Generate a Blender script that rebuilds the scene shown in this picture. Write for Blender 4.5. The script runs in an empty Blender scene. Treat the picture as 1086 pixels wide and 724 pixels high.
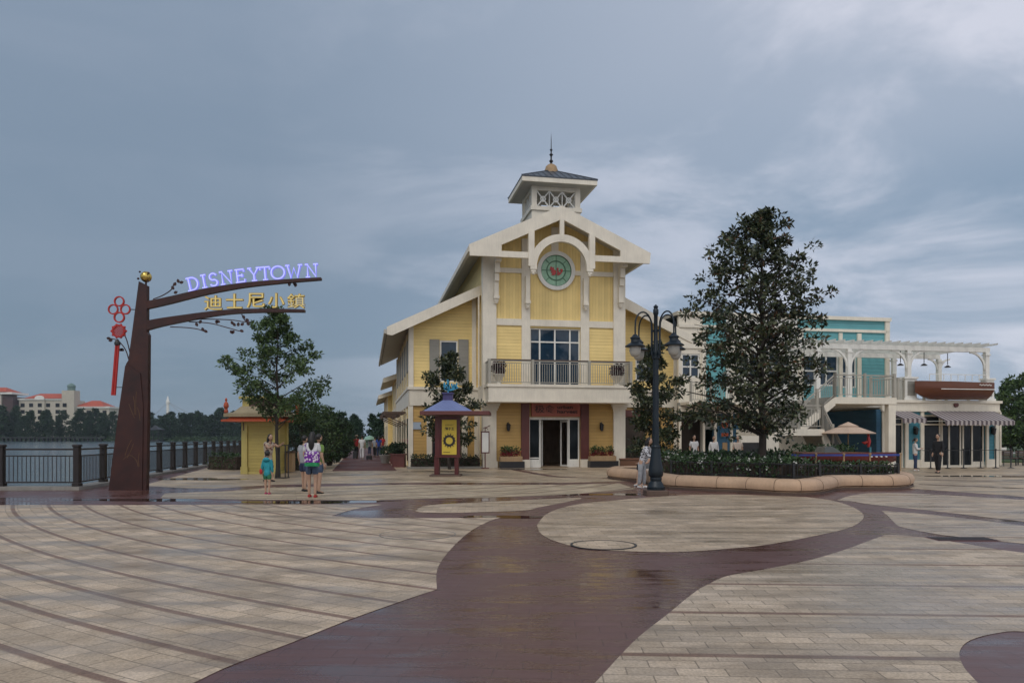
import bpy, math, random
import numpy as np
from mathutils import Vector, Matrix
R = math.radians
scn = bpy.context.scene
COL = scn.collection
# ------------------------------------------------------------------ camera
F = 800.0; W0, H0 = 1086.0, 724.0; HOR = 463.0; EYE = 1.6
cam = bpy.data.cameras.new('camera'); camo = bpy.data.objects.new('camera', cam); COL.objects.link(camo)
cam.sensor_width = 36; cam.lens = 36 * F / W0; cam.shift_y = (HOR - H0 / 2) / W0
cam.clip_end = 6000; cam.clip_start = 0.1
camo.location = (0, 0, EYE); camo.rotation_euler = (R(90), 0, 0)
scn.camera = camo
# ------------------------------------------------------------------ world, sun, exposure
scn.view_settings.view_transform = 'Standard'; scn.view_settings.look = 'None'
scn.view_settings.exposure = 0.32; scn.view_settings.gamma = 1.0
scn.view_settings.use_curve_mapping = False
SUN_EL, SUN_AZ = R(52), R(205)          # azimuth measured clockwise from +Y (north)
wd = bpy.data.worlds.new('World'); scn.world = wd; wd.use_nodes = True
nt = wd.node_tree; nt.nodes.clear()
def N(t, k, **kw):
    n = t.nodes.new(k)
    for a, b in kw.items():
        if a.startswith('i_'):
            n.inputs[a[2:].replace('_', ' ')].default_value = b
        else: setattr(n, a, b)
    return n
def mathn(t, op, a, b=None, clamp=False):
    n = t.nodes.new('ShaderNodeMath'); n.operation = op; n.use_clamp = clamp
    for i, x in enumerate((a, b)):
        if x is None: continue
        if isinstance(x, (int, float)): n.inputs[i].default_value = x
        else: t.links.new(x, n.inputs[i])
    return n.outputs[0]
def mixc(t, f, a, b, bt='MIX'):
    n = t.nodes.new('ShaderNodeMix'); n.data_type = 'RGBA'; n.blend_type = bt; n.clamp_factor = True
    for i, x in ((0, f), (6, a), (7, b)):
        if isinstance(x, (int, float)): n.inputs[i].default_value = x
        elif isinstance(x, (tuple, list)): n.inputs[i].default_value = tuple(x) + ((1,) if len(x) == 3 else ())
        else: t.links.new(x, n.inputs[i])
    return n.outputs[2]
def ramp(t, f, stops, interp='LINEAR'):
    n = t.nodes.new('ShaderNodeValToRGB'); n.color_ramp.interpolation = interp
    e = n.color_ramp.elements
    while len(e) < len(stops): e.new(0.5)
    for i, (p, c) in enumerate(stops):
        e[i].position = p
        e[i].color = (c, c, c, 1) if isinstance(c, (int, float)) else tuple(c) + (1,)
    t.links.new(f, n.inputs[0]); return n.outputs[0]
sky = N(nt, 'ShaderNodeTexSky', sky_type='NISHITA', sun_disc=False, sun_elevation=SUN_EL, sun_rotation=SUN_AZ)
tc = N(nt, 'ShaderNodeTexCoord'); sp = N(nt, 'ShaderNodeSeparateXYZ'); nt.links.new(tc.outputs['Generated'], sp.inputs[0])
# cloud deck: direction projected onto a flat layer, so clouds compress to streaks near the horizon
zz = mathn(nt, 'ADD', mathn(nt, 'MAXIMUM', sp.outputs[2], 0.0), 0.22)
cx = mathn(nt, 'DIVIDE', sp.outputs[0], zz); cy = mathn(nt, 'DIVIDE', sp.outputs[1], zz)
cv = N(nt, 'ShaderNodeCombineXYZ'); nt.links.new(cx, cv.inputs[0]); nt.links.new(cy, cv.inputs[1])
mp = N(nt, 'ShaderNodeMapping'); nt.links.new(cv.outputs[0], mp.inputs[0])
mp.inputs['Rotation'].default_value = (0, 0, R(-40)); mp.inputs['Scale'].default_value = (0.75, 1.15, 1)
mp.inputs['Location'].default_value = (3.1, 1.7, 0)
n1 = N(nt, 'ShaderNodeTexNoise', i_Scale=1.35, i_Detail=8.0, i_Roughness=0.58, i_Distortion=0.6); nt.links.new(mp.outputs[0], n1.inputs['Vector'])
n2 = N(nt, 'ShaderNodeTexNoise', i_Scale=0.55, i_Detail=3.0, i_Roughness=0.5); nt.links.new(mp.outputs[0], n2.inputs['Vector'])
c1 = ramp(nt, n1.outputs[0], [(0.40, 0.0), (0.62, 1.0)], 'EASE')
c2 = ramp(nt, n2.outputs[0], [(0.3, 0.0), (0.7, 1.0)])
sidef = mathn(nt, 'MULTIPLY', mathn(nt, 'ADD', sp.outputs[0], 0.30), 1.5, clamp=True)     # clouds thin and brighten to the right
upf = mathn(nt, 'MULTIPLY', sp.outputs[2], 2.0, clamp=True)
base = mixc(nt, sidef, (1.36, 1.95, 2.6), (1.8, 2.6, 3.55))
base = mixc(nt, mathn(nt, 'MULTIPLY', upf, 0.55), base, (2.3, 2.85, 3.75))
lit = mathn(nt, 'MULTIPLY', mathn(nt, 'ADD', mathn(nt, 'MULTIPLY', c1, 0.70), mathn(nt, 'MULTIPLY', c2, 0.50)), mathn(nt, 'ADD', mathn(nt, 'MULTIPLY', sidef, 0.92), 0.08), clamp=True)
cl = mixc(nt, lit, base, (5.3, 5.5, 6.3))
back = mathn(nt, 'MULTIPLY', mathn(nt, 'ADD', mathn(nt, 'MULTIPLY', sp.outputs[1], -1.0), 0.12), mathn(nt, 'ADD', mathn(nt, 'MULTIPLY', sp.outputs[2], 1.6), 0.15, clamp=True), clamp=True)  # thinner cloud round the hidden sun, behind the viewer; dimmed low to darken facades
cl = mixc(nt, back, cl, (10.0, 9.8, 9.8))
cl = mixc(nt, 0.06, cl, sky.outputs[0])
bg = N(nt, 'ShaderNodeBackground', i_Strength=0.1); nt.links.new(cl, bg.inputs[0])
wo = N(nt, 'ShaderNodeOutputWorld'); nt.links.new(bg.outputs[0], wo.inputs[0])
sl = bpy.data.lights.new('sun', 'SUN'); sl.energy = 0.6; sl.angle = R(20); sl.color = (1.0, 0.95, 0.88)
so = bpy.data.objects.new('sun', sl); COL.objects.link(so)
sd = Vector((math.sin(SUN_AZ) * math.cos(SUN_EL), math.cos(SUN_AZ) * math.cos(SUN_EL), math.sin(SUN_EL)))
so.rotation_euler = sd.to_track_quat('Z', 'Y').to_euler(); so.location = (0, -10, 30)

# ------------------------------------------------------------------ placing
def at(px, py, Y): return Vector(((px - 543) / F * Y, Y, EYE + (HOR - py) / F * Y))
def G(px, py):
    Y = EYE * F / (py - HOR); return ((px - 543) / F * Y, Y)
AN = R(10.9); CA, SA = math.cos(AN), math.sin(AN); BX, BY = 2.07, 39.5
def Ux(px, v):
    k = (px - 543) / F
    return (k * (BY + v * CA) - BX + v * SA) / (CA - k * SA)
def fY(u, v): return BY + u * SA + v * CA
def Zf(py, px, v): return EYE + (HOR - py) / F * fY(Ux(px, v), v)
def Bw(u, v, z=0): return Vector((BX + u * CA - v * SA, BY + u * SA + v * CA, z))

# ------------------------------------------------------------------ mesh builder
class MB:
    def __init__(s): s.v = []; s.f = []; s.m = []; s.mi = 0
    def add(s, vs, fs):
        n = len(s.v); s.v += [tuple(p) for p in vs]; s.f += [tuple(i + n for i in f) for f in fs]; s.m += [s.mi] * len(fs); return s
    def box(s, x0, x1, y0, y1, z0, z1):
        return s.add([(x0,y0,z0),(x1,y0,z0),(x1,y1,z0),(x0,y1,z0),(x0,y0,z1),(x1,y0,z1),(x1,y1,z1),(x0,y1,z1)],
              [(0,3,2,1),(4,5,6,7),(0,1,5,4),(1,2,6,5),(2,3,7,6),(3,0,4,7)])
    def bbox(s, x0, x1, y0, y1, z0, z1, b=0.01):
        # box with chamfered vertical and top edges
        vs = []; fs = []
        def ring(z, i): 
            a, c, d, e = x0+i, x1-i, y0+i, y1-i
            k = b
            return [(a+k,d,z),(c-k,d,z),(c,d+k,z),(c,e-k,z),(c-k,e,z),(a+k,e,z),(a,e-k,z),(a,d+k,z)]
        rs = [ring(z0,0), ring(z1-b,0), ring(z1,b)]
        for r in rs: vs += r
        for j in range(2):
            for i in range(8): fs.append((j*8+i, j*8+(i+1)%8, j*8+8+(i+1)%8, j*8+8+i))
        fs.append(tuple(range(16,24))); fs.append(tuple(reversed(range(8))))
        return s.add(vs, fs)
    def hull8(s, p): return s.add(p, [(0,3,2,1),(4,5,6,7),(0,1,5,4),(1,2,6,5),(2,3,7,6),(3,0,4,7)])
    def beam(s, a, b, w, h, up=(0,0,1)):
        a = Vector(a); b = Vector(b); d = (b - a).normalized(); up = Vector(up)
        if abs(d.dot(up)) > 0.98: up = Vector((0,1,0))
        sx = d.cross(up).normalized() * w / 2; sy = sx.cross(d).normalized() * h / 2
        return s.hull8([a-sx-sy, a+sx-sy, b+sx-sy, b-sx-sy, a-sx+sy, a+sx+sy, b+sx+sy, b-sx+sy])
    def prism_xz(s, pts, y0, y1):
        n = len(pts); ar = sum(pts[i][0]*pts[(i+1)%n][1]-pts[(i+1)%n][0]*pts[i][1] for i in range(n))
        if ar < 0: pts = pts[::-1]
        vs = [(x,y0,z) for x,z in pts] + [(x,y1,z) for x,z in pts]
        fs = [tuple(range(n)), tuple(reversed(range(n,2*n)))] + [((i+1)%n, i, i+n, (i+1)%n+n) for i in range(n)]
        return s.add(vs, fs)
    def prism_xy(s, pts, z0, z1):
        n = len(pts); ar = sum(pts[i][0]*pts[(i+1)%n][1]-pts[(i+1)%n][0]*pts[i][1] for i in range(n))
        if ar < 0: pts = pts[::-1]
        vs = [(x,y,z0) for x,y in pts] + [(x,y,z1) for x,y in pts]
        fs = [tuple(reversed(range(n))), tuple(range(n,2*n))] + [(i, (i+1)%n, (i+1)%n+n, i+n) for i in range(n)]
        return s.add(vs, fs)
    def ribbon_xz(s, pts, w, y0, y1, closed=False):
        # 2D polyline with width w in the xz plane, extruded y0..y1
        n = len(pts); L = []; Rr = []
        for i in range(n):
            if closed: p, q = pts[(i-1)%n], pts[(i+1)%n]
            else: p, q = pts[max(i-1,0)], pts[min(i+1,n-1)]
            dx, dz = q[0]-p[0], q[1]-p[1]; l = math.hypot(dx,dz) or 1
            nx, nz = -dz/l*w/2, dx/l*w/2
            L.append((pts[i][0]+nx, pts[i][1]+nz)); Rr.append((pts[i][0]-nx, pts[i][1]-nz))
        m = n if closed else n-1
        for i in range(m):
            j = (i+1) % n
            s.prism_xz([L[i], L[j], Rr[j], Rr[i]], y0, y1)
        return s
    def tube(s, pts, r, seg=8, cap=True):
        pts = [Vector(p) for p in pts]; n = len(pts)
        rs = r if isinstance(r, (list, tuple)) else [r]*n
        vs = []; fs = []; prev = None
        for i in range(n):
            d = (pts[min(i+1,n-1)] - pts[max(i-1,0)]).normalized()
            if prev is None:
                a = d.cross(Vector((0,0,1))); 
                if a.length < 0.05: a = d.cross(Vector((0,1,0)))
            else: a = prev - d * prev.dot(d)
            a.normalize(); prev = a; b = d.cross(a)
            for k in range(seg):
                t = 2*math.pi*k/seg; vs.append(pts[i] + (a*math.cos(t) + b*math.sin(t))*rs[i])
        for i in range(n-1):
            for k in range(seg):
                k2 = (k+1)%seg; fs.append((i*seg+k, i*seg+k2, (i+1)*seg+k2, (i+1)*seg+k))
        if cap: fs.append(tuple(reversed(range(seg)))); fs.append(tuple(range((n-1)*seg, n*seg)))
        return s.add(vs, fs)
    def lathe(s, c, prof, seg=16, sx=1, sy=1):
        vs = []; fs = []; n = len(prof)
        for r, z in prof:
            for k in range(seg):
                t = 2*math.pi*k/seg; vs.append((c[0]+r*sx*math.cos(t), c[1]+r*sy*math.sin(t), c[2]+z))
        for i in range(n-1):
            for k in range(seg):
                k2=(k+1)%seg; fs.append((i*seg+k, i*seg+k2, (i+1)*seg+k2, (i+1)*seg+k))
        fs.append(tuple(reversed(range(seg)))); fs.append(tuple(range((n-1)*seg, n*seg)))
        return s.add(vs, fs)
    def ball(s, c, rx, ry=None, rz=None, seg=12, ring=8):
        ry = ry or rx; rz = rz or rx
        return s.lathe(c, [(max(1e-4,math.sin(math.pi*i/ring))*rx, -math.cos(math.pi*i/ring)*rz) for i in range(ring+1)], seg, 1, ry/rx)
    def ring_xz(s, c, ro, ri, y0, y1, seg=36, a0=0, a1=360):
        st = [R(a0+(a1-a0)*i/seg) for i in range(seg+1)]
        for i in range(seg):
            p = [(c[0]+r*math.cos(t), c[1]+r*math.sin(t)) for r,t in ((ri,st[i]),(ro,st[i]),(ro,st[i+1]),(ri,st[i+1]))]
            s.prism_xz(p, y0, y1)
        return s
    def xform(s, M):
        s.v = [tuple(M @ Vector(p)) for p in s.v]; return s
def mesh_obj(name, mb, mats, parent=None, off=(0,0,0), smooth=False):
    me = bpy.data.meshes.new(name)
    v = np.array(mb.v, dtype=np.float64).reshape(-1,3) - np.array(off)
    me.from_pydata(v.tolist(), [], mb.f)
    if not isinstance(mats, (list,tuple)): mats = [mats]
    for m in mats: me.materials.append(m)
    if len(mats) > 1: me.polygons.foreach_set('material_index', mb.m)
    if smooth:
        me.polygons.foreach_set('use_smooth', [True]*len(me.polygons))
        try: me.set_sharp_from_angle(angle=R(40))
        except Exception: pass
    me.update()
    o = bpy.data.objects.new(name, me); COL.objects.link(o)
    if parent: o.parent = parent
    return o
class Thing:
    def __init__(s, name, label, cat, off=(0,0,0), frame=False, group=None):
        s.off = Vector(off); o = bpy.data.objects.new(name, None); COL.objects.link(o); o.empty_display_size = 0.3
        if frame: o.location = Bw(*off); o.rotation_euler = (0,0,AN)
        else: o.location = off
        o['label'] = label; o['category'] = cat
        if group: o['group'] = group
        s.o = o
    def part(s, name, mb, mat, parent=None, smooth=False, label=None):
        p = mesh_obj(name, mb, mat, parent or s.o, s.off, smooth)
        if label: p['label'] = label
        return p
def single(name, label, cat, mb, mat, group=None, frame=False, off=(0,0,0), smooth=False):
    o = mesh_obj(name, mb, mat, None, off, smooth)
    if frame: o.location = Bw(*off); o.rotation_euler = (0,0,AN)
    else: o.location = off
    o['label'] = label; o['category'] = cat
    if group: o['group'] = group
    return o
def struct(name, mb, mat, frame=False):
    o = mesh_obj(name, mb, mat)
    if frame: o.location = Bw(0,0,0); o.rotation_euler = (0,0,AN)
    o['kind'] = 'structure'; return o
def copy_tree(o, loc, rz=0, scale=None, label=None):
    def rec(a, par):
        c = a.copy(); COL.objects.link(c)
        if par: c.parent = par
        for ch in a.children: rec(ch, c)
        return c
    c = rec(o, None); c.location = loc; c.rotation_euler = (0,0,rz)
    if scale: c.scale = scale
    if label: c['label'] = label
    return c

# ------------------------------------------------------------------ materials
def newmat(name):
    m = bpy.data.materials.new(name); m.use_nodes = True; t = m.node_tree
    b = t.nodes['Principled BSDF']; return m, t, b
def pos(t, kind='Object'):
    n = t.nodes.new('ShaderNodeTexCoord'); return n.outputs[kind]
def noise(t, v, sc, det=4, rough=0.55, scale3=None):
    if scale3:
        m = t.nodes.new('ShaderNodeMapping'); m.inputs['Scale'].default_value = scale3; t.links.new(v, m.inputs[0]); v = m.outputs[0]
    n = N(t, 'ShaderNodeTexNoise', i_Scale=sc, i_Detail=float(det), i_Roughness=rough); t.links.new(v, n.inputs['Vector']); return n.outputs[0]
def bump(t, b, h, dist=0.01, st=0.5):
    n = N(t, 'ShaderNodeBump', i_Strength=st, i_Distance=dist); t.links.new(h, n.inputs['Height']); t.links.new(n.outputs[0], b.inputs['Normal'])
def mul(c, k): return tuple(x*k for x in c)
_mc = {}
def paint(name, c, rough=0.55, var=0.18, sc=1.6, streak=True, metal=0.0, bmp=0.002, spec=0.5):
    m, t, b = newmat(name); p = pos(t)
    a = noise(t, p, sc, 5)
    s_ = noise(t, p, 3.0, 4, 0.6, (6, 6, 0.5)) if streak else noise(t, p, 9, 3)
    f = mathn(t, 'ADD', mathn(t, 'MULTIPLY', a, 0.6), mathn(t, 'MULTIPLY', s_, 0.4))
    f = ramp(t, f, [(0.36, 0.0), (0.62, 1.0)])
    t.links.new(mixc(t, f, mul(c, 1-var), mul(c, 1+var*0.45)), b.inputs['Base Color'])
    b.inputs['Roughness'].default_value = rough; b.inputs['Metallic'].default_value = metal
    b.inputs['Specular IOR Level'].default_value = spec
    if bmp: bump(t, b, noise(t, p, 40, 3), bmp, 0.4)
    return m
def board(name, c, step=0.16, axis=2, depth=0.02, rough=0.6):
    m, t, b = newmat(name); p = pos(t)
    sx = N(t, 'ShaderNodeSeparateXYZ'); t.links.new(p, sx.inputs[0])
    if axis == 2: q = mathn(t, 'DIVIDE', sx.outputs[2], step)
    else: q = mathn(t, 'DIVIDE', mathn(t, 'ADD', sx.outputs[0], sx.outputs[1]), step)
    fr = mathn(t, 'FRACT', q)
    if axis == 2: h = mathn(t, 'SUBTRACT', 1.0, fr); gap = ramp(t, fr, [(0.0, 1.0), (0.05, 1.0), (0.12, 0.0)])
    else:
        h = ramp(t, fr, [(0.0, 0.0), (0.1, 1.0), (0.9, 1.0), (1.0, 0.0)]); gap = ramp(t, fr, [(0.0, 1.0), (0.12, 0.0)])
    fl = N(t, 'ShaderNodeTexWhiteNoise', noise_dimensions='1D'); t.links.new(mathn(t, 'FLOOR', q), fl.inputs['W'])
    a = noise(t, p, 1.1, 5); v = mathn(t, 'ADD', mathn(t, 'MULTIPLY', a, 0.75), mathn(t, 'MULTIPLY', fl.outputs[0], 0.25))
    c0 = mixc(t, ramp(t, v, [(0.3, 0.0), (0.65, 1.0)]), mul(c, 0.89), mul(c, 1.06))
    t.links.new(mixc(t, mathn(t, 'MULTIPLY', gap, 0.35), c0, mul(c, 0.45)), b.inputs['Base Color'])
    b.inputs['Roughness'].default_value = rough; bump(t, b, h, depth, 0.9); return m
def glass(name, c=(0.012, 0.02, 0.028), rough=0.06, spec=0.8):
    m, t, b = newmat(name); p = pos(t)
    t.links.new(mixc(t, noise(t, p, 1.7, 3), mul(c, 0.5), mul(c, 1.6)), b.inputs['Base Color'])
    b.inputs['Roughness'].default_value = rough; b.inputs['Specular IOR Level'].default_value = spec
    bump(t, b, noise(t, p, 1.2, 1), 0.006, 0.25); return m
def emit(name, c, st, base=None):
    m, t, b = newmat(name); b.inputs['Base Color'].default_value = tuple(base or c)+(1,)
    b.inputs['Emission Color'].default_value = tuple(c)+(1,); b.inputs['Emission Strength'].default_value = st; return m
def leafmat(name, c, c2, rough=0.45, trans=0.15):
    m, t, b = newmat(name)
    g = t.nodes.new('ShaderNodeNewGeometry')
    p = pos(t); a = noise(t, p, 1.3, 3)
    f = mathn(t, 'ADD', mathn(t, 'MULTIPLY', g.outputs['Random Per Island'], 0.6), mathn(t, 'MULTIPLY', a, 0.55))
    t.links.new(ramp(t, f, [(0.2, mul(c, 0.6)), (0.55, c), (0.93, c2)]), b.inputs['Base Color'])
    b.inputs['Roughness'].default_value = rough; b.inputs['Specular IOR Level'].default_value = 0.35
    b.inputs['Subsurface Weight'].default_value = 0.0
    return m
M = {}
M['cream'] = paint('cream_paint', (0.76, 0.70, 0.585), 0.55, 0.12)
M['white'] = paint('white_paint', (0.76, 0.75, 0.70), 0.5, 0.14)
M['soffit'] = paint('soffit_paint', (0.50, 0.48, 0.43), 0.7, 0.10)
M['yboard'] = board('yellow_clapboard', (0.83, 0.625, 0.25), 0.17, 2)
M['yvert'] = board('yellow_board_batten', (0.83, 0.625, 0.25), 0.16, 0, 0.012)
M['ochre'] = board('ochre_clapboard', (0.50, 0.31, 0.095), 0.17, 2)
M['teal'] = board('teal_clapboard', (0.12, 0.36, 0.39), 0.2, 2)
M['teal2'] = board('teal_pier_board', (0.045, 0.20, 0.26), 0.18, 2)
M['blue'] = board('blue_clapboard', (0.022, 0.095, 0.17), 0.18, 2)
M['roof'] = board('dark_standing_seam_roof', (0.055, 0.065, 0.07), 0.4, 0, 0.03, 0.4)
M['roofblue'] = board('slate_blue_seam_roof', (0.05, 0.06, 0.075), 0.3, 0, 0.03, 0.4)
M['shutter'] = board('grey_shutter', (0.25, 0.24, 0.21), 0.07, 2, 0.012)
M['glass'] = glass('dark_window_glass', (0.012,0.015,0.018), 0.1, 0.22)
M['glassb'] = glass('blue_reflecting_glass', (0.015, 0.035, 0.06), 0.04, 0.5)
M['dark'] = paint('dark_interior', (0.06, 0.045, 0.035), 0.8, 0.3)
M['maroon'] = paint('maroon_panel', (0.12, 0.035, 0.03), 0.5, 0.2)
M['signred'] = paint('salmon_sign_board', (0.32, 0.085, 0.055), 0.5, 0.15)
M['black'] = paint('black_metal', (0.018, 0.018, 0.02), 0.45, 0.25)
M['bronze'] = paint('dark_bronze_rail', (0.018, 0.013, 0.012), 0.5, 0.25)
M['greyrail'] = paint('grey_green_rail', (0.36, 0.34, 0.29), 0.5, 0.15)
M['lampblue'] = paint('blue_grey_lamp_metal', (0.006, 0.014, 0.022), 0.42, 0.25, metal=0.2)
M['globe'] = paint('frosted_lamp_glass', (0.42, 0.41, 0.37), 0.35, 0.12, streak=False)
M['rust'] = None
M['stone'] = paint('tan_cast_stone', (0.50, 0.335, 0.215), 0.6, 0.16, 2.2, bmp=0.004)
M['stone2'] = paint('grey_stone_kerb', (0.25, 0.235, 0.21), 0.7, 0.2, 2.2)
M['brownstone'] = paint('brown_plinth', (0.10, 0.062, 0.045), 0.6, 0.2)
M['wood'] = paint('varnished_wood', (0.19, 0.055, 0.022), 0.3, 0.35, 1.0)
M['hull'] = paint('dark_red_hull', (0.11, 0.016, 0.014), 0.25, 0.25)
M['bark'] = paint('bark', (0.045, 0.035, 0.027), 0.85, 0.4, 6, bmp=0.02)
M['red'] = paint('red_enamel', (0.42, 0.02, 0.015), 0.35, 0.2)
M['orange'] = paint('orange_red_eave', (0.42, 0.075, 0.025), 0.5, 0.2)
M['kred'] = paint('kiosk_red', (0.085, 0.01, 0.01), 0.4, 0.2)
M['kpurple'] = board('violet_blue_roof_sheet', (0.17, 0.21, 0.40), 0.22, 0, 0.01, 0.4)
M['poster'] = paint('yellow_poster', (0.62, 0.46, 0.05), 0.5, 0.12, streak=False)
M['boothy'] = board('booth_yellow_panel', (0.40, 0.315, 0.09), 0.13, 2, 0.01)
M['boothf'] = paint('booth_yellow_frame', (0.46, 0.38, 0.12), 0.5, 0.15)
M['gold'] = paint('polished_gold', (0.62, 0.45, 0.12), 0.2, 0.2, metal=0.9)
M['skin'] = paint('skin', (0.42, 0.26, 0.18), 0.55, 0.08, 6, False, bmp=0)
M['hair'] = paint('black_hair', (0.012, 0.01, 0.009), 0.5, 0.3, 12, False)
def cloth(name, c, r=0.85): return paint(name, c, r, 0.22, 7, False, bmp=0.004)
M['soil'] = paint('soil', (0.05, 0.035, 0.025), 0.9, 0.4, 6)
M['terracotta'] = paint('clay_pot', (0.22, 0.10, 0.06), 0.7, 0.2)
M['troughtan'] = paint('tan_trough', (0.36, 0.24, 0.13), 0.7, 0.2)
M['canvas'] = paint('tan_canvas', (0.52, 0.38, 0.28), 0.8, 0.12)
M['lf_mag'] = leafmat('magnolia_leaf', (0.020, 0.033, 0.013), (0.12, 0.13, 0.06), 0.35)
M['lf_brown'] = leafmat('rusty_leaf_back', (0.07, 0.035, 0.018), (0.13, 0.065, 0.03), 0.6)
M['lf_mid'] = leafmat('fresh_leaf', (0.042, 0.08, 0.024), (0.13, 0.19, 0.065), 0.5)
M['lf_dark'] = leafmat('dark_leaf', (0.014, 0.03, 0.013), (0.042, 0.07, 0.028), 0.55)
M['lf_hedge'] = leafmat('hedge_leaf', (0.022, 0.05, 0.016), (0.06, 0.11, 0.035), 0.5)
M['lf_far'] = leafmat('far_leaf', (0.018, 0.042, 0.02), (0.045, 0.085, 0.04), 0.8)
M['lf_red'] = leafmat('red_flower', (0.16, 0.012, 0.02), (0.30, 0.03, 0.05), 0.6)
M['lf_plum'] = leafmat('plum_leaf', (0.05, 0.018, 0.028), (0.10, 0.04, 0.05), 0.6)
M['lf_white'] = leafmat('white_flower', (0.5, 0.5, 0.46), (0.7, 0.7, 0.66), 0.6)

def rustmat():
    m, t, b = newmat('rust_brown_steel'); p = pos(t)
    a = noise(t, p, 2.2, 8, 0.65); c = ramp(t, a, [(0.3, (0.020, 0.007, 0.006)), (0.5, (0.038, 0.011, 0.009)), (0.72, (0.060, 0.019, 0.013))])
    t.links.new(c, b.inputs['Base Color']); t.links.new(ramp(t, a, [(0.3, 0.35), (0.7, 0.6)]), b.inputs['Roughness'])
    b.inputs['Metallic'].default_value = 0.15
    bump(t, b, noise(t, p, 18, 5), 0.006, 0.5); return m
M['rust'] = rustmat()
# paving: shared wetness and staining
def paving(name, c, coords, bw, bh, stripe=None, wet=0.5, tint=(0.17, 0.10, 0.075), jo=0.006, var=0.22):
    """coords(t)->vector for the brick pattern; stripe(t)->0..1 mask of brown bands"""
    m, t, b = newmat(name); P = N(t, 'ShaderNodeNewGeometry').outputs['Position']
    v = coords(t, P)
    br = N(t, 'ShaderNodeTexBrick', offset=0.5, i_Scale=1.0, i_Mortar_Size=jo, i_Mortar_Smooth=0.3, i_Bias=0.0, i_Brick_Width=bw, i_Row_Height=bh)
    t.links.new(v, br.inputs['Vector'])
    br.inputs['Color1'].default_value = tuple(mul(c, 1-var))+(1,); br.inputs['Color2'].default_value = tuple(mul(c, 1+var*0.6))+(1,)
    br.inputs['Mortar'].default_value = tuple(mul(c, 0.50))+(1,)
    col = br.outputs['Color']
    if stripe: col = mixc(t, stripe(t, P, v), col, tint)
    big = noise(t, P, 0.35, 6, 0.62); med = noise(t, P, 1.7, 6, 0.65); fine = noise(t, P, 45, 3, 0.7)
    spk = noise(t, P, 9, 4, 0.7)
    col = mixc(t, ramp(t, fine, [(0.3, 0.0), (0.7, 0.55)]), col, mul(c, 0.45), 'MULTIPLY') if False else mixc(t, 0.5, col, mixc(t, ramp(t, fine, [(0.35, 0.0), (0.65, 1.0)]), (0.55,)*3, (1.4,)*3), 'MULTIPLY')
    col = mixc(t, 0.75, col, ramp(t, med, [(0.3, (0.66, 0.60, 0.52)), (0.5, (1.0, 0.97, 0.92)), (0.72, (1.15, 1.15, 1.18))]), 'MULTIPLY')
    stre = noise(t, P, 1.3, 5, 0.6, (0.30, 1.5, 1)); col = mixc(t, 0.9, col, ramp(t, stre, [(0.34, (0.66, 0.62, 0.60)), (0.52, (1.0, 0.99, 0.98)), (0.7, (1.10, 1.09, 1.10))]), 'MULTIPLY')
    col = mixc(t, ramp(t, spk, [(0.60, 0.0), (0.74, 0.35)]), col, mul(c, 0.35))
    wetf = ramp(t, mathn(t, 'ADD', mathn(t, 'MULTIPLY', big, 0.4), mathn(t, 'MULTIPLY', stre, -0.6)), [(0.0, 0.0), (1.0, 1.0)])
    wetf = ramp(t, mathn(t, 'ADD', mathn(t, 'MULTIPLY', big, 0.5), mathn(t, 'MULTIPLY', mathn(t,'SUBTRACT',1.0,stre), 0.5)), [(0.44, 0.0), (0.58, 1.0)])
    col = mixc(t, mathn(t, 'MULTIPLY', wetf, 0.35*wet), col, mul(c, 0.5))
    t.links.new(col, b.inputs['Base Color'])
    rg = mathn(t, 'SUBTRACT', 0.66, mathn(t, 'MULTIPLY', wetf, 0.48*wet)); t.links.new(rg, b.inputs['Roughness'])
    b.inputs['Specular IOR Level'].default_value = 0.4
    h = mathn(t, 'SUBTRACT', mathn(t, 'MULTIPLY', fine, 0.35), mathn(t, 'MULTIPLY', br.outputs['Fac'], 1.2)); bump(t, b, h, 0.006, 0.5)
    return m
def polar(cx, cy, RR, wob=0.0):
    def f(t, P):
        s = N(t, 'ShaderNodeVectorMath', operation='SUBTRACT'); t.links.new(P, s.inputs[0]); s.inputs[1].default_value = (cx, cy, 0)
        q = N(t, 'ShaderNodeSeparateXYZ'); t.links.new(s.outputs[0], q.inputs[0])
        r = mathn(t, 'SQRT', mathn(t, 'ADD', mathn(t, 'MULTIPLY', q.outputs[0], q.outputs[0]), mathn(t, 'MULTIPLY', q.outputs[1], q.outputs[1])))
        a = mathn(t, 'MULTIPLY', mathn(t, 'ARCTAN2', q.outputs[1], q.outputs[0]), RR)
        c = N(t, 'ShaderNodeCombineXYZ'); t.links.new(a, c.inputs[0]); t.links.new(r, c.inputs[1]); return c.outputs[0]
    return f
def flat(ang=0):
    def f(t, P):
        m = t.nodes.new('ShaderNodeMapping'); m.inputs['Rotation'].default_value = (0,0,R(ang)); t.links.new(P, m.inputs[0]); return m.outputs[0]
    return f
def ringstripe(step, ph, wd_, soft=0.02):
    def f(t, P, v):
        q = N(t, 'ShaderNodeSeparateXYZ'); t.links.new(v, q.inputs[0])
        fr = mathn(t, 'FRACT', mathn(t, 'DIVIDE', mathn(t, 'SUBTRACT', q.outputs[1], ph), step))
        return ramp(t, fr, [(0.0, 0.85), (wd_, 0.85), (wd_+soft, 0.0)])
    return f
CRM = (0.51, 0.41, 0.305)
M['pv_left'] = paving('cream_pavers_ring', CRM, polar(15.69, 34.96, 33.0), 0.30, 0.2323, ringstripe(0.697, 30.25, 0.10, 0.035), 0.8)
M['pv_circle'] = paving('cream_pavers_disc', (0.47, 0.375, 0.275), flat(-2), 0.30, 0.15, None, 0.9)
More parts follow.
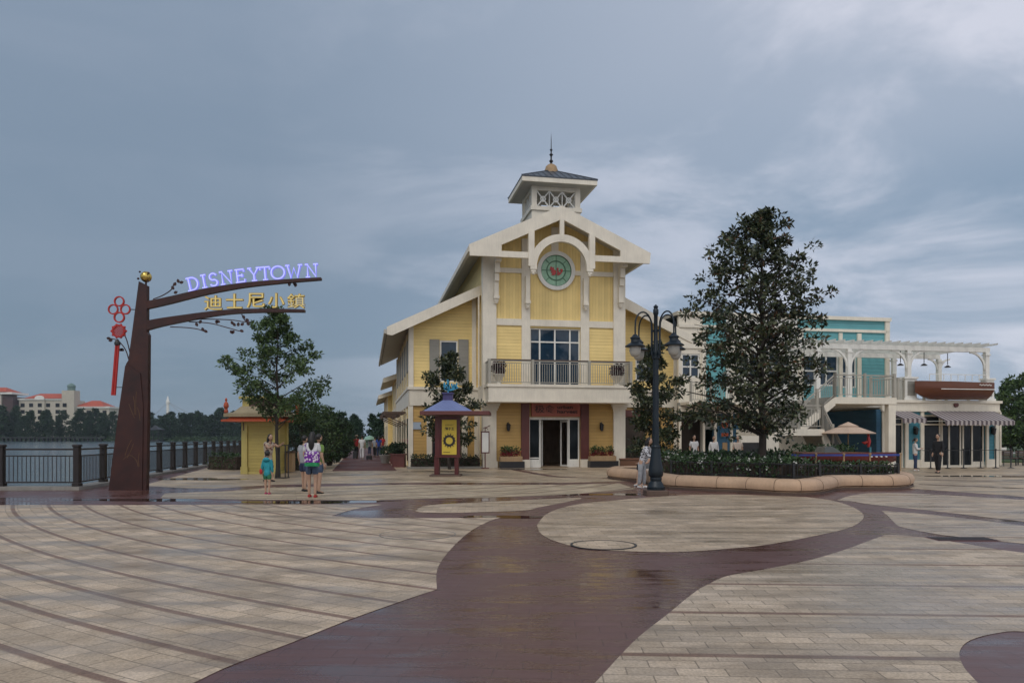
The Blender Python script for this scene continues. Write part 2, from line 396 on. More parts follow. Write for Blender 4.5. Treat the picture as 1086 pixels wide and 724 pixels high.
M['pv_right'] = paving('cream_pavers_rows', (0.47, 0.385, 0.295), flat(3), 0.34, 0.17, ringstripe(1.36, 0.1, 0.05, .03), 0.95)
M['pv_far'] = paving('tan_pavers_far', (0.46, 0.37, 0.265), flat(11), 0.6, 0.6, None, 0.8)
M['pv_band'] = paving('cream_pavers_arcs', (0.46, 0.38, 0.27), polar(-9.0, 31.0, 8.0), 0.5, 0.3, ringstripe(1.2, 0.2, 0.12), 0.6)
M['pv_brick'] = paving('red_brick_path', (0.13, 0.045, 0.032), flat(11), 0.22, 0.11, None, 0.5)
def maroonpave():
    m, t, b = newmat('maroon_paving'); P = N(t, 'ShaderNodeNewGeometry').outputs['Position']
    big = noise(t, P, 0.45, 6, 0.6); med = noise(t, P, 2.2, 6, 0.65, (0.5, 2.2, 1)); fine = noise(t, P, 60, 3, 0.7)
    c = ramp(t, mathn(t, 'ADD', mathn(t, 'MULTIPLY', big, 0.45), mathn(t, 'MULTIPLY', med, 0.55)), [(0.34, (0.060, 0.024, 0.016)), (0.5, (0.105, 0.045, 0.038)), (0.66, (0.145, 0.072, 0.064))])
    c = mixc(t, 0.5, c, mixc(t, fine, (0.6,)*3, (1.4,)*3), 'MULTIPLY')
    br = N(t, 'ShaderNodeTexBrick', offset=0.5, i_Scale=1.0, i_Mortar_Size=0.006, i_Mortar_Smooth=0.5, i_Brick_Width=0.4, i_Row_Height=0.2)
    mm = t.nodes.new('ShaderNodeMapping'); mm.inputs['Rotation'].default_value = (0,0,R(3)); t.links.new(P, mm.inputs[0]); t.links.new(mm.outputs[0], br.inputs['Vector'])
    c = mixc(t, mathn(t, 'MULTIPLY', br.outputs['Fac'], 0.35), c, (0.02, 0.01, 0.008))
    t.links.new(c, b.inputs['Base Color'])
    w = ramp(t, mathn(t, 'ADD', mathn(t, 'MULTIPLY', big, 0.55), mathn(t, 'MULTIPLY', med, 0.45)), [(0.38, 0.06), (0.45, 0.20), (0.52, 0.38), (0.65, 0.52)])
    t.links.new(w, b.inputs['Roughness']); b.inputs['Specular IOR Level'].default_value = 0.55
    wm = ramp(t, w, [(0.08, 0.0), (0.34, 1.0)])
    bump(t, b, mathn(t, 'MULTIPLY', mathn(t, 'ADD', mathn(t, 'MULTIPLY', fine, 0.4), mathn(t, 'MULTIPLY', br.outputs['Fac'], -0.8)), wm), 0.005, 0.4)
    return m
M['pv_dark'] = maroonpave()
def grassmat():
    m, t, b = newmat('grass_ground'); P = N(t, 'ShaderNodeNewGeometry').outputs['Position']
    a = noise(t, P, 0.2, 6, 0.7); c = ramp(t, a, [(0.3, (0.03, 0.05, 0.018)), (0.7, (0.07, 0.10, 0.035))]); t.links.new(c, b.inputs['Base Color'])
    b.inputs['Roughness'].default_value = 0.9; bump(t, b, noise(t, P, 8, 5), 0.05, 0.7); return m
M['grass'] = grassmat()
def watermat():
    m, t, b = newmat('lake_water'); P = N(t, 'ShaderNodeNewGeometry').outputs['Position']
    b.inputs['Base Color'].default_value = (0.045, 0.075, 0.08, 1); b.inputs['Roughness'].default_value = 0.12
    h = mathn(t, 'ADD', noise(t, P, 1.2, 5, 0.6, (0.35, 1.6, 1)), mathn(t, 'MULTIPLY', noise(t, P, 0.25, 3, 0.6, (0.4, 1.5, 1)), 1.5))
    bump(t, b, h, 0.10, 0.8); return m
M['water'] = watermat()
M['lead'] = paint('hotel_wall', (0.50, 0.46, 0.38), 0.8, 0.12)
M['hroof'] = board('red_tile_roof', (0.42, 0.085, 0.045), 1.2, 0, 0.05, 0.7)
M['verd'] = paint('verdigris_dome', (0.14, 0.22, 0.20), 0.6, 0.2)

exec_sections = True
# ------------------------------------------------------------------ ground, lake, banks
def FX(Y): return -13.2 - 0.193 * (Y - 22.9)
g = MB().prism_xy([(-90,-25),(75,-25),(75,78),(FX(78)-.25,78),(FX(22.6)-.25,22.6),(-90,22.6)], -1.6, 0.0); struct('plaza', g, M['pv_dark'])
g = MB().prism_xy([(FX(78)-.25,78),(75,78),(75,-25),(2300,-25),(2300,409),(FX(409),409)], -1.6, -0.012); struct('ground', g, M['grass'])
g = MB().add([(-2300,408,-.62),(2300,408,-.62),(2300,412,-.1),(-2300,412,-.1),(2300,2500,.4),(-2300,2500,.4)], [(0,1,2,3),(3,2,4,5)]); struct('far_bank', g, M['grass'])
g = MB().add([(-2300,-60,-.7),(2300,-60,-.7),(2300,411,-.7),(-2300,411,-.7)], [(0,1,2,3)]); struct('lake_water', g, M['water'])
def smoothpts(P, it=2):
    for _ in range(it):
        Q = []
        n = len(P)
        for i in range(n):
            a, b = P[i], P[(i+1)%n]
            Q += [(a[0]*.75+b[0]*.25, a[1]*.75+b[1]*.25), (a[0]*.25+b[0]*.75, a[1]*.25+b[1]*.75)]
        P = Q
    return P
def sheet(name, P, mat, z=0.004, px=True, sm=0):
    W = [G(*p) for p in P] if px else P
    if sm: W = smoothpts(W, sm)
    if sum(W[i][0]*W[(i+1)%len(W)][1]-W[(i+1)%len(W)][0]*W[i][1] for i in range(len(W))) < 0: W = W[::-1]
    from mathutils.geometry import tessellate_polygon
    vs = [Vector((x,y,z)) for x,y in W]; tr = tessellate_polygon([vs])
    fs = []
    for a,b,c in tr:
        n = (vs[b]-vs[a]).cross(vs[c]-vs[a]); fs.append((a,b,c) if n.z > 0 else (a,c,b))
    return struct(name, MB().add(vs, fs), mat)
def cr(P, n=4):
    # Catmull-Rom through open pixel polyline
    out = []
    for i in range(len(P)-1):
        p0, p1, p2, p3 = P[max(i-1,0)], P[i], P[i+1], P[min(i+2,len(P)-1)]
        for k in range(n):
            t = k/n
            out.append(tuple(0.5*((2*p1[j])+(-p0[j]+p2[j])*t+(2*p0[j]-5*p1[j]+4*p2[j]-p3[j])*t*t+(-p0[j]+3*p1[j]-3*p2[j]+p3[j])*t**3) for j in (0,1)))
    return out + [P[-1]]
L_ = [(-900,536)] + [(130,535.5),(250,534.8),(406,534.6)] + cr([(406,535),(375,540),(352,547)]) + [(392,549.3),(445,549.3),(510,549)] + cr([(531,548.6),(518,553),(500,562.6),(483.6,576.5),(468.8,594),(463,607.6),(463.5,625)]) + cr([(463.5,625),(427,637),(368,658),(309,681.5),(250,703.7),(207,723.5),(60,800)])
L_ += [(-300,1000),(-900,1000)]
sheet('pavement', L_, M['pv_left'])
sheet('pavement', cr([(440,541.6),(455,535.5),(510.5,532.3),(566,529.6),(615.5,527.8),(604,531.5),(571,538),(554.7,541.2),(483,543.6),(450,543.4),(440,541.6)],4)[:-1], M['pv_circle'])
sheet('pavement', cr([(569.5,557),(577,547),(591.7,539.6),(618,533.7),(654,530.3),(683,527.5),(725,525),(772,524.2),(814,525.2),(858,527.2),(888,532),(908.6,539.6),(916,548.4),(902.7,558.8),(867,567.7),(814,577.5),(772,581.8),(719,585.2),(665.6,584.5),(618,581),(588.7,573.6),(574,566),(569.5,557)],4)[:-1], M['pv_circle'])
Rz = cr([(560,800),(631.6,723.5),(654,699),(677,675.6),(707,652),(736.5,628),(754,618),(772,610.5),(814,603),(858,594),(897,582.4),(932,569.5),(944,567.3),(973.7,569),(997,572),(1050.5,581),(1086,586),(1300,612)])
Rz += [(2200,700),(2200,900)] + [(1200,900)] + cr([(1060,760),(1036,723),(1021,705),(1018,690),(1030,678.5),(1059.4,671),(1086,669.7),(1150,675),(1250,700)]) + [(1350,760),(1300,900),(1260,1000),(300,1000)]
Rz = cr([(560,800),(631.6,723.5),(654,699),(677,675.6),(707,652),(736.5,628),(754,618),(772,610.5),(814,603),(858,594),(897,582.4),(932,569.5),(944,567.3),(973.7,569),(997,572),(1050.5,581),(1086,586),(1300,612)]) + [(2200,720),(1600,730),(1250,705)] + cr([(1150,676),(1086,669.7),(1059.4,671),(1030,678.5),(1018,690),(1021,705),(1036,723),(1100,790),(1200,900)]) + [(300,1000)]
sheet('pavement', Rz, M['pv_right'])
sheet('pavement', cr([(935,541.5),(991,546),(1086,557.5),(1300,586)]) + [(1500,612),(1300,598)] + cr([(1086,576.5),(1027,570.3),(991.4,566),(956,558.8),(948.5,554),(941,546.5)]), M['pv_right'])
sheet('pavement', cr([(888,530.5),(900,526),(923.4,522.8),(968,523),(1027,526.3),(1086,529.8),(1300,545)]) + [(1500,575)] + cr([(1300,577),(1086,553),(991,541.8),(932,535.8),(903,531.5)]), M['pv_right'])
FW = [G(*p) for p in [(150,515),(200,517.6),(226,518),(290,514),(430,511.8),(593,511.8),(657,510.5),(700,509),(800,512),(930,517),(968,518),(1086,526.5),(1300,541)]]
sheet('pavement', FW + [(70,14),(70,74),(FX(74)+.5,74),(FX(40)+.5,40)], M['pv_far'], px=False)
sheet('pavement', [(170,528),(300,530),(400,530.2),(427,529.2),(510,527.6),(566,525.8),(621,523.2),(648,520.8),(675,518.4),(657,512.4),(593,513.8),(430,513.8),(290,516.6),(235,521),(175,523)], M['pv_band'])
# brick promenade running along the left flank of the yellow building
U0, U1 = Ux(357,-2), Ux(420,-2)
def WQ(u, v): w = Bw(u, v); return (w.x, w.y)
sheet('path', [WQ(Ux(352,-2.4),-2.4), WQ(Ux(421,-2.4),-2.4), WQ(Ux(421,-2.4)-.3,70), WQ(Ux(352,-2.4)-.3,70)], M['pv_brick'], z=0.010, px=False)
# thin brown inlay line in front of the shop door
def strip(name, P, w, mat, z):
    W = [Vector(G(*p)) for p in P]; a = []; b = []
    for i in range(len(W)):
        d = (W[min(i+1,len(W)-1)]-W[max(i-1,0)]).normalized(); n = Vector((-d.y,d.x))*w/2; a.append(tuple(W[i]+n)); b.append(tuple(W[i]-n))
    return sheet(name, a + b[::-1], mat, z, px=False)
strip('paving_line', cr([(543.6,497.4),(565.7,501.6),(588,505),(621,506.5),(662,506.5)]), 0.4, M['pv_dark'], 0.009)
strip('paving_line', cr([(300,506),(380,503.5),(470,503.5),(560,507.5)]), 0.12, M['pv_dark'], 0.009)
strip('paving_line', cr([(980,508.6),(1030,509.6),(1086,511.5)]), 0.2, M['pv_dark'], 0.009)
strip('paving_line', cr([(975,513.5),(1030,515.6),(1086,518)]), 0.3, M['pv_dark'], 0.009)
# shallow rain puddles left on the paving
def puddlemat(name, c):
    m, t, b = newmat(name); P = N(t, 'ShaderNodeNewGeometry').outputs['Position']
    t.links.new(mixc(t, noise(t, P, 2.5, 4), mul(c,.7), mul(c,1.2)), b.inputs['Base Color']); b.inputs['Roughness'].default_value = .03; b.inputs['Specular IOR Level'].default_value = .5
    bump(t, b, noise(t, P, 3, 2), .002, .12); return m
pmd = puddlemat('puddle_on_maroon', (0.040,0.018,0.013)); pml = puddlemat('puddle_on_cream', (0.20,0.155,0.11))
def puddle(px, py, rx, ry, seed, mat, z):
    r = random.Random(seed); x, y = G(px, py); n = 26; ph = [r.random()*6.28 for _ in range(4)]; P = []
    for i in range(n):
        a = 2*math.pi*i/n; k = 1+.22*math.sin(2*a+ph[0])+.16*math.sin(3*a+ph[1])+.10*math.sin(5*a+ph[2])+.06*math.sin(8*a+ph[3]); P.append((x+rx*k*math.cos(a), y+ry*k*math.sin(a)))
    sheet('puddle', P, mat, z, px=False)
puddle(660,590,.9,.25,3,pmd,.003) if False else None
puddle(1005,571,1.0,.3,4,pmd,.0035) if False else None
puddle(150,530,1.9,.35,5,pmd,.003); puddle(330,532,2.4,.28,6,pmd,.003); puddle(560,548,1.2,.3,7,pmd,.003); puddle(640,524,1.6,.35,8,pmd,.003)
puddle(210,508,1.6,.8,9,pml,.0065); puddle(560,497.5,1.8,.5,10,pml,.0125); puddle(1040,505,2.0,.6,11,pml,.0125); puddle(470,500,1.6,.5,12,pml,.0125)
# manhole covers: pavers set in a ring frame
def manhole(px, py, r, label, dark):
    x, y = G(px, py)
    t = Thing('manhole_cover', label, 'manhole cover', (x, y, 0.004), group=None)
    rw_ = .035 if dark else .012
    mb = MB(); sg = 40
    for i in range(sg):
        a0, a1 = 2*math.pi*i/sg, 2*math.pi*(i+1)/sg
        p = [(x+q*math.cos(a), y+q*math.sin(a)) for q,a in ((r,a0),(r,a1),(r-rw_,a1),(r-rw_,a0))]
        mb.prism_xy(p, 0.004, 0.014)
    t.part('rim', mb, M['black'] if dark else M['stone2'])
    t.part('cover', MB().lathe((x,y,0.002), [(r-rw_-.002,0),(r-rw_-.002,0.008)], 40), M['pv_circle'] if dark else M['pv_left'])
manhole(640, 578, 0.49, 'round paver-filled manhole cover straddling the cream disc and maroon band', True)
manhole(443, 567, 0.62, 'round manhole cover sunk in the cream striped pavers left of the maroon path', False)
# grate
x, y = G(1020, 571.5)
gt = Thing('drain_grate', 'long rusty drain grate wet with puddle at the right of the plaza', 'drain grate', (x,y,0))
mb = MB().box(x-.48,x+.48,y-.22,y+.22,0.001,0.007); gt.part('frame', mb, M['maroon'])
mb = MB()
for i in range(4): mb.box(x-.45,x+.45,y-.17+i*.1,y-.13+i*.1,0.0075,0.014)
gt.part('bar', mb, M['black'])

# ------------------------------------------------------------------ lakeside railing
rl = Thing('lakeside_railing', 'dark bronze lakeside railing with square posts and thin upright bars', 'railing', (FX(22.9),22.9,0))
def rpost(x, y):
    rl.part('post', MB().bbox(x-.085,x+.085,y-.085,y+.085,0.1,1.30,.01).bbox(x-.11,x+.11,y-.11,y+.11,1.30,1.37,.02).bbox(x-.11,x+.11,y-.11,y+.11,0.1,.2,.01), M['bronze'])
def rpanel(a, b):
    a = Vector((*a,0)); b = Vector((*b,0)); d = (b-a).normalized(); a2 = a+d*.1; b2 = b-d*.1; m = MB()
    for z,h in ((1.22,.05),(1.02,.035),(.22,.04)): m.beam(a2+Vector((0,0,z)), b2+Vector((0,0,z)), .045, h)
    n = int((b2-a2).length/.125)
    for i in range(1,n):
        p = a2+(b2-a2)*i/n; m.beam(p+Vector((0,0,.22)), p+Vector((0,0,1.02)), .016,.016)
    rl.part('railing_panel', m, M['bronze'])
pts = [(-13.2-2.3*i, 22.9) for i in range(6,0,-1)] + [(FX(22.9+2.27*i), 22.9+2.27*i) for i in range(20)]
for i,p in enumerate(pts):
    rpost(*p)
    if i < len(pts)-1: rpanel(p, pts[i+1])
k = MB().box(-60,-13.0,22.65,23.15,-.3,.1); kk=MB()
a=Vector((FX(22.9),23.15,0)); 
kk.prism_xy([(FX(23.15)-.25,23.152),(FX(23.15)+.25,23.152),(FX(76)+.25,76),(FX(76)-.25,76)], -.3, .1)
k.v += []; struct('kerb', k, M['stone2']); struct('kerb', kk, M['stone2'])

# ------------------------------------------------------------------ yellow gabled building (frame coordinates u,v,z)
YB = Thing('yellow_building', 'two-storey yellow clapboard building with cream gable, green round window and balcony', 'building', (0,0,0), True)
def wallholes(u0,u1,z0,z1,holes,v,th=.25):
    """front wall as boxes around rectangular holes, front face at v"""
    us = sorted({u0,u1,*[h[0] for h in holes],*[h[1] for h in holes]}); m = MB()
    for i in range(len(us)-1):
        a,b = us[i],us[i+1]; hs = sorted([(h[2],h[3]) for h in holes if h[0] <= a+1e-6 and h[1] >= b-1e-6]); z = z0
        for (p,q) in hs:
            if p > z+1e-4: m.box(a,b,v,v+th,z,p)
            z = q
        if z < z1-1e-4: m.box(a,b,v,v+th,z,z1)
    return m
def pr(x0,x1,y0,y1,v): return (Ux(x0,v), Ux(x1,v), Zf(y1,(x0+x1)/2,v), Zf(y0,(x0+x1)/2,v))
uL, uR = Ux(513,0), Ux(661,0); uc = (uL+uR)/2; HWm = (uR-uL)/2
zA = Zf(218,597,-1.5); zT = 11.08; RH = 4.68; sl_ = (zA-zT)/RH
# openings
dU = pr(562,615.5,348,408,0); dU = (dU[0],dU[1],4.28,dU[3])
dL = pr(561,615.5,442,495.5,0); dL = (dL[0],dL[1],0.0,dL[3])
zmid = Zf(343,590,0); ztrim = Zf(289,590,0)
wl = wallholes(uL+.02,uR-.02,3.4,zmid,[dU],0); YB.part('wall', wl, M['yboard'])
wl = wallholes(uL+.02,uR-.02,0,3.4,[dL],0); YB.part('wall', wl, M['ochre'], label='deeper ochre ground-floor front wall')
m = MB().prism_xz([(uL+.02,zmid),(uR-.02,zmid),(uR-.02,zT+sl_*1.0-.1),(uc,zA-.35),(uL+.02,zT+sl_*1.0-.1)], 0, .25); YB.part('wall', m, M['yvert'], label='upper gable wall of upright boards')
m = MB().box(uL,uL+.25,.25,26,0,zT+.6).box(uR-.25,uR,.25,26,0,zT+.6).box(uL,uR,26,26.2,0,zT+.6); YB.part('wall', m, M['yboard'])
# trims on the front
t = MB()
def tr(x0,x1,y0,y1,v=0,pd=.07):
    a = pr(x0,x1,y0,y1,v); t.box(a[0],a[1],v-pd,v-.003,a[2],a[3])
def trz(x0,x1,z0,z1,v=0,pd=.07): t.box(Ux(x0,v),Ux(x1,v),v-pd,v-.003,z0,z1)
trz(513,526,0,zT+.45,pd=.14); trz(650,661,0,zT+.45,pd=.14)
trz(553,562,4.2,zT+.8,pd=.08); trz(615.5,624.5,4.2,zT+.8,pd=.08)
for a,b in ((526,553),(562,615.5),(624.5,650)):
    trz(a,b,zmid-.17,zmid+.17,pd=.07)
trz(526,553,ztrim-.12,ztrim+.12); trz(624.5,650,ztrim-.12,ztrim+.12); trz(562,572,ztrim-.12,ztrim+.12); trz(608,615.5,ztrim-.12,ztrim+.12)
trz(584.5,592,Zf(268,588,0),zA-.7,pd=.06)
t.box(uL,uL+.14+.0,-.002,.6,0,zT+.3)if False else None
YB.part('trim', t, M['cream'])
# side pilaster returns
t = MB().box(uL-.07,uL-.003,-.14,.35,0,zT+.4).box(uL-.07,uL-.003,1.15,1.55,0,8.2).box(uR+.003,uR+.07,-.14,.35,0,zT+.4); YB.part('corner_trim', t, M['cream'])
# pilaster capitals under the balcony
t = MB()
for x0,x1 in ((513,526),(650,661)):
    a,b = Ux(x0,0),Ux(x1,0)
    t = MB()
    for i in range(4): t.box(a-.05-.05*i,b+.05+.05*i,-.2-.08*i,-.145,2.95+.12*i,2.95+.12*(i+1))
    YB.part('capital', t, M['cream']); YB.part('plinth', MB().box(a-.06,b+.06,-.2,-.145,0,.35), M['cream'])
# main roof
va, vb = -1.5, 26.5
m = MB()
for s in (-1,1):
    P = [(uc,zA-.02),(uc+s*RH,zT-.02),(uc+s*RH,zT-.22),(uc,zA-.24)]
    m.prism_xz(P, va+.15, vb)
rf = YB.part('roof', m, M['roof'])
m = MB()
for s in (-1,1): m.prism_xz([(uc+s*.01,zA-.245),(uc+s*(RH-.03),zT-.225),(uc+s*(RH-.03),zT-.27),(uc+s*.01,zA-.30)], va+.16, vb)
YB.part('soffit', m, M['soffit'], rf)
m = MB()
for s in (-1,1): m.box(uc+s*RH-.06,uc+s*RH+.1,va+.2,vb,zT-.3,zT-.05)
YB.part('gutter', m, M['cream'], rf)
# rake fascia with solid end panels, tie beam, king post, arch
zb = Zf(271.5,515,va); uP = Ux(532,va)-uc     # negative
def low(u): return zA - .68 - sl_*abs(u)
F_ = MB()
for s in (-1,1):
    e = abs(uP)
    F_.prism_xz([(uc,zA),(uc+s*RH*1.01,zT),(uc+s*(RH*1.01-.05),zb),(uc+s*e,zb),(uc+s*e,low(e)),(uc,low(0))], va, va+.14)
YB.part('rake_fascia', F_, M['cream'])
A0 = (uc, Zf(283.5,594.5,va)); ro = (Ux(628.6,va)-Ux(560.5,va))/2; ri = ro-.37
T = MB(); T.ring_xz(A0, ro, ri, va-.02, va+.18, 40, 0, 180)
for s in (-1,1):
    T.box(uc+s*(ro-.2)-.17, uc+s*(ro-.2)+.17, va-.03, va+.19, A0[1]-.15, A0[1]-.002)
    T.box(uc+s*(ro-.09)-.15, uc+s*(ro-.09)+.15, va-.04, va+.2, A0[1], low(ro-.0)+.1)
    T.box(uc+s*(ro-.2)-.12, uc+s*(ro-.2)+.12, va, va+.17, A0[1]-.28, A0[1]-.152)
    T.lathe((uc+s*(ro-.2),va+.08,A0[1]-.42),[(0.02,0),(.08,.03),(.1,.08),(.06,.14)],10)
    a,b = sorted((uc+s*abs(uP),uc+s*(ro+.055))); T.box(a,b,va+.01,va+.15,zb,zb+.3)
T.box(uc-.11,uc+.11,va-.03,va+.16,A0[1]+ri+.1,low(0)+.1)
YB.part('truss', T, M['cream'])
# brackets
for x0,x1,vv in ((523,528,0),(556,561,0),(617,622,0),(654,659,0)):
    a = Ux((x0+x1)/2,0); m = MB(); z1 = Zf(281,a and 590,0) if False else 10.35
    inner = x0 in (556,617)
    zt = 9.9 if inner else 10.45; zl = 8.35 if inner else 8.55
    m.prism_xz([(0,0)]*3, 0, .1) if False else None
    m.box(a-.11,a+.11,-.34,-.145,zl,zt).box(a-.14,a+.14,-.42,-.142,zl+.12,zl+.26)
    m.lathe((a,-.24,zl-.14),[(.02,0),(.09,.03),(.11,.1),(.07,.14)],10)
    if not inner:
        m.box(a-.13,a+.13,-.62,-.344,zt-.5,zt).box(a-.15,a+.15,-.95,-.3,zt+.002,zt+.16); m.box(a-.11,a+.11,-.48,-.344,zt-.9,zt-.503)
    YB.part('bracket', m, M['cream'])
# round window
cwz = Zf(287.3,590,0); cu = Ux(589.5,0); rr = .82
rw = MB().ring_xz((cu,cwz), rr+.2, rr, -.13, -.003, 48); rwo = YB.part('round_window', rw, M['white'])
gm = paint('green_leaded_glass', (0.28,0.50,0.34), .3, .2, 3, False); gd = paint('dark_green_cames', (0.06,0.16,0.09), .5, .2)
YB.part('pane', MB().ring_xz((cu,cwz), rr, .001, -.05, -.004, 48), gm, rwo)
m = MB().ring_xz((cu,cwz), .53,.47,-.075,-.052,40).ring_xz((cu,cwz), rr-.002,rr-.03,-.075,-.052,40)
for i in range(8):
    an = R(45*i+0); m.beam((cu+.03*math.cos(an),-.065,cwz+.03*math.sin(an)),(cu+(rr-.04)*math.cos(an),-.065,cwz+(rr-.04)*math.sin(an)),.03,.024,(0,1,0)) if i%2==0 else m.beam((cu+.54*math.cos(an),-.065,cwz+.54*math.sin(an)),(cu+(rr-.04)*math.cos(an),-.065,cwz+(rr-.04)*math.sin(an)),.03,.024,(0,1,0))
YB.part('came', m, gd, rwo)
m = MB()  # red leafy emblem
def blob(m, pts, y0, y1): m.prism_xz([(cu+x, cwz+z) for x,z in pts], y0, y1)
blob(m, [(-.33,.17),(-.27,.21),(-.2,.14),(-.13,.18),(-.12,.05),(-.02,.0),(.02,-.06),(-.02,-.17),(-.1,-.25),(-.28,-.25),(-.2,-.16),(-.3,-.1),(-.24,-.03),(-.34,.05)], -.10,-.078)
blob(m, [(.03,.12),(.09,.17),(.13,.08),(.1,-.02),(.2,-.1),(.24,.0),(.2,.08),(.3,.1),(.36,.05),(.33,-.06),(.22,-.2),(.1,-.25),(.02,-.22),(.06,-.1)], -.10,-.078)
YB.part('emblem', m, M['red'], rwo)
# upper balcony doors
def glazing(thing, a, v, cols, rows, fw=.07, frame='white', gl='glassb', name='window', parent=None, dep=.12):
    m = MB(); u0,u1,z0,z1 = a
    m.box(u0,u0+fw,v,v+.1,z0,z1).box(u1-fw,u1,v,v+.1,z0,z1).box(u0+fw,u1-fw,v,v+.1,z1-fw,z1).box(u0+fw,u1-fw,v,v+.1,z0,z0+fw)
    for c in cols: m.box(u0+c*(u1-u0)-fw/2,u0+c*(u1-u0)+fw/2,v-.005,v+.095,z0+fw,z1-fw)
    for r_ in rows: m.box(u0+fw,u1-fw,v+.003,v+.09,z0+r_*(z1-z0)-fw/2,z0+r_*(z1-z0)+fw/2)
    f = thing.part(name, m, M[frame], parent)
    thing.part('pane', MB().box(u0+fw*.5,u1-fw*.5,v+.05,v+.07,z0+fw*.5,z1-fw*.5), M[gl], f) if parent is None else None
    return f
glazing(YB, dU, .1, [.20,.5,.80], [.76], .075, name='balcony_door')
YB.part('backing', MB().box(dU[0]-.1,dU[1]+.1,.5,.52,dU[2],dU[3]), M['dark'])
# entrance
u0,u1,_,z1 = dL; W_ = u1-u0
e = MB(); 
for c in (0,.205,.775,.965): e.box(u0+c*W_,u0+c*W_+.07,.1,.2,0,z1)
e.box(u0+.07,u1-.03,.09,.21,z1-.14,z1).box(u0+.07,u0+.205*W_,.11,.19,0,.42).box(u0+.775*W_+.07,u1-.03,.11,.19,0,.42).box(u0+.07,u0+.205*W_,.105,.195,.46,.52)
ent = YB.part('entrance', e, M['white'])
YB.part('pane', MB().box(u0+.07,u0+.205*W_,.14,.15,.42,z1-.14), M['glass'], ent); YB.part('pane', MB().box(u0+.775*W_+.07,u1-.03,.14,.15,.42,z1-.14), M['glass'], ent)
for s,uu in ((1,u0+.205*W_+.08),(-1,u1-.225*W_)):
    d = MB(); b_ = Vector((uu,.22,0)); dd = Vector((s*.32,.8,0)).normalized(); e2 = b_+dd*.62
    for z0_,z1_ in ((0.02,.12),(z1-.26,z1-.16)): d.beam(b_+Vector((0,0,(z0_+z1_)/2)),e2+Vector((0,0,(z0_+z1_)/2)),.05,z1_-z0_)
    for p in (b_,e2): d.beam(p+Vector((0,0,.02)),p+Vector((0,0,z1-.16)),.07,.07,(0,1,0))
    YB.part('door', d, M['white'], ent)
m = MB().box(u0-.6,u1+.6,5.5,5.6,0,3.3).box(u0-.7,u0-.6,.3,5.6,0,3.3).box(u1+.6,u1+.7,.3,5.6,0,3.3).box(u0-.7,u1+.7,.26,5.6,3.3,3.38).box(u0-.7,u1+.7,.26,5.6,.012,.03)
YB.part('interior', m, paint('shop_interior',(0.32,0.22,0.14),.8,.35))
mm_ = MB()
for i in range(6): mm_.box(u0+.55,u0+1.15,1.6,2.1,.15+.2*i,.3+.2*i)
mm_.box(u0+.5,u0+1.2,1.55,2.2,.03,.14); YB.part('counter', mm_, M['brownstone'], ent)
for x0,x1 in ((552.5,561),(615.5,624)):
    YB.part('entrance_pilaster', MB().box(Ux(x0,0),Ux(x1,0),-.12,-.004,.42,3.38), M['maroon'])
    YB.part('plinth', MB().box(Ux(x0,0)-.02,Ux(x1,0)+.02,-.16,-.004,0,.415), M['cream'])
sg = pr(563,614.5,427.5,442,0); sgn = YB.part('shop_sign', MB().bbox(sg[0],sg[1],-.2,-.004,sg[2]+.03,sg[3],.02), M['signred'])
def text_mb(body, size, bold=0.0, ext=.01):
    c = bpy.data.curves.new('lettering','FONT'); c.body = body; c.size = size; c.extrude = ext; c.offset = bold; c.resolution_u = 3
    o = bpy.data.objects.new('lettering', c); COL.objects.link(o)
    dg = bpy.context.evaluated_depsgraph_get(); me = bpy.data.meshes.new_from_object(o.evaluated_get(dg))
    m = MB(); m.v = [(v.co.x, -v.co.z, v.co.y) for v in me.vertices]; m.f = [tuple(p.vertices) for p in me.polygons]; m.m = [0]*len(m.f)
    bpy.data.objects.remove(o); bpy.data.curves.remove(c); bpy.data.meshes.remove(me)
    return m
def fit(m, x0, x1, z0, z1, y):
    xs = [p[0] for p in m.v]; zs = [p[2] for p in m.v]; a,b,c,d = min(xs),max(xs),min(zs),max(zs)
    m.v = [(x0+(p[0]-a)/(b-a)*(x1-x0), y+p[1], z0+(p[2]-c)/(d-c)*(z1-z0)) for p in m.v]; return m
ink = paint('dark_red_ink', (0.045,0.01,0.008), .5, .1); sw, sh = sg[1]-sg[0], sg[3]-sg[2]
YB.part('lettering', fit(text_mb('极食', .5, .004), sg[0]+.06*sw, sg[0]+.47*sw, sg[2]+.28*sh, sg[2]+.86*sh, -.212), ink, sgn)
YB.part('lettering', fit(text_mb('urban', .3, .008), sg[0]+.52*sw, sg[0]+.84*sw, sg[2]+.58*sh, sg[2]+.84*sh, -.212), ink, sgn)
YB.part('lettering', fit(text_mb('harvest', .3, .008), sg[0]+.52*sw, sg[0]+.94*sw, sg[2]+.26*sh, sg[2]+.52*sh, -.212), ink, sgn)
for x in (538.5,637):
    a = Ux(x,0); z = Zf(453,x,0)
    m = MB().box(a-.05,a+.05,-.05,-.004,z-.1,z+.25).tube([(a,-.05,z+.2),(a,-.2,z+.26),(a,-.2,z+.18)],.018).lathe((a,-.2,z-.2),[(.03,0),(.08,.04),(.11,.3),(.13,.32),(.03,.42)],8)
    YB.part('wall_lantern', m, M['black'])
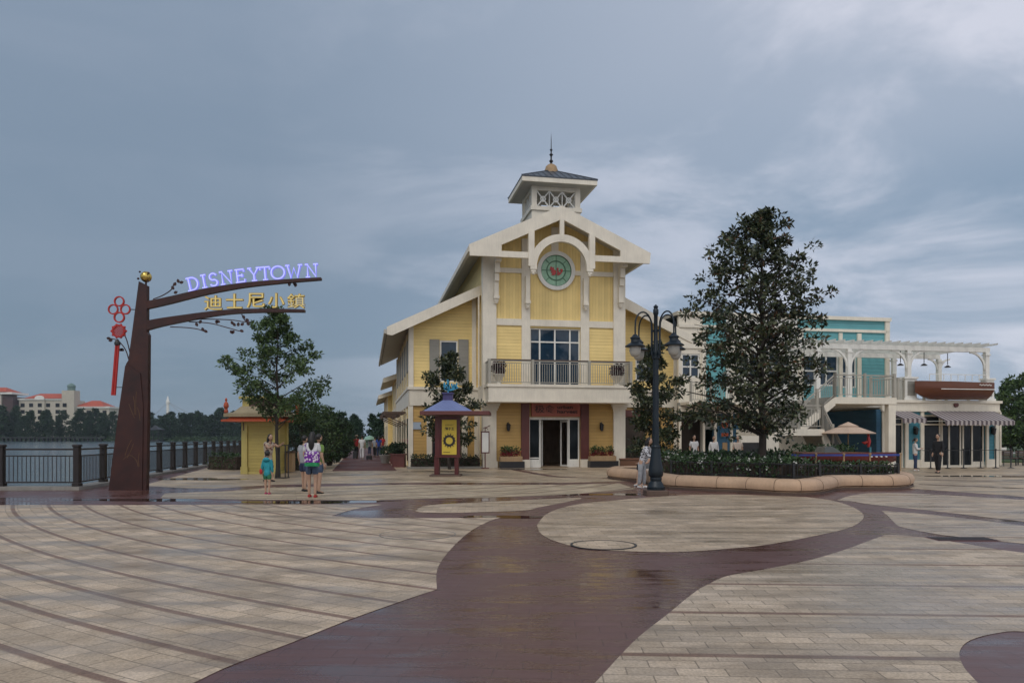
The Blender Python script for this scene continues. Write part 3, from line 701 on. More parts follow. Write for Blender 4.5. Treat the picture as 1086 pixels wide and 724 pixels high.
# balcony
bv = -1.35; bz0, bz1 = 3.34, 4.24; bu0, bu1 = Ux(517,bv), Ux(671,bv)
m = MB().box(bu0+.06,bu1-.06,bv+.06,-.145,bz0+.1,bz1-.14).box(bu0,bu1,bv,-.145,bz1-.135,bz1).box(bu0+.03,bu1-.03,bv+.03,-.145,bz0,bz0+.097)
m.box(bu0+.06,uL-.075,-.142,1.74,bz0+.1,bz1-.14).box(bu0,uL-.075,-.142,1.7,bz1-.135,bz1).box(uR+.075,bu1-.06,-.142,1.74,bz0+.1,bz1-.14).box(uR+.075,bu1,-.142,1.7,bz1-.135,bz1)
bal = YB.part('balcony', m, M['cream'])
zr = Zf(382.5,590,bv)
rm = MB(); pc = []
for x in (519,565,625,669): 
    a = Ux(x,bv+.12); rm.bbox(a-.07,a+.07,bv+.05,bv+.19,bz1,zr+.05,.01)
for z,h in ((zr,.06),(bz1+.12,.04),(zr-.13,.03)): rm.box(bu0+.05,bu1-.05,bv+.09,bv+.14,z-h,z)
n = 62
for i in range(1,n):
    a = bu0+.05+(bu1-bu0-.1)*i/n; rm.box(a-.012,a+.012,bv+.10,bv+.125,bz1+.12,zr-.13)
for a in (bu0+.1, bu1-.1):
    rm.box(a-.025,a+.025,bv+.19,1.6,zr-.06,zr).box(a-.02,a+.02,bv+.19,1.6,bz1+.08,bz1+.12)
    for i in range(22): rm.box(a-.012,a+.012,bv+.25+.125*i,bv+.275+.125*i,bz1+.12,zr-.06)
YB.part('railing', rm, M['greyrail'], bal)
YB.part('handrail', MB().box(bu0+.03,bu1-.03,bv+.07,bv+.16,zr+.003,zr+.05), M['brownstone'], bal)
# left wing
wv = 1.8
wu0 = Ux(434.5,wv); zw = Zf(348,434.5,wv)
sW = (Zf(302,512,.9)-Zf(347,410.7,.9))/(Ux(512,.9)-Ux(410.7,.9)); zw512 = Zf(302,512,.9); uTip = Ux(410.7,.9)
def wtop(u): return zw512 - sW*(Ux(512,.9)-u)
wz = 4.05; bl0 = 3.25
wn = pr(466.5,485.5,361,405,wv)
m = wallholes(wu0,uL,3.6,zw-.1,[(wn[0],wn[1],wn[2],zw-.1)] if wn[3] > zw-.1 else [wn],wv,.2)
m.prism_xz([(wu0,zw-.1),(uL,zw-.1),(uL,wtop(uL)-.2),(wu0,wtop(wu0)-.2)], wv, wv+.2)
YB.part('wall', m, M['yboard'], label='left wing upper front wall')
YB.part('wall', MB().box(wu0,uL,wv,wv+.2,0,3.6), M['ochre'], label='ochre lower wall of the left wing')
YB.part('wall', MB().box(wu0,wu0+.2,wv+.2,19,3.6,zw).box(wu0,wu0+.2,wv+.2,19,0,3.6), M['yboard'], label='long left flank wall')
t = MB()
def t2(x0,x1,z0,z1,pd=.07): t.box(Ux(x0,wv),Ux(x1,wv),wv-pd,wv-.003,z0,z1)
t2(433.5,438.5,bz1,zw+.1); t2(500.5,505,bz1,9.2,.05); t2(433,438,0,bl0); t2(452.5,458,0,bl0); t2(489.5,495.5,0,bl0); t2(503,508,0,bl0)
t.box(wu0-.06,bu0+.055,wv-.1,wv-.003,bl0,bz1-.14).box(wu0-.12,bu0-.003,wv-.18,wv-.003,bz1-.14,bz1)
t.box(wu0-.06,wu0-.003,wv-.1,19,bl0,bz1-.14).box(wu0-.12,wu0-.003,wv-.1,19,bz1-.137,bz1-.003)
for i in range(7): t.box(wu0-.07,wu0-.003,wv+.1+2.7*i,wv+.35+2.7*i,0,bl0-.003); t.box(wu0-.07,wu0-.003,wv+.1+2.7*i,wv+.3+2.7*i,bz1,zw)
YB.part('trim', t, M['cream'])
for i in range(6):
    YB.part('shutter', MB().box(wu0-.05,wu0-.002,wv+.7+2.7*i,wv+2.4+2.7*i,bz1+.9,zw-.5), M['shutter'], label='grey shuttered opening on the flank')
    YB.part('window', MB().box(wu0-.04,wu0-.002,wv+.6+2.7*i,wv+2.5+2.7*i,.3,2.6), M['glass'], label='dark shop window on the flank')
for x0,x1 in ((455.5,466),(486,496.8)):
    a = pr(x0,x1,360,408.5,wv); YB.part('shutter', MB().box(a[0],a[1],wv-.07,wv-.003,a[2],a[3]), M['shutter'])
glazing(YB, wn, wv+.03, [], [.5], .08, 'white', 'glassb')
a = pr(458,489,455,492,wv); glazing(YB, (a[0],a[1],.1,a[3]), wv-.06, [.5], [.8], .06, 'brownstone', 'glass')
a = pr(437.5,446.5,447.5,455,wv); YB.part('plaque', MB().box(a[0],a[1],wv-.06,wv-.003,a[2],a[3]), paint('pale_blue_plaque',(.35,.42,.5),.5,.1))
# left wing roof
m = MB().prism_xz([(uTip,wtop(uTip)),(uL,wtop(uL)),(uL,wtop(uL)-.2),(uTip,wtop(uTip)-.2)], 1.06, 19.5)
wr = YB.part('roof', m, M['roof'], label='lean-to roof of the left wing')
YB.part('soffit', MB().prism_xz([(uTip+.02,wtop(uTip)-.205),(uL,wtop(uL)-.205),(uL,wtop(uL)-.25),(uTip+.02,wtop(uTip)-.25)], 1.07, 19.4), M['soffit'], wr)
YB.part('rake_fascia', MB().prism_xz([(uTip-.02,wtop(uTip)+.03),(uL,wtop(uL)+.03),(uL,wtop(uL)-.5),(uTip+.25,wtop(uTip)-.40),(uTip-.02,wtop(uTip)-.36)], .93, 1.055), M['cream'])
YB.part('gutter', MB().box(uTip-.16,uTip-.03,1.0,19.5,wtop(uTip)-.3,wtop(uTip)-.08), M['soffit'], wr)
# further volumes of the left flank
for (v0,v1,du,zz_,o_) in ((19.7,30,0,6.2,wu0-Ux(406,20)),(30.7,46,-.35,5.5,wu0-.35-Ux(401,31))):
    a = wu0+du
    YB.part('wall', MB().box(a,a+5,v0,v1,0,zz_), M['yboard'], label='rear flank wall')
    YB.part('roof', MB().prism_xz([(a-o_,zz_-.25),(a+5,zz_+1.9),(a+5,zz_+1.7),(a-o_,zz_-.45)], v0-.5, v1+.5), M['soffit'], label='rear flank eave')
    YB.part('rake_fascia', MB().prism_xz([(a-o_,zz_-.2),(a+5,zz_+1.95),(a+5,zz_+1.5),(a-o_,zz_-.55)], v0-.6, v0-.503), M['cream'])
    t = MB()
    for i in range(int((v1-v0)/2.6)): t.box(a-.06,a-.003,v0+2.6*i,v0+.25+2.6*i,0,zz_-.3)
    t.box(a-.08,a-.003,v0+.3,v1,3.2,3.8); YB.part('trim', t, M['cream'])
    m = MB()
    for i in range(int((v1-v0)/2.6)): m.box(a-.04,a-.002,v0+.5+2.6*i,v0+2.2+2.6*i,.4,2.6)
    YB.part('window', m, M['glass'])
# slatted canopies over the flank shopfronts
for v0 in (4.5,11.5):
    m = MB()
    for i in range(9): m.box(wu0-1.35,wu0-.075,v0+.45*i,v0+.45*i+.08,2.92,3.02)
    m.box(wu0-1.3,wu0-1.2,v0-.1,v0+3.8,2.80,2.915).box(wu0-.5,wu0-.4,v0-.1,v0+3.8,2.80,2.915)
    for vv in (v0,v0+3.6): m.beam((wu0-1.2,vv+.04,2.78),(wu0-.07,vv+.04,2.3),.06,.06)
    YB.part('canopy', m, M['brownstone'])
# right wing
ru1 = Ux(718.5,wv); zrw = Zf(352,718,wv)
rTip = Ux(737,.9); rs = (Zf(314.5,661,.9)-Zf(357.5,737,.9))/(rTip-Ux(661,.9)); rz0 = Zf(314.5,661,.9); ru0 = Ux(661,.9)
def rtop(u): return rz0 - rs*(u-ru0)
wn2 = pr(674,684,368,404,wv); wn3 = pr(686,697,368,404,wv)
m = wallholes(uR,ru1,3.6,zrw-.3,[(wn2[0],wn3[1],wn2[2],wn2[3])],wv,.2)
m.prism_xz([(uR,zrw-.3),(ru1,zrw-.3),(ru1,rtop(ru1)-.2),(uR,rtop(uR)-.2)], wv, wv+.2)
YB.part('wall', m, M['yboard'], label='right wing upper front wall')
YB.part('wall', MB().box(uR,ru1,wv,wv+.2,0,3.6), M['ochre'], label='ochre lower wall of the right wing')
glazing(YB, (wn2[0],wn3[1],wn2[2],wn2[3]), wv+.03, [.5], [.5], .08, 'white', 'glassb')
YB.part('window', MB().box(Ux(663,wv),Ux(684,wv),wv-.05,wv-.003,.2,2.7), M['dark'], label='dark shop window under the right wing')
m = MB().box(Ux(662,wv),Ux(685,wv),wv-.12,wv-.003,2.72,3.1); YB.part('shop_sign', m, M['maroon'])
t = MB(); t.box(Ux(714,wv),ru1+.05,wv-.09,wv-.003,0,bl0).box(Ux(714,wv),ru1+.05,wv-.09,wv-.003,bz1,rtop(ru1)-.25).box(uR+.08,ru1+.06,wv-.1,wv-.003,bl0,bz1-.14).box(bu1+.01,ru1+.1,wv-.18,wv-.003,bz1-.137,bz1)
t.box(ru1+.003,ru1+.07,wv-.09,8,0,bl0)
YB.part('trim', t, M['cream'])
wr = YB.part('roof', MB().prism_xz([(uR,rtop(uR)),(rTip,rtop(rTip)),(rTip,rtop(rTip)-.2),(uR,rtop(uR)-.2)], 1.06, 19.5), M['roof'], label='lean-to roof of the right wing')
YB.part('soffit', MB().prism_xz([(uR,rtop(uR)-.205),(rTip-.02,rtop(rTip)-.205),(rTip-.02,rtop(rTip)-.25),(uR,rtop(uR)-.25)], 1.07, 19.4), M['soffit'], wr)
YB.part('rake_fascia', MB().prism_xz([(uR,rtop(uR)+.03),(rTip+.02,rtop(rTip)+.03),(rTip+.02,rtop(rTip)-.4),(uR,rtop(uR)-.6)], .93, 1.055), M['cream'])
YB.part('wall', MB().box(ru1-.2,ru1,wv+.2,19,0,zrw-.2), M['yboard'])
# cupola
cv0 = 3.4; cd = 4.3; ce0, ce1 = Ux(553.5,cv0), Ux(634,cv0); zc = Zf(193.5,594,cv0); cm = ((ce0+ce1)/2, cv0+cd/2); he = (ce1-ce0)/2
cb0, cb1 = Ux(564,cv0+.75), Ux(615.5,cv0+.75); bv0, bv1 = cv0+.75, cv0+cd-.75
cup = MB()
for a in (cb0,cb1-.3):
    for b_ in (bv0,bv1-.3): cup.box(a,a+.3,b_,b_+.3,zA-2.4,zc-.02)
cup.box(cb0+.02,cb1-.02,bv0+.02,bv1-.02,zA-2.4,Zf(221,590,bv0)).box(cb0-.08,cb1+.08,bv0-.08,bv1+.08,Zf(224,590,bv0),Zf(220,590,bv0))
cup.box(cb0+.3,cb1-.3,bv0+.04,bv0+.2,zc-.25,zc-.02).box(cb0+.3,cb1-.3,bv1-.2,bv1-.04,zc-.25,zc-.02).box(cb0+.04,cb0+.2,bv0+.3,bv1-.3,zc-.25,zc-.02).box(cb1-.2,cb1-.04,bv0+.3,bv1-.3,zc-.25,zc-.02)
cpo = YB.part('cupola', cup, M['cream'])
lt = MB(); z0_, z1_ = Zf(220,590,bv0), zc-.25
def lattice(ax, o_, a, b_):
    n = 3; w = (b_-a)/n
    def q(x,z): return (x,o_,z) if ax == 0 else (o_,x,z)
    for i in range(n):
        for s in (0,1):
            p = q(a+w*(i+s),z0_); r_ = q(a+w*(i+1-s),z1_); lt.beam(p,r_,.07,.05+.005*s,(0,1,0) if ax==0 else (1,0,0))
        c = q(a+w*(i+.5),(z0_+z1_)/2)
    for i in range(n+1):
        c = q(a+w*i,(z0_+z1_)/2); lt.beam((c[0],c[1],z0_) ,(c[0],c[1],z1_),.05,.05,(0,1,0))
lattice(0,bv0+.12,cb0+.3,cb1-.3); lattice(0,bv1-.12,cb0+.3,cb1-.3); lattice(1,cb0+.12,bv0+.3,bv1-.3); lattice(1,cb1-.12,bv0+.3,bv1-.3)
for i in range(3):
    w=(cb1-cb0-.6)/3; lt.ring_xz((cb0+.3+w*(i+.5),(z0_+z1_)/2),.17,.10,bv0+.08,bv0+.16,14)
YB.part('lattice', lt, M['white'], cpo)
E1 = [(cm[0]-he,cv0),(cm[0]+he,cv0),(cm[0]+he,cv0+cd),(cm[0]-he,cv0+cd)]
m = MB(); vs = [(x,y,zc+.3) for x,y in E1]+[(cm[0],cm[1],zc+1.45)]; m.add(vs+[(x,y,zc+.24) for x,y in E1], [(0,1,4),(1,2,4),(2,3,4),(3,0,4),(5,8,7,6),(0,5,6,1),(1,6,7,2),(2,7,8,3),(3,8,5,0)])
YB.part('roof', m, M['roofblue'], cpo)
m = MB()
for i in range(4):  # standing ribs
    A = Vector((*E1[i],zc+.3)); B = Vector((*E1[(i+1)%4],zc+.3)); P = Vector((cm[0],cm[1],zc+1.45))
    m.beam(A,P,.07,.07)
    for j in range(1,12):
        s_ = j/12; q = A+(B-A)*s_; w_ = 1-abs(2*s_-1); mid = (A+B)/2; top = q+(P-mid)*w_; m.beam(q,top,.03,.06)
YB.part('roof_rib', m, M['roofblue'], cpo)
k_ = .14
m = MB().box(cm[0]-he+k_,cm[0]+he-k_,cv0+k_,cv0+cd-k_,zc-.02,zc+.02)
YB.part('soffit', m, M['soffit'], cpo)
m = MB().box(cm[0]-he+.02,cm[0]+he-.02,cv0+.02,cv0+k_,zc-.02,zc+.236).box(cm[0]-he+.02,cm[0]+he-.02,cv0+cd-k_,cv0+cd-.02,zc-.02,zc+.236).box(cm[0]-he+.02,cm[0]-he+k_,cv0+k_,cv0+cd-k_,zc-.02,zc+.236).box(cm[0]+he-k_,cm[0]+he-.02,cv0+k_,cv0+cd-k_,zc-.02,zc+.236)
YB.part('fascia', m, M['cream'], cpo)
m = MB().lathe((cm[0],cm[1],zc+1.1),[(.42,0),(.40,.35),(.36,.42),(.33,.55),(.2,.66),(.1,.7)],16); YB.part('finial_base', m, M['troughtan'], cpo, True)
m = MB().lathe((cm[0],cm[1],zc+1.78),[(.1,0),(.06,.1),(.13,.2),(.05,.3),(.05,.5),(.12,.58),(.04,.68),(.04,.8),(.09,.87),(.03,.95),(.02,1.5),(.004,1.85)],10); YB.part('finial', m, M['black'], cpo, True)
YB.part('gutter', MB().tube([(uL-.12,.9,9.0),(uL-.12,.9,4.2)],.05), M['cream'])
# ------------------------------------------------------------------ blue and teal building with terrace (same grid)
RB = Thing('terrace_building', 'blue and teal two-storey building with white terrace pergola and outside stair', 'building', (16,-4,0), True)
vF, vU = -4.0, 1.0
rx0, rx1 = Ux(935,vF), Ux(1057,vF); zP = Zf(424.5,1000,vF); zCb = Zf(434.5,1000,vF); zF_ = zP-.25
lx0 = Ux(719.5,vU)
# lower front (shop) wall with openings
def hz(x0,x1,z0,z1): return (Ux(x0,vF),Ux(x1,vF),z0,z1)
s1 = hz(979,1045,0,2.75); s2 = hz(943,959,0,2.75)
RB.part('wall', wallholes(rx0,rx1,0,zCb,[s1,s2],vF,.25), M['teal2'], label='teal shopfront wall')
t = MB().box(rx0-.05,rx1+.08,vF-.12,10,zCb,zP-.14).box(rx0-.05,rx1+.16,vF-.22,10,zP-.135,zP).box(rx0-.05,rx1+.1,vF-.15,vF-.003,zCb-.1,zCb-.003)
for a,b in ((959,962.5),(975.5,979),(1045,1047.5),(1054.5,1058)): t.box(Ux(a,vF),Ux(b,vF),vF-.09,vF-.003,0,zCb-.105)
for a,b in ((962.5,975.5),(1047.5,1054.5)): t.box(Ux(a,vF),Ux(b,vF),vF-.07,vF-.003,0,.42)
t.box(Ux(979,vF),Ux(1045,vF),vF+.02,vF+.25,0,.118).box(Ux(935,vF),Ux(943,vF),vF-.06,vF-.003,0,zCb-.105)
RB.part('cornice', t, M['cream'])
RB.part('wall', MB().box(rx1-.25,rx1,vF+.25,10,0,zCb), M['teal2'], label='side wall of the shop')
sh = MB(); a,b,c,d = s1
for f in (0,.27,.305,.42,.60,.645,.79,.97): sh.box(a+f*(b-a),a+f*(b-a)+.08,vF+.06,vF+.16,c,d)
sh.box(a+.08,b,vF+.055,vF+.165,d-.1,d).box(a+.08,b,vF+.05,vF+.17,d-.55,d-.47).box(a+.08,a+.27*(b-a),vF+.05,vF+.17,c,c+.3).box(a+.79*(b-a)+.08,b,vF+.05,vF+.17,c,c+.3)
sf = RB.part('shopfront', sh, M['cream'])
RB.part('pane', MB().box(a+.05,b-.05,vF+.1,vF+.12,c+.02,d-.05), M['glass'], sf)
a,b,c,d = s2; d2 = MB().box(a,a+.1,vF+.06,vF+.16,c,d).box(b-.1,b,vF+.06,vF+.16,c,d).box(a+.1,b-.1,vF+.06,vF+.16,d-.1,d).box(a+.1,b-.1,vF+.06,vF+.16,2.2,2.28)
dd_ = RB.part('door', d2, M['cream']); RB.part('pane', MB().box(a+.05,b-.05,vF+.1,vF+.12,c,d-.05), M['glass'], dd_)
# wall badge, lanterns, downpipe
a = Ux(1011.5,vF); RB.part('badge', MB().ring_xz((a,Zf(429.3,1011,vF)),.13,.001,vF-.2,vF-.123,16), M['maroon'])
for x in (969.5,1051.5):
    a = Ux(x,vF); RB.part('wall_lantern', MB().box(a-.05,a+.05,vF-.06,vF-.004,1.75,2.15).lathe((a,vF-.16,1.7),[(.03,0),(.08,.04),(.11,.3),(.13,.32),(.03,.42)],8), M['black'])
RB.part('downpipe', MB().tube([(rx1+.2,vF-.02,zCb-.1),(rx1+.2,vF-.02,.1)],.06), M['cream'])
# terrace deck and parapet pedestals
RB.part('terrace_deck', MB().box(Ux(862,vF),rx1-.05,vF+.05,vU+.1,zP-.4,zP-.02), M['soffit'])
pz = Zf(367,1046,vF)
def ped(x0,x1,ztop,v=vF):
    a,b = Ux(x0,v),Ux(x1,v); w=b-a
    m = MB().box(a,b,v-.02,v-.02+w,zP,ztop-.1).box(a-.06,b+.06,v-.08,v+.04+w,ztop-.1,ztop).box(a-.06,b+.06,v-.08,v+.04+w,zP,zP+.12)
    p = RB.part('pedestal', m, M['white']); 
    RB.part('pedestal_panel', MB().box(a+.13,b-.13,v-.045,v-.021,zP+.25,ztop-.22), M['shutter'], p)
pzt = Zf(399.5,966,vF)
ped(959.8,972,pzt); ped(1046.5,1054,pzt)
pg = MB(); pm_ = []
def ppost(x, v, zb_, w=.22):
    a = Ux(x,v); RB.part('pergola_post', MB().box(a-w/2,a+w/2,v-w/2+.1,v+w/2+.1,zb_,pz-.32).box(a-w/2-.04,a+w/2+.04,v-w/2+.06,v+w/2+.14,pz-.5,pz-.42), M['white']); return a
pa = [ppost(868,vF,zP), ppost(901.5,vF,zP), ppost(964.5,vF,pzt), ppost(1047.5,vF,pzt)]
vBk = -.5; 
pb = [ppost(997,vBk,zP), ppost(949,vBk,zP)]
px0, px1 = Ux(840,vF), Ux(1050,vF)
m = MB().box(px0,px1,vF+.0,vF+.08,pz-.32,pz-.08).box(px0,px1,vF+.13,vF+.21,pz-.32,pz-.08).box(px0,px1,vBk+.02,vBk+.18,pz-.32,pz-.08)
RB.part('pergola_beam', m, M['white'])
m = MB(); n = 22
for i in range(n+1):
    a = px0+(px1-px0)*i/n
    m.hull8([(a-.03,vF-.45,pz+.02),(a+.03,vF-.45,pz+.02),(a+.03,vU-.02,pz-.077),(a-.03,vU-.02,pz-.077),(a-.03,vF-.5,pz+.1),(a+.03,vF-.5,pz+.1),(a+.03,vU-.02,pz+.1),(a-.03,vU-.02,pz+.1)])
RB.part('pergola_rafters', m, M['white'])
m = MB()
for i in range(4): m.box(px0-.2,px1+.2,vF+.3+1.3*i,vF+.34+1.3*i,pz+.103,pz+.13)
RB.part('pergola_battens', m, M['white'])
def brace(a,v,s,Rr=.9):
    P = [(a+s*(.1+Rr*(1-math.cos(t))), pz-.33-Rr+Rr*math.sin(t)) for t in [math.pi/2*i/7 for i in range(8)]]
    return MB().ribbon_xz(P,.1,v+.05,v+.14)
for a,s in ((pa[3],-1),(pa[2],1),(pa[2],-1),(pa[1],1),(pa[1],-1)): RB.part('pergola_brace', brace(a,vF,s), M['white'])
for a in pb[:1]:
    for s in (1,-1): RB.part('pergola_brace', brace(a,vBk,s,.6), M['white'])
for x,v in ((955,-2),(980,-2.2),(1005,-1.5)):
    a = Ux(x,v); RB.part('pergola_lamp', MB().tube([(a,v,pz-.1),(a,v,pz-.75)],.02).lathe((a,v,pz-.9),[(.18,0),(.15,.04),(.04,.12)],12), M['bronze'])
# upper storey
ux1 = Ux(942,vU); zU = Zf(337.5,942,vU)
win = [pr(852,889,374,409,vU), pr(893,908,377,411,vU), pr(783,806,374,400,vU), pr(723,742,375,400,vU), pr(815,838,374,400,vU)]
win = [(a,b,max(c,zP+.05),d) for a,b,c,d in win]
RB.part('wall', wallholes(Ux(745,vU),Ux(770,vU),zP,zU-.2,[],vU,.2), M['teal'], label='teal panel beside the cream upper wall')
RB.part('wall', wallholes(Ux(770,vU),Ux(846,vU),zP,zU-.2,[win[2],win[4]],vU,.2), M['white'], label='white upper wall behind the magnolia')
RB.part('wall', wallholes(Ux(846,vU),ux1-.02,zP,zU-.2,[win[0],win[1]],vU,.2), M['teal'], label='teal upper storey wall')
RB.part('wall', wallholes(lx0,Ux(745,vU),zP,zU-.2,[win[3]],vU-.01,.2), M['cream'], label='cream upper storey wall beside the yellow building')
RB.part('wall', MB().box(ux1-.25,ux1-.02,vU+.2,11,zP,zU-.2).box(lx0,ux1,11,11.2,0,zU-.2), M['teal'], label='side wall of the upper storey')
t = MB().box(lx0-.1,ux1+.1,vU-.16,11.3,zU-.2,zU).box(lx0,ux1+.03,vU-.1,vU-.003,Zf(352,942,vU)-.08,Zf(352,942,vU)+.08)
t.box(ux1-.25,ux1+.04,vU-.1,vU-.003,zP,zU-.203)
for a,b in ((846,851),(889,892.5),(908.5,912.5),(808,812),(775,780),(744,748)): t.box(Ux(a,vU),Ux(b,vU),vU-.11,vU-.003,zP,Zf(352,900,vU)-.083)
t.box(lx0,Ux(845,vU),vU-.08,vU-.002,Zf(371,800,vU),Zf(366,800,vU))
RB.part('cornice', t, M['cream'])
RB.part('roof', MB().box(lx0,ux1,vU+.1,11,zU-.3,zU-.21), M['roof'])
for i,w in enumerate(win): glazing(RB, w, vU+.03, [.33,.66] if i==0 else [.5], [.45], .08, 'white', 'glassb')
# ground floor left part, set back
lw = vU
gd_ = [pr(721,744,430,491,lw), pr(747,757,455,491,lw), pr(788,810,468,491,lw)]
gd_ = [(a,b,0.02,d) for a,b,c,d in gd_]
blu = [(Ux(757.5,lw),Ux(812,lw))]
RB.part('wall', wallholes(lx0,Ux(757,lw),0,zP,[gd_[0],gd_[1]],lw,.2), M['shutter'], label='grey recessed ground-floor wall')
RB.part('wall', MB().box(Ux(757,lw),Ux(787,lw),lw,lw+.2,0,zP-.6), M['blue'], label='dark blue wall with poster')
RB.part('wall', MB().box(Ux(787,lw),Ux(868,lw),lw,lw+.2,0,zP-.6), M['cream'], label='cream ground-floor wall')
RB.part('wall', MB().box(Ux(866,lw),Ux(936,lw),lw-.3,lw-.1,0,zP-.42), M['blue'], label='dark blue wall under the stair landing')
t = MB().box(Ux(757,lw),Ux(868,lw),lw-.1,lw+.2,zP-.6,zP).box(lx0-.02,Ux(756.9,lw),lw-.15,lw-.003,zP-.5,zP-.15)
for a,b in ((757,759.5),(774,776.5),(784,787),(745,747),(719.5,722)): t.box(Ux(a,lw),Ux(b,lw),lw-.09,lw-.003,0,zP-.61)
RB.part('trim', t, M['cream'])
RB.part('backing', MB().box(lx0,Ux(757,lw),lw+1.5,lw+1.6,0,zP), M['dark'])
a = pr(763,773.5,443,464,lw); po = RB.part('poster', MB().box(a[0],a[1],lw-.05,lw-.003,a[2],a[3]), M['blue'])
w_,h_ = a[1]-a[0], a[3]-a[2]
RB.part('picture', MB().lathe((0,0,0),[(.001,0),(w_*.36,0.0),(w_*.36,.012)],16).xform(Matrix.Translation((a[0]+w_*.5,lw-.055,a[2]+h_*.66))@Matrix.Rotation(R(90),4,'X')), M['orange'], po)
RB.part('picture', MB().box(a[0]+w_*.15,a[1]-w_*.15,lw-.065,lw-.051,a[2]+h_*.08,a[2]+h_*.24), M['orange'], po)
a = pr(766,771,469,484,lw); RB.part('notice', MB().box(a[0],a[1],lw-.05,lw-.003,a[2],a[3]), M['troughtan'])
m = MB().box(Ux(786,-1.6),Ux(811,-1.6),-1.7,-1.62,Zf(485,800,-1.6),Zf(468,800,-1.6)); RB.part('screen_wall', m, M['black'])
RB.part('wall', MB().box(rx0-.3,rx0-.05,vF,vU-.1,0,zCb), M['blue'])
RB.part('base', MB().box(Ux(866,lw),Ux(936,lw),lw-.36,lw-.303,0,.5), M['shutter'])
# awnings
aw = newmat('striped_awning'); m_, t_, b_ = aw; sx = N(t_,'ShaderNodeSeparateXYZ'); t_.links.new(pos(t_), sx.inputs[0])
fr = mathn(t_,'FRACT',mathn(t_,'DIVIDE',sx.outputs[0],.26)); t_.links.new(mixc(t_, ramp(t_,fr,[(0.0,1.0),(.5,0.0)],'CONSTANT'), (.38,.34,.33),(.10,.08,.09)), b_.inputs['Base Color']); b_.inputs['Roughness'].default_value=.8
def awning(x0,x1,z0,z1,d):
    a,b = Ux(x0,vF),Ux(x1,vF); m = MB()
    m.hull8([(a,vF-.23,z1),(b,vF-.23,z1),(b,vF-.23,z1+.03),(a,vF-.23,z1+.03),(a,vF-d,z0),(b,vF-d,z0),(b,vF-d,z0+.03),(a,vF-d,z0+.03)])
    n = int((b-a)/.26)
    for i in range(n):
        p = a+(b-a)*i/n; q = a+(b-a)*(i+1)/n; m.prism_xz([(p,z0-.004),(q,z0-.004),(q,z0-.16),((p+q)/2,z0-.23),(p,z0-.16)], vF-d, vF-d+.015)
    o = RB.part('awning', m, m_)
    f = MB()
    for p in (a+.05,b-.05): f.beam((p,vF-.2,z0+.02),(p,vF-d+.04,z0+.01),.03,.03)
    f.box(a,b,vF-d+.02,vF-d+.05,z0-.03,z0-.004)
    RB.part('awning_frame', f, M['white'], o)
awning(979.5,1051,Zf(446.5,1020,vF-1.5),zCb-.1,1.5)
awning(937,962,Zf(444,950,vF-1.4),zCb-.12,1.4)
# outside stair
sv0, sv1 = -6.1, -4.35
zl = Zf(417.5,915,sv0)
a0, a1 = Ux(886,sv0), Ux(951,sv0)
zt_ = zP
m = MB().box(a0,a1,sv0,vF-.003-.2,zt_-.32,zt_)
m.box(a0,a1,vF-.203,vF+.045,zt_-.32,zt_-.03)
RB.part('stair_landing', m, M['cream'])
ca,cb = Ux(943,sv0), Ux(951,sv0); RB.part('column', MB().box(ca,cb-.03,sv0+.03,sv0+.33,0,zt_-.323).box(ca-.05,cb+.02,sv0-.02,sv0+.38,0,.25), M['cream'])
lz = 1.95; l0, l1 = Ux(800,sv0), Ux(850,sv0)
up = MB(); nst = 9
for i in range(nst):
    u = l1+(a0-l1)*i/nst; u2 = l1+(a0-l1)*(i+1)/nst; z = lz+(zt_-lz)*(i+1)/nst; up.prism_xz([(u,z),(u2,z),(u2,z-.35),(u,z-.35-(zt_-lz)/nst)], sv0+.1, sv1)
RB.part('stair_flight', up, M['shutter'])
RB.part('stringer', MB().prism_xz([(l1-.2,lz+.1),(a0,zt_+.003),(a0,zt_-.4),(l1-.2,lz-.35)], sv0, sv0+.095), M['cream'])
RB.part('stair_landing', MB().box(l0,l1,sv0-1.7,sv1,lz-.3,lz).box(Ux(813,sv0-1.7),Ux(826,sv0-1.7),sv0-1.7,sv0-1.4,0,lz-.3).box(Ux(786,sv0-1.7),Ux(813,sv0-1.7),sv0-1.69,sv0-1.5,lz-.6,lz-.301), M['cream'])
e1 = Ux(893,sv0-1.6)
dn = MB(); nst = 11
for i in range(nst):
    u = l1+(e1-l1)*i/nst; u2 = l1+(e1-l1)*(i+1)/nst; z = lz*(1-(i+1)/nst)+.05; dn.prism_xz([(u,z),(u2,z),(u2,max(z-.35,0)),(u,max(z-.2,0.0))], sv0-1.6, sv0-.1)
RB.part('stair_flight', dn, M['shutter'])
RB.part('stringer', MB().prism_xz([(l1,lz+.05),(e1,.2),(e1,0),(e1-.6,0),(l1,lz-.45)], sv0-1.7, sv0-1.605), M['cream'])
def rail(P, name='stair_railing', h=1.05, sp=.13):
    m = MB(); 
    for i in range(len(P)-1):
        A,B = Vector(P[i]),Vector(P[i+1]); L = (B-A).length; n = max(2,int(L/sp)); up_ = Vector((0,0,1))
        m.beam(A+up_*h,B+up_*h,.06,.06); m.beam(A+up_*.12,B+up_*.12,.04,.04); m.beam(A+up_*(h-.14),B+up_*(h-.14),.03,.03)
        for k in range(1,n):
            q = A+(B-A)*k/n; m.beam(q+up_*.12,q+up_*(h-.14),.02,.02)
        k2 = max(1,round(L/1.3))
        for k in range(k2+1):
            q = A+(B-A)*k/k2; m.beam(q,q+up_*(h+.1),.11,.11)
    return RB.part(name, m, M['greyrail'])
rail([(l1-.1,sv0+.05,lz),(a0,sv0+.05,zt_),(a1-.1,sv0+.05,zt_)])
rail([(a1-.08,sv0+.1,zt_),(a1-.08,vF-.3,zt_)])
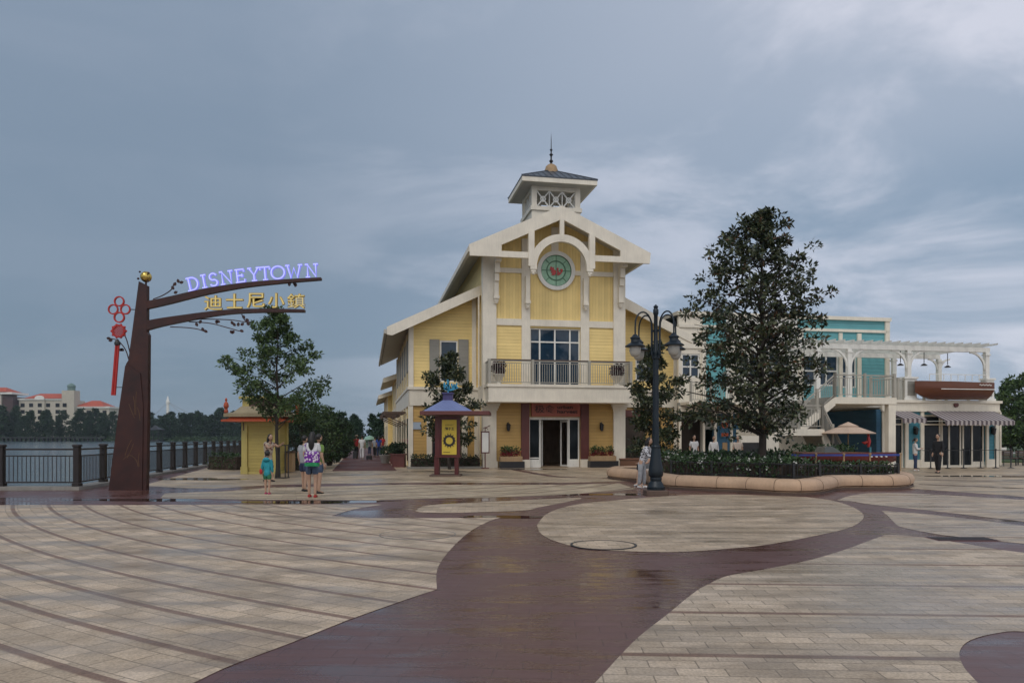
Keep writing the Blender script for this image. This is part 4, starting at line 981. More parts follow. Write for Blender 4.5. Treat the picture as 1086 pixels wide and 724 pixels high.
rail([(l0+.05,sv0-1.65,lz),(l1,sv0-1.65,lz),(e1,sv0-1.65,.1)])
rail([(Ux(953,vF),vF+.05,zP),(Ux(959.5,vF),vF+.05,zP)], 'terrace_railing')
rail([(lx0+.2,vU-1.2,zP),(l0+3,vU-1.2,zP)], 'terrace_railing')
RB.part('balcony', MB().box(lx0+.05,l0+3.1,vU-1.3,vU-.11,zP-.14,zP-.003), M['cream'])
rail([(Ux(973,vF),vF+1.2,zP),(Ux(1046,vF),vF+1.2,zP)], 'terrace_railing', .9, .6)

# wooden launch displayed on the terrace edge
def hull(L, B, H, bow=-1, z0=0, tr=.75):
    """side-on boat hull along x, bow at -x; returns MB centred at 0"""
    m = MB(); nx, ns = 22, 7; vs=[]; fs=[]
    for i in range(nx+1):
        s = i/nx; x = -L/2+L*s
        w = B/2*min(1,(max(s,0.0)/.42)**.62) if s>0 else .015
        w *= 1-.12*max(0,(s-.6)/.4)**2
        keel = z0+H*.42*max(0,1-s/.28)**1.8; sheer = z0+H*(1.0+.10*(1-s)**2)
        for k in range(ns):
            q = k/(ns-1); z = keel+(sheer-keel)*q; ww = max(.012,w*(.25+.75*min(1,q*1.9)**.7)); vs.append((x,-ww,z))
        for k in range(ns):
            q = 1-k/(ns-1); z = keel+(sheer-keel)*q; ww = max(.012,w*(.25+.75*min(1,q*1.9)**.7)); vs.append((x,ww,z))
    n2 = 2*ns
    for i in range(nx):
        for k in range(n2): fs.append((i*n2+k,(i+1)*n2+k,(i+1)*n2+(k+1)%n2,i*n2+(k+1)%n2))
    fs.append(tuple(range(n2))); fs.append(tuple(reversed(range(nx*n2,(nx+1)*n2))))
    m.add(vs,fs); return m
ub0, ub1 = Ux(972.5,vF-.5), Ux(1046.3,vF-.5); bz_a = Zf(423,1010,vF-.5)-.02; bz_b = Zf(404.5,1010,vF-.5)
tb = Thing('wooden_launch', 'varnished wooden boat mounted as a balcony front on the terrace edge', 'boat', ((ub0+ub1)/2,vF-.25,bz_a), True)
Tm = Matrix.Translation(((ub0+ub1)/2,vF-.35,0))
wdm = board('mahogany_planks', (0.13,0.042,0.02), .11, 2, .004, .3)
tb.part('hull', hull(ub1-ub0,1.5,(bz_b-bz_a)*.93,z0=bz_a).xform(Tm), wdm, smooth=True)
tb.part('waterline_stripe', MB().box(ub0+.9,ub1-.02,vF-1.125,vF-1.105,bz_a+.52*(bz_b-bz_a),bz_a+.56*(bz_b-bz_a)), M['white'])
tb.part('lettering', MB().ribbon_xz([(ub1-1.0+.06*i, bz_a+.78*(bz_b-bz_a)+.035*math.sin(i*2.1)) for i in range(13)],.03,vF-1.135,vF-1.11), M['white'], label='small white script near the stern')
m = MB()
for i in range(9): a = ub0+.4+(ub1-ub0-.8)*i/8; m.beam((a,vF-.9,bz_b),(a,vF-.9,bz_b+.33),.025,.025)
m.beam((ub0+.4,vF-.9,bz_b+.33),(ub1-.4,vF-.9,bz_b+.33),.03,.03)
tb.part('hand_rail', m, M['white'])

# ------------------------------------------------------------------ foliage helpers
rng = np.random.default_rng(11)
def leaves(centers, radii, per, size, aspect=2.2, flat_=.6, r=rng, droop=0.0):
    """rhombic folded leaves scattered in ellipsoidal clumps; centres Nx3, radii N"""
    V=[];Fc=[]
    C = np.repeat(np.asarray(centers,float), per, 0); Rr = np.repeat(np.asarray(radii,float), per)
    n = len(C); d = r.normal(size=(n,3)); d /= np.linalg.norm(d,axis=1)[:,None]; rad = Rr*(.35+.65*r.random(n)**.6)
    P = C + d*rad[:,None]*np.array([1,1,flat_])
    ax = d*.8 + r.normal(size=(n,3))*.6; ax[:,2] -= droop; ax /= np.linalg.norm(ax,axis=1)[:,None]
    s = np.cross(ax, r.normal(size=(n,3))); s /= np.linalg.norm(s,axis=1)[:,None]
    L = size*(.7+.6*r.random(n)); W = L/aspect; nn = np.cross(ax,s)
    a = P; b = P+ax*(L*.45)[:,None]+s*(W*.5)[:,None]+nn*(L*.06)[:,None]; c = P+ax*L[:,None]; e = P+ax*(L*.45)[:,None]-s*(W*.5)[:,None]+nn*(L*.06)[:,None]
    V = np.stack([a,b,c,e],1).reshape(-1,3); return V
def leafobj(name, V, mat, parent=None, off=(0,0,0)):
    V = V-np.array(off); n = len(V)//4; me = bpy.data.meshes.new(name)
    me.vertices.add(len(V)); me.vertices.foreach_set('co', V.reshape(-1))
    me.loops.add(len(V)); me.loops.foreach_set('vertex_index', np.arange(len(V),dtype=np.int32))
    me.polygons.add(n); me.polygons.foreach_set('loop_start', np.arange(n,dtype=np.int32)*4)
    me.materials.append(mat); me.update(calc_edges=True)
    o = bpy.data.objects.new(name, me); COL.objects.link(o)
    if parent: o.parent = parent
    return o
def tree(name, label, base, h, env, nclump, per, lsize, mat, crown0, trunk_r=.12, cr_=.42, seed=1, group=None, depth=.9, bare=.6, extra=None, aspect=2.2, lobes=None, rise=.55):
    """env(t)->(left,right) radii at relative crown height t in 0..1"""
    r = np.random.default_rng(seed); x,y,z = base; T = Thing(name, label, 'tree', base, group=group)
    C=[];Q=[]; m = MB()
    lean = [ (x+.04*math.sin(i*1.7+seed), y+.03*math.cos(i*2.1), z+h*.97*i/10) for i in range(11)]
    m.tube(lean, [trunk_r*(1.35 if i==0 else 1)*(1-.088*i) for i in range(11)], 9)
    nl = lobes or max(14, nclump//8); LB = []
    for j in range(nl):
        t = ((j+.5)/nl)**.9; l,rr_ = env(t); a = j*2.39996+r.random()*.7; ex = rr_*abs(math.cos(a))**.6 if math.cos(a)>0 else l*abs(math.cos(a))**.6
        rg_ = .66+.42*r.random(); ex = (1 if math.cos(a)>0 else -1)*ex*rg_; ey = math.sin(a)*(l+rr_)/2*depth*(.85+.25*r.random())
        tip = np.array([x+ex, y+ey, z+crown0+(h-crown0)*t]); rl_ = math.hypot(ex,ey)
        root = np.array([x, y, max(z+crown0*.8, tip[2]-rise*rl_)]); LB.append((root,tip))
        rad = trunk_r*.42*(1-.6*t); mid = (root+tip)/2+np.array([0,0,.08*rl_]); m.tube([root,mid,tip],[rad,rad*.6,rad*.2],6)
    for q in range(nclump):
        root,tip = LB[q%nl]; t = (tip[2]-z-crown0)/(h-crown0); k = .25+.78*r.random()**.75; jt = .13*np.linalg.norm(tip-root)+cr_*.35
        p = root+(tip-root)*k+r.normal(size=3)*jt*np.array([.75,.75,.5])
        C.append(p); Q.append(cr_*(.6+.7*r.random())*(1-.5*max(0,t)))
        if r.random() < bare:
            zz_ = max(z+crown0*.75, p[2]-(.35+.6*r.random())*math.hypot(p[0]-x,p[1]-y)); tt = min(1,(zz_-z)/h)
            s0 = Vector((x,y,zz_)); e_ = Vector(p); mid = (s0+e_)/2+Vector((0,0,.12)); rad = trunk_r*.16*(1-.6*tt)
            m.tube([s0,mid,e_],[rad,rad*.6,rad*.25],5)
    T.part('trunk', m, M['bark'], smooth=True)
    if extra:
        k = int(len(C)*extra[1]); idx = r.permutation(len(C))[:k]
        V2 = leaves([C[i] for i in idx],[Q[i] for i in idx],max(2,per//6),lsize*.9,aspect,r=r)
    V = leaves(C,Q,per,lsize,aspect,r=r)
    o = leafobj('crown', V, mat, T.o, base)
    if extra: 
        me2 = leafobj('dry_leaves', V2, extra[0], T.o, base)
    return T
def interp(tab):
    xs = [a[0] for a in tab]; return lambda t: (float(np.interp(t,xs,[a[1] for a in tab])), float(np.interp(t,xs,[a[2] for a in tab])))
# big magnolia
Yt = 25.5; bx = (808-543)/F*Yt
def pxz(py, Y): return EYE+(HOR-py)/F*Y
sil = [(225,797,806),(238,778,826),(252,760,836),(277,740,844),(290,742,860),(303,734,878),(320,730,876),(345,733,866),(370,724,868),(395,716,860),(415,708,866),(440,706,862),(452,716,848),(460,760,832)]
zt0, zt1 = pxz(450,Yt), pxz(224,Yt)
tab = sorted(((pxz(p,Yt)-zt0)/(zt1-zt0), (808-a)/F*Yt*.95, (b-808)/F*Yt*.95) for p,a,b in sil)
tree('magnolia_tree', 'tall dense magnolia tree standing in the flower planter', (bx,Yt,.35), zt1-.35, interp(tab), 540, 31, .165, M['lf_mag'], zt0-.35, .14, .29, 5, lobes=72, bare=.12, rise=.35, extra=(M['lf_brown'],.5), depth=.95)
# left tree by the booth
Yl = 29.5; bl = (294-543)/F*Yl
sil = [(330,286,302),(345,268,312),(355,272,325),(370,258,322),(378,245,340),(390,241,352),(400,246,350),(412,262,340),(422,252,335),(432,262,325),(440,275,318)]
z0_, z1_ = pxz(440,Yl), pxz(327,Yl)
tab = sorted(((pxz(p,Yl)-z0_)/(z1_-z0_), (294-a)/F*Yl*.92, (b-294)/F*Yl*1.12) for p,a,b in sil)
tree('plaza_tree', 'young green tree with thin dark trunk beside the yellow booth', (bl,Yl,.0), z1_, interp(tab), 250, 40, .14, M['lf_mid'], z0_, .085, .25, 19, lobes=26, rise=.45, bare=.2)
# magnolias before the two wings
Y = 37.0; 
sil = [(377,470,480),(392,462,492),(405,450,500),(415,455,498),(428,442,508),(440,436,510),(452,445,500),(465,455,492)]
z0_, z1_ = pxz(470,Y), pxz(374,Y); tab = sorted(((pxz(p,Y)-z0_)/(z1_-z0_), (476-a)/F*Y, (b-476)/F*Y) for p,a,b in sil)
tree('magnolia_tree', 'small magnolia tree behind the violet-roofed notice kiosk', ((476-543)/F*Y,Y,0), z1_, interp(tab), 110, 42, .20, M['lf_mag'], z0_, .07, .38, 21)
Y = 35.5
sil = [(368,686,696),(385,676,704),(400,672,718),(415,668,722),(430,676,720),(445,672,715),(458,668,718),(475,672,715)]
z0_, z1_ = pxz(482,Y), pxz(366,Y); tab = sorted(((pxz(p,Y)-z0_)/(z1_-z0_), (692-a)/F*Y, (b-692)/F*Y) for p,a,b in sil)
tree('magnolia_tree', 'small magnolia tree behind the blue-grey street lamp', ((692-543)/F*Y,Y,0), z1_, interp(tab), 135, 42, .20, M['lf_mag'], z0_, .07, .38, 33)

def hedge(name, label, polyline, w, h, z0=0, per=260, size=.09, mat='lf_hedge', flowers=None, group=None, cat='hedge', core=True, seed=3):
    """clipped hedge along a ground polyline"""
    r = np.random.default_rng(seed); P = [Vector((*p,0)) for p in polyline]; T = Thing(name, label, cat, (P[0].x,P[0].y,z0), group=group); V=[]; W=[]
    m = MB()
    for i in range(len(P)-1):
        a,b = P[i],P[i+1]; L=(b-a).length; d=(b-a)/L; n_=Vector((-d.y,d.x,0))
        m.hull8([a-n_*w*.36+Vector((0,0,z0)),b-n_*w*.36+Vector((0,0,z0)),b+n_*w*.36+Vector((0,0,z0)),a+n_*w*.36+Vector((0,0,z0)),
                 a-n_*w*.34+Vector((0,0,z0+h*.82)),b-n_*w*.34+Vector((0,0,z0+h*.82)),b+n_*w*.34+Vector((0,0,z0+h*.82)),a+n_*w*.34+Vector((0,0,z0+h*.82))])
        k = int(L*per)
        s = r.random(k)*L; q = r.random(k); top = q < .45
        lat = np.where(top,(r.random(k)-.5)*w, np.sign(r.random(k)-.5)*w*.5*(.85+.2*r.random(k))); zz = np.where(top, h*(.88+.16*r.random(k)), h*r.random(k))
        C = np.array(a)[None]+s[:,None]*np.array(d)[None]+lat[:,None]*np.array(n_)[None]; C[:,2] = z0+zz+.04*np.sin(s*3.1)+.03*np.sin(s*7.7)
        V.append(C)
        if flowers:
            k = int(L*flowers[1]); s = r.random(k)*L; lat = (r.random(k)-.5)*w*1.05; C = np.array(a)[None]+s[:,None]*np.array(d)[None]+lat[:,None]*np.array(n_)[None]; C[:,2] = z0+h*(.95+.15*r.random(k)) ; C[::2,2] -= h*r.random(len(C[::2]))*.8; C[::2,:2] += (np.sign(lat[::2])*w*.5-lat[::2])[:,None]*np.array(n_)[None,:2]; W.append(C)
    if core: T.part('core', m, M['soil'])
    V = np.concatenate(V); leafobj('foliage', leaves(V, np.full(len(V),size*.6), 1, size, 1.9, 1, r), M[mat], T.o, T.off)
    if flowers:
        W = np.concatenate(W); leafobj('blossom', leaves(W, np.full(len(W),.03), 5, flowers[2] if len(flowers)>2 else .05, 1.3, 1, r), M[flowers[0]], T.o, T.off)
    return T
def shrub(name, label, x, y, rx, h, mat, n=40, per=26, size=.12, seed=1, group=None, ry=None, z0=0, cat='shrub', T=None):
    r = np.random.default_rng(seed); new = T is None
    if new: T = Thing(name, label, cat, (x,y,z0), group=group)
    C=[];Q=[];m=MB()
    for i in range(n):
        t = r.random(); a = r.random()*6.283; k = r.random()**.5; w = math.sqrt(max(.05,1-(2*t-1)**2*.9))
        C.append((x+math.cos(a)*rx*k*w, y+math.sin(a)*(ry or rx)*k*w, z0+h*(.08+.88*t))); Q.append(.16*min(1.4,rx+.3)*(.7+.6*r.random()))
        if i%3==0: m.tube([(x+.1*rx*math.cos(a),y,z0),C[-1]],[.02,.006],4)
    T.part('stem', m, M['bark']); leafobj('foliage', leaves(C,Q,per,size,r=r), M[mat], T.o, T.off); return T

# ------------------------------------------------------------------ planter with curved stone bench
FP = [G(675,511.5),G(688,515),G(702,518),G(725,519.6),G(759.5,521.3),G(783,522.2),G(806,523.7),G(828,525),G(850,525.4),G(868,524.6),G(883,522.2),G(893,519.8),G(915,519.2),G(941,519.4),G(958,518.7),G(968,517)]
FP = [(x,y+.0) for x,y in FP]
x1_,y1_ = FP[-1]; x0_,y0_ = FP[0]
back = [(x1_+.75,y1_+1.4),(x1_+.9,y1_+3.2),(x1_+.3,y1_+5),(12.5,30.5),(8,31),(4.6,30.6),(3.75,29.6),(3.7,28.2)]
loop = FP+back
def cr2(P, n=3):
    out=[]; L=len(P)
    for i in range(L):
        p0,p1,p2,p3 = P[i-1],P[i],P[(i+1)%L],P[(i+2)%L]
        for k in range(n):
            t=k/n; out.append(tuple(0.5*((2*p1[j])+(-p0[j]+p2[j])*t+(2*p0[j]-5*p1[j]+4*p2[j]-p3[j])*t*t+(-p0[j]+3*p1[j]-3*p2[j]+p3[j])*t**3) for j in (0,1)))
    return out
lp = cr2(loop,3)
def offset(P, d):
    out=[]; n=len(P)
    for i in range(n):
        a,b = Vector(P[i-1]),Vector(P[(i+1)%n]); t=(b-a).normalized(); nn=Vector((-t.y,t.x)); out.append(tuple(Vector(P[i])+nn*d))
    return out
prof = [(.10,0),(.10,.09),(.02,.13),(.0,.22),(.03,.33),(.10,.40),(.20,.43),(.52,.43),(.58,.40),(.58,.3)]
bt = Thing('planter_bench', 'long curving tan stone bench edge around the flower planter', 'planter', (7.5,25,0))
m = MB(); rings=[[(*p,z) for p in offset(lp,d)] for d,z in prof]; n=len(lp)
vs=[p for r_ in rings for p in r_]; fs=[(j*n+i,j*n+(i+1)%n,(j+1)*n+(i+1)%n,(j+1)*n+i) for j in range(len(prof)-1) for i in range(n)]
m.add(vs,fs)
bt.part('bench_edge', m, M['stone'], smooth=True)
m = MB()
for i in range(0,n,4):   # joints between the cast blocks
    for j in range(1,7):
        p = Vector(rings[j][i]); q = Vector(rings[j+1][i]); c0 = Vector((*lp[i],.2)); o_ = (p-Vector((*offset(lp,.3)[i],.25))).normalized()*.003
        m.beam(p+o_,q+o_,.012,.008)
bt.part('joint', m, M['brownstone'])
bt.part('foot_course', MB().prism_xy(offset(lp,.04),0.0,.07), M['brownstone'])
bt.part('soil', MB().prism_xy(offset(lp,.5),.2,.36), M['soil'])
# hedge groups inside, with low iron fences
def at2(px, Y): return ((px-543)/F*Y, Y)
h1 = [at2(706,24.9),at2(750,24.2),at2(800,23.4),at2(835,22.6),at2(864,22.5)]
h1 = [at2(708,25.4),at2(750,24.6),at2(800,23.7),at2(835,22.9),at2(862,22.9)]
hedge('flower_hedge', 'low green hedge with white blossoms behind the front black edging fence', h1, .9, .52, .36, 420, .10, 'lf_hedge', ('lf_white',9,.07), seed=4)
h2 = [at2(866,24.9),at2(905,24.6),at2(944,24.6)]
hedge('flower_hedge', 'flowering hedge at the right end of the stone planter', h2, .8, .34, .36, 420, .10, 'lf_hedge', ('lf_white',8,.07), seed=5)
h3 = [at2(700,27.2),at2(760,27),at2(820,26.6),at2(838,26.6)]
hedge('flower_hedge', 'back row of green planting round the magnolia trunk', h3, 1.3, .62, .36, 420, .13, 'lf_hedge', ('lf_white',6,.09), seed=6)
hedge('flower_hedge', 'bushy planting behind the magnolia, nearest the blue building', [at2(705,29.2),at2(800,28.8),at2(832,28.8)], 1.1, .65, .3, 300, .14, 'lf_dark', ('lf_white',4,.09), seed=7)
def edging(label, P, z0, h):
    T = Thing('edging_fence', label, 'fence', (*P[0],z0)); m = MB()
    for i in range(len(P)-1):
        a,b = Vector((*P[i],z0)),Vector((*P[i+1],z0)); n_=int((b-a).length/.11); u_=Vector((0,0,1))
        m.beam(a+u_*h,b+u_*h,.035,.035); m.beam(a+u_*.06,b+u_*.06,.03,.03)
        for k in range(n_+1): q=a+(b-a)*k/n_; m.beam(q,q+u_*h,.014,.014)
    T.part('rails', m, M['black']); pm=MB()
    for i,p in enumerate(P):
        T.part('post', MB().box(p[0]-.035,p[0]+.035,p[1]-.035,p[1]+.035,z0,z0+h+.06), M['black'])
edging('low black iron fence along the front flower hedge', [(x-.0,y-.52) for x,y in h1]+[(h1[-1][0]+.35,h1[-1][1]+.4)], .36, .42)
edging('low black iron fence round the right-hand flower hedge', [(h2[0][0]-.1,h2[0][1]-.5)]+[(x,y-.52) for x,y in h2[1:]]+[(h2[-1][0]+.35,h2[-1][1]+.3)], .36, .33)

# ------------------------------------------------------------------ street lamp
lx, ly = G(695.5,525.5); ly += .2; lx = (695.5-543)/F*ly
sl_t = Thing('street_lamp', 'blue-grey four-armed street lamp with frosted bell globes', 'street lamp', (lx,ly,0))
sl_t.part('plinth', MB().bbox(lx-.30,lx+.30,ly-.30,ly+.30,0,.15,.02), M['brownstone'])
sl_t.part('base', MB().lathe((lx,ly,.15),[(.24,0),(.245,.08),(.21,.12),(.20,.17),(.15,.24),(.165,.30),(.155,.34),(.20,.40),(.205,.5),(.19,.62),(.15,.85),(.125,1.1),(.12,1.15),(.13,1.18),(.105,1.22)],20), M['lampblue'], smooth=True)
zt = pxz(336,ly)
sl_t.part('post', MB().lathe((lx,ly,1.3),[(.095,0),(.085,.9),(.078,2.2),(.078,2.42),(.11,2.44),(.11,2.5),(.08,2.53),(.1,2.62),(.06,2.7),(.055,zt-1.3-.25)],18).lathe((lx,ly,zt-.3),[(.055,0),(.055,.35),(.075,.38),(.075,.5),(.05,.53),(.07,.58),(.01,.64)],12), M['lampblue'], smooth=True)
for k in range(4):
    a = R(30+90*k); dx,dy = math.cos(a),math.sin(a); q = lambda r_,z: (lx+dx*r_, ly+dy*r_, z)
    zc_ = 4.62
    P = [q(.15,3.82),q(.15,4.2),q(.15,4.55)]+[q(.15+.285*(1-math.cos(t)), 4.62+.36*math.sin(t)) for t in [math.pi*i/10 for i in range(1,10)]]+[q(.72,4.55),q(.72,4.34)]
    ar = sl_t.part('arm', MB().tube(P,.022,8).beam(q(.05,3.86),q(.16,3.86),.05,.05).beam(q(.05,4.5),q(.16,4.5),.04,.04), M['lampblue'], smooth=True)
    ln = sl_t.part('lamp_shade', MB().lathe(q(.72,4.02),[(.27,0),(.275,.02),(.24,.045),(.17,.09),(.12,.12),(.11,.2),(.135,.22),(.135,.25),(.10,.27),(.04,.34)],20), M['lampblue'], smooth=True)
    sl_t.part('globe', MB().lathe(q(.72,3.74),[(.01,0),(.07,.015),(.12,.06),(.15,.14),(.155,.22),(.15,.285)],20), M['globe'], ln, True)

# ------------------------------------------------------------------ gateway sign
Yg = 22.6
def gx(px): return (px-543)/F*Yg
def gz(py): return EYE+(HOR-py)/F*Yg
gt = Thing('gateway_sign', 'tall tapering rust-brown gateway pylon carrying two curved arms of illuminated letters', 'sign', (gx(137),Yg,0))
gt.part('pylon', MB().prism_xz([(gx(117),0),(gx(156),0),(gx(157.5),gz(430)),(gx(158),gz(355)),(gx(156.3),gz(352)),(gx(156.3),gz(303)),(gx(148),gz(298.5)),(gx(137),gz(382)),(gx(134.5),gz(386)),(gx(128.5),gz(430))], Yg-.05, Yg+.13), M['rust'])
gt.part('plate', MB().prism_xz([(gx(116.4),0),(gx(152),0),(gx(153),gz(430)),(gx(150),gz(396)),(gx(136),gz(386.5)),(gx(134),gz(388)),(gx(128),gz(430))], Yg-.075, Yg-.053), M['rust'])
brz_ = paint('dull_bronze_inlay',(0.20,0.11,0.045),.5,.3)
def reed(P): gm_.ribbon_xz([(gx(a),gz(b)) for a,b in P], .007, Yg-.082, Yg-.076)
for P in ([(138,428),(141,436),(144,443)],[(143,420),(144,428),(144.5,440)],[(146,415),(145.5,425),(145.5,440)],[(141,466),(137,474),(134,483)],[(143,470),(140,478),(136,486)],[(132,487),(137,483),(141,483),(146,488),(148,495)],[(149,480),(148,488),(149,494)],[(147,432),(149,438),(150,446)]):
    gm_ = MB(); reed(cr(P,4)); gt.part('reed_ornament', gm_, brz_)
gt.part('ball_finial', MB().ball((gx(153.5),Yg+.08,gz(293)),.165), M['gold'], smooth=True)
m = MB().tube([(gx(153.5),Yg+.08,gz(304)),(gx(153.5),Yg+.08,gz(298))],.03).ball((gx(148),Yg-.08,gz(296)),.035).ball((gx(158.5),Yg-.06,gz(290)),.035).ball((gx(157),Yg,gz(298)),.035).ball((gx(150),Yg-.1,gz(289)),.03)
gt.part('finial_leaf', m, M['rust'])
def arm(top, bot, name='arm'):
    T_ = cr(top,6); B_ = cr(bot,6); m = MB(); n=len(T_)
    for i in range(n-1):
        m.prism_xz([(gx(T_[i][0]),gz(T_[i][1])),(gx(T_[i+1][0]),gz(T_[i+1][1])),(gx(B_[i+1][0]),gz(B_[i+1][1])),(gx(B_[i][0]),gz(B_[i][1]))], Yg-.045, Yg+.125)
    return gt.part(name, m, M['rust'])
upT = [(156,319.5),(180,314.5),(218,306),(258,300),(300,296.5),(340.5,294.3)]; upB = [(156,327.5),(180,322),(218,312.5),(258,305),(300,300.3),(340.5,296.9)]
loT = [(156,340),(180,336),(235,329),(280,327.3),(323,328.2)]; loB = [(156,350),(180,344),(235,334),(280,331.2),(323,331)]
ua = arm(upT,upB); la = arm(loT,loB)
def topz(T_, x):
    P = cr(T_,6); return float(np.interp(x,[p[0] for p in P],[p[1] for p in P]))
lil = emit('lit_lilac_letter', (0.19,0.20,0.72), 0.62, (0.2,0.2,0.5)); lilc = emit('lit_pale_tube', (0.42,0.47,0.95), 0.7, (.4,.4,.6))
ivory = emit('lit_ivory_edge', (0.80,0.62,0.22), 0.30, (.5,.4,.15)); golds = paint('gold_letter_face',(0.42,0.30,0.07),.35,.15)
def arcp(cx,cy,rx,ry,a0,a1,n=14): return [(cx+rx*math.cos(R(a0+(a1-a0)*i/n)),cy+ry*math.sin(R(a0+(a1-a0)*i/n))) for i in range(n+1)]
sf_ = .14
GL = {'D':[[(0.2,0),(.2,1)],[(0,0.0),(.45,0.0)],[(0,1),(.45,1)],arcp(.42,.5,.5,.5,90,-90)],
 'I':[[(.5,0),(.5,1)],[(.15,0),(.85,0)],[(.15,1),(.85,1)]],
 'S':[arcp(.5,.74,.38,.26,20,270)+arcp(.5,.25,.40,.25,90,-160)],
 'N':[[(.15,0),(.15,1),(.85,0),(.85,1)],[(-.02,0),(.34,0)],[(-.05,1),(.2,1)],[(.66,1),(1.05,1)]],
 'E':[[(.2,0),(.2,1)],[(.02,0),(.9,0),(.9,.22)],[(.02,1),(.85,1),(.85,.8)],[(.2,.52),(.68,.52)],[(.68,.4),(.68,.64)]],
 'Y':[[(.05,1),(.5,.45),(.95,1)],[(.5,.45),(.5,0)],[(.25,0),(.75,0)],[(-.12,1),(.25,1)],[(.75,1),(1.12,1)]],
 'T':[[(.5,0),(.5,1)],[(.0,.78),(.0,1),(1,1),(1,.78)],[(.25,0),(.75,0)]],
 'O':[arcp(.5,.5,.5,.5,0,360,28)],
 'W':[[(.05,1),(.28,0),(.5,.8),(.72,0),(.95,1)],[(-.1,1),(.2,1)],[(.8,1),(1.1,1)]]}
LT = [('D',199.5,212),('I',213.5,221),('S',222.5,232),('N',234.5,247.5),('E',250,261),('Y',264.5,275),('T',276.5,286.5),('O',288,302),('W',304.5,319.5),('N',324.5,337)]
for ch,xa,xb in LT:
    xm = (xa+xb)/2; bz = gz(topz(upT,xm))+.015; slope = math.atan2(-(topz(upT,xb)-topz(upT,xa)), xb-xa); w = (xb-xa)/F*Yg; h = .375
    cs,sn = math.cos(slope),math.sin(slope); m = MB(); c2 = MB()
    for pl in GL[ch]:
        P = [(( (p[0]-.5)*w)*cs-(p[1]*h)*sn+gx(xm), bz+.02+((p[0]-.5)*w)*sn+(p[1]*h)*cs) for p in pl]
        m.ribbon_xz(P,.068,Yg-.0,Yg+.07); c2.ribbon_xz(P,.024,Yg-.012,Yg-.001)
    L_o = gt.part('letter', m, lil, ua); gt.part('tube', c2, lilc, None) if False else None
    q = mesh_obj('light_tube', c2, lilc, ua, gt.off)
for ch,xa,xb in (('迪',216.5,236),('士',239.5,258),('尼',261.5,281),('小',284,302),('鎮',304.5,323.5)):
    xm=(xa+xb)/2; z0_ = gz(topz(loT,xm))+.02; m = text_mb(ch,.5,.012,.035); fit(m,gx(xa),gx(xb),z0_,z0_+.455,Yg+.02)
    mesh_obj('letter', m, golds, la, gt.off)
    m = text_mb(ch,.5,-.004,.004); fit(m,gx(xa+.5),gx(xb-.5),z0_+.012,z0_+.44,Yg-.022); mesh_obj('letter_face', m, ivory, la, gt.off)
# tendrils and leaves
def tendril(P, lv, r0=.016):
    m = MB().tube([(gx(a),Yg+.03,gz(b)) for a,b in cr(P,6)], r0, 6)
    for (a,b,an) in lv:
        c = (gx(a),gz(b)); L=.13; q=[(c[0]+L*math.cos(R(an))*s+w_*L*math.sin(R(an)), c[1]+L*math.sin(R(an))*s-w_*L*math.cos(R(an))) for s,w_ in ((0,0),(.25,.3),(.65,.32),(1,0),(.65,-.32),(.25,-.3))]
        m.prism_xz(q,Yg+.01,Yg+.035)
    gt.part('tendril', m, M['rust'])
tendril([(162,317),(172,313),(181,307),(184,300)],[(184,307,120),(184,303,60),(189,300,100),(190,300,20),(184,311,30)])
tendril([(170,343),(200,338.5),(240,338.7),(258,341),(265,341.3)],[(229,339,-80),(247,342,-60),(229,340,-20)])
tendril([(180,346.5),(195,347),(208,348.5),(216,351)],[(209,346,110),(211,343,60),(214,347,-70),(216,350,-30)])
tendril([(200,341),(222,342.5),(240,347),(254,351)],[(244,350,-60),(248,350,-120),(252,346,80),(255,345,40),(247,344,120),(254,350,-20)])
tendril([(256,333),(259,339),(263,342)],[(257,334,-60),(260,338,-30),(262,341,-70)])
tendril([(306,298),(308,300)],[(307,299,-100),(311,299,-60),(314,300,-110)])
# red ornament hanging off the pylon: generic cluster of rings, knot and tassel
def ornq(px,py): return (gx(px),gz(py))
for c,ro_,ri_ in (((120,328),.155,.118),((133,328),.155,.118),((126.5,319.5),.155,.118),((126.5,336.5),.165,.125)):
    gt.part('ornament_ring', MB().ring_xz(ornq(*c),ro_,ri_,Yg-.03+.005*c[0]%.01,Yg+.03,24), M['red'])
kx,kz = ornq(126,351)
m = MB().ring_xz((kx,kz),.20,.15,Yg-.04,Yg+.04,20)
for i in range(-3,4):
    w_ = .17*math.sqrt(1-(i/4)**2); m.beam((kx-w_*.7+i*.035,Yg-.035,kz-w_*.7-i*.035),(kx+w_*.7+i*.035,Yg-.035,kz+w_*.7-i*.035),.022,.02,(0,1,0)); m.beam((kx-w_*.7+i*.035,Yg+.0,kz+w_*.7+i*.035),(kx+w_*.7+i*.035,Yg+.0,kz-w_*.7+i*.035),.022,.02,(0,1,0))
for i in range(10):
    a=R(36*i); m.ball((kx+.22*math.cos(a),Yg,kz+.2*math.sin(a)),.035,.03,.035,8,6)
gt.part('knot', m, M['red'])
gt.part('cap', MB().lathe((gx(124.5),Yg,gz(366.5)),[(.03,0),(.08,.02),(.09,.08),(.06,.14),(.02,.2)],12), M['black'], smooth=True)
m = MB(); 
for dx_ in (-.035,.035): m.tube([(gx(124.5)+dx_,Yg,gz(366)),(gx(120.3)+dx_,Yg,gz(419))],[.035,.038],10)
gt.part('tassel', m, M['red'], smooth=True)
m = MB().tube([(gx(138),Yg,gz(328)),(gx(147),Yg,gz(328.5))],.015).tube([(gx(121),Yg,gz(410.5)),(gx(132),Yg,gz(410.5))],.012)
gt.part('bracket', m, M['black'])
tendril([(136,381),(134,374),(131,368),(126,362)],[(131,372,140),(130,370,200)])
tendril([(138,378),(136,368),(133,358),(130,354)],[(132,356,120)])
tendril([(125,361),(119,359),(115,359)],[(117,359,170),(119,360,200)])

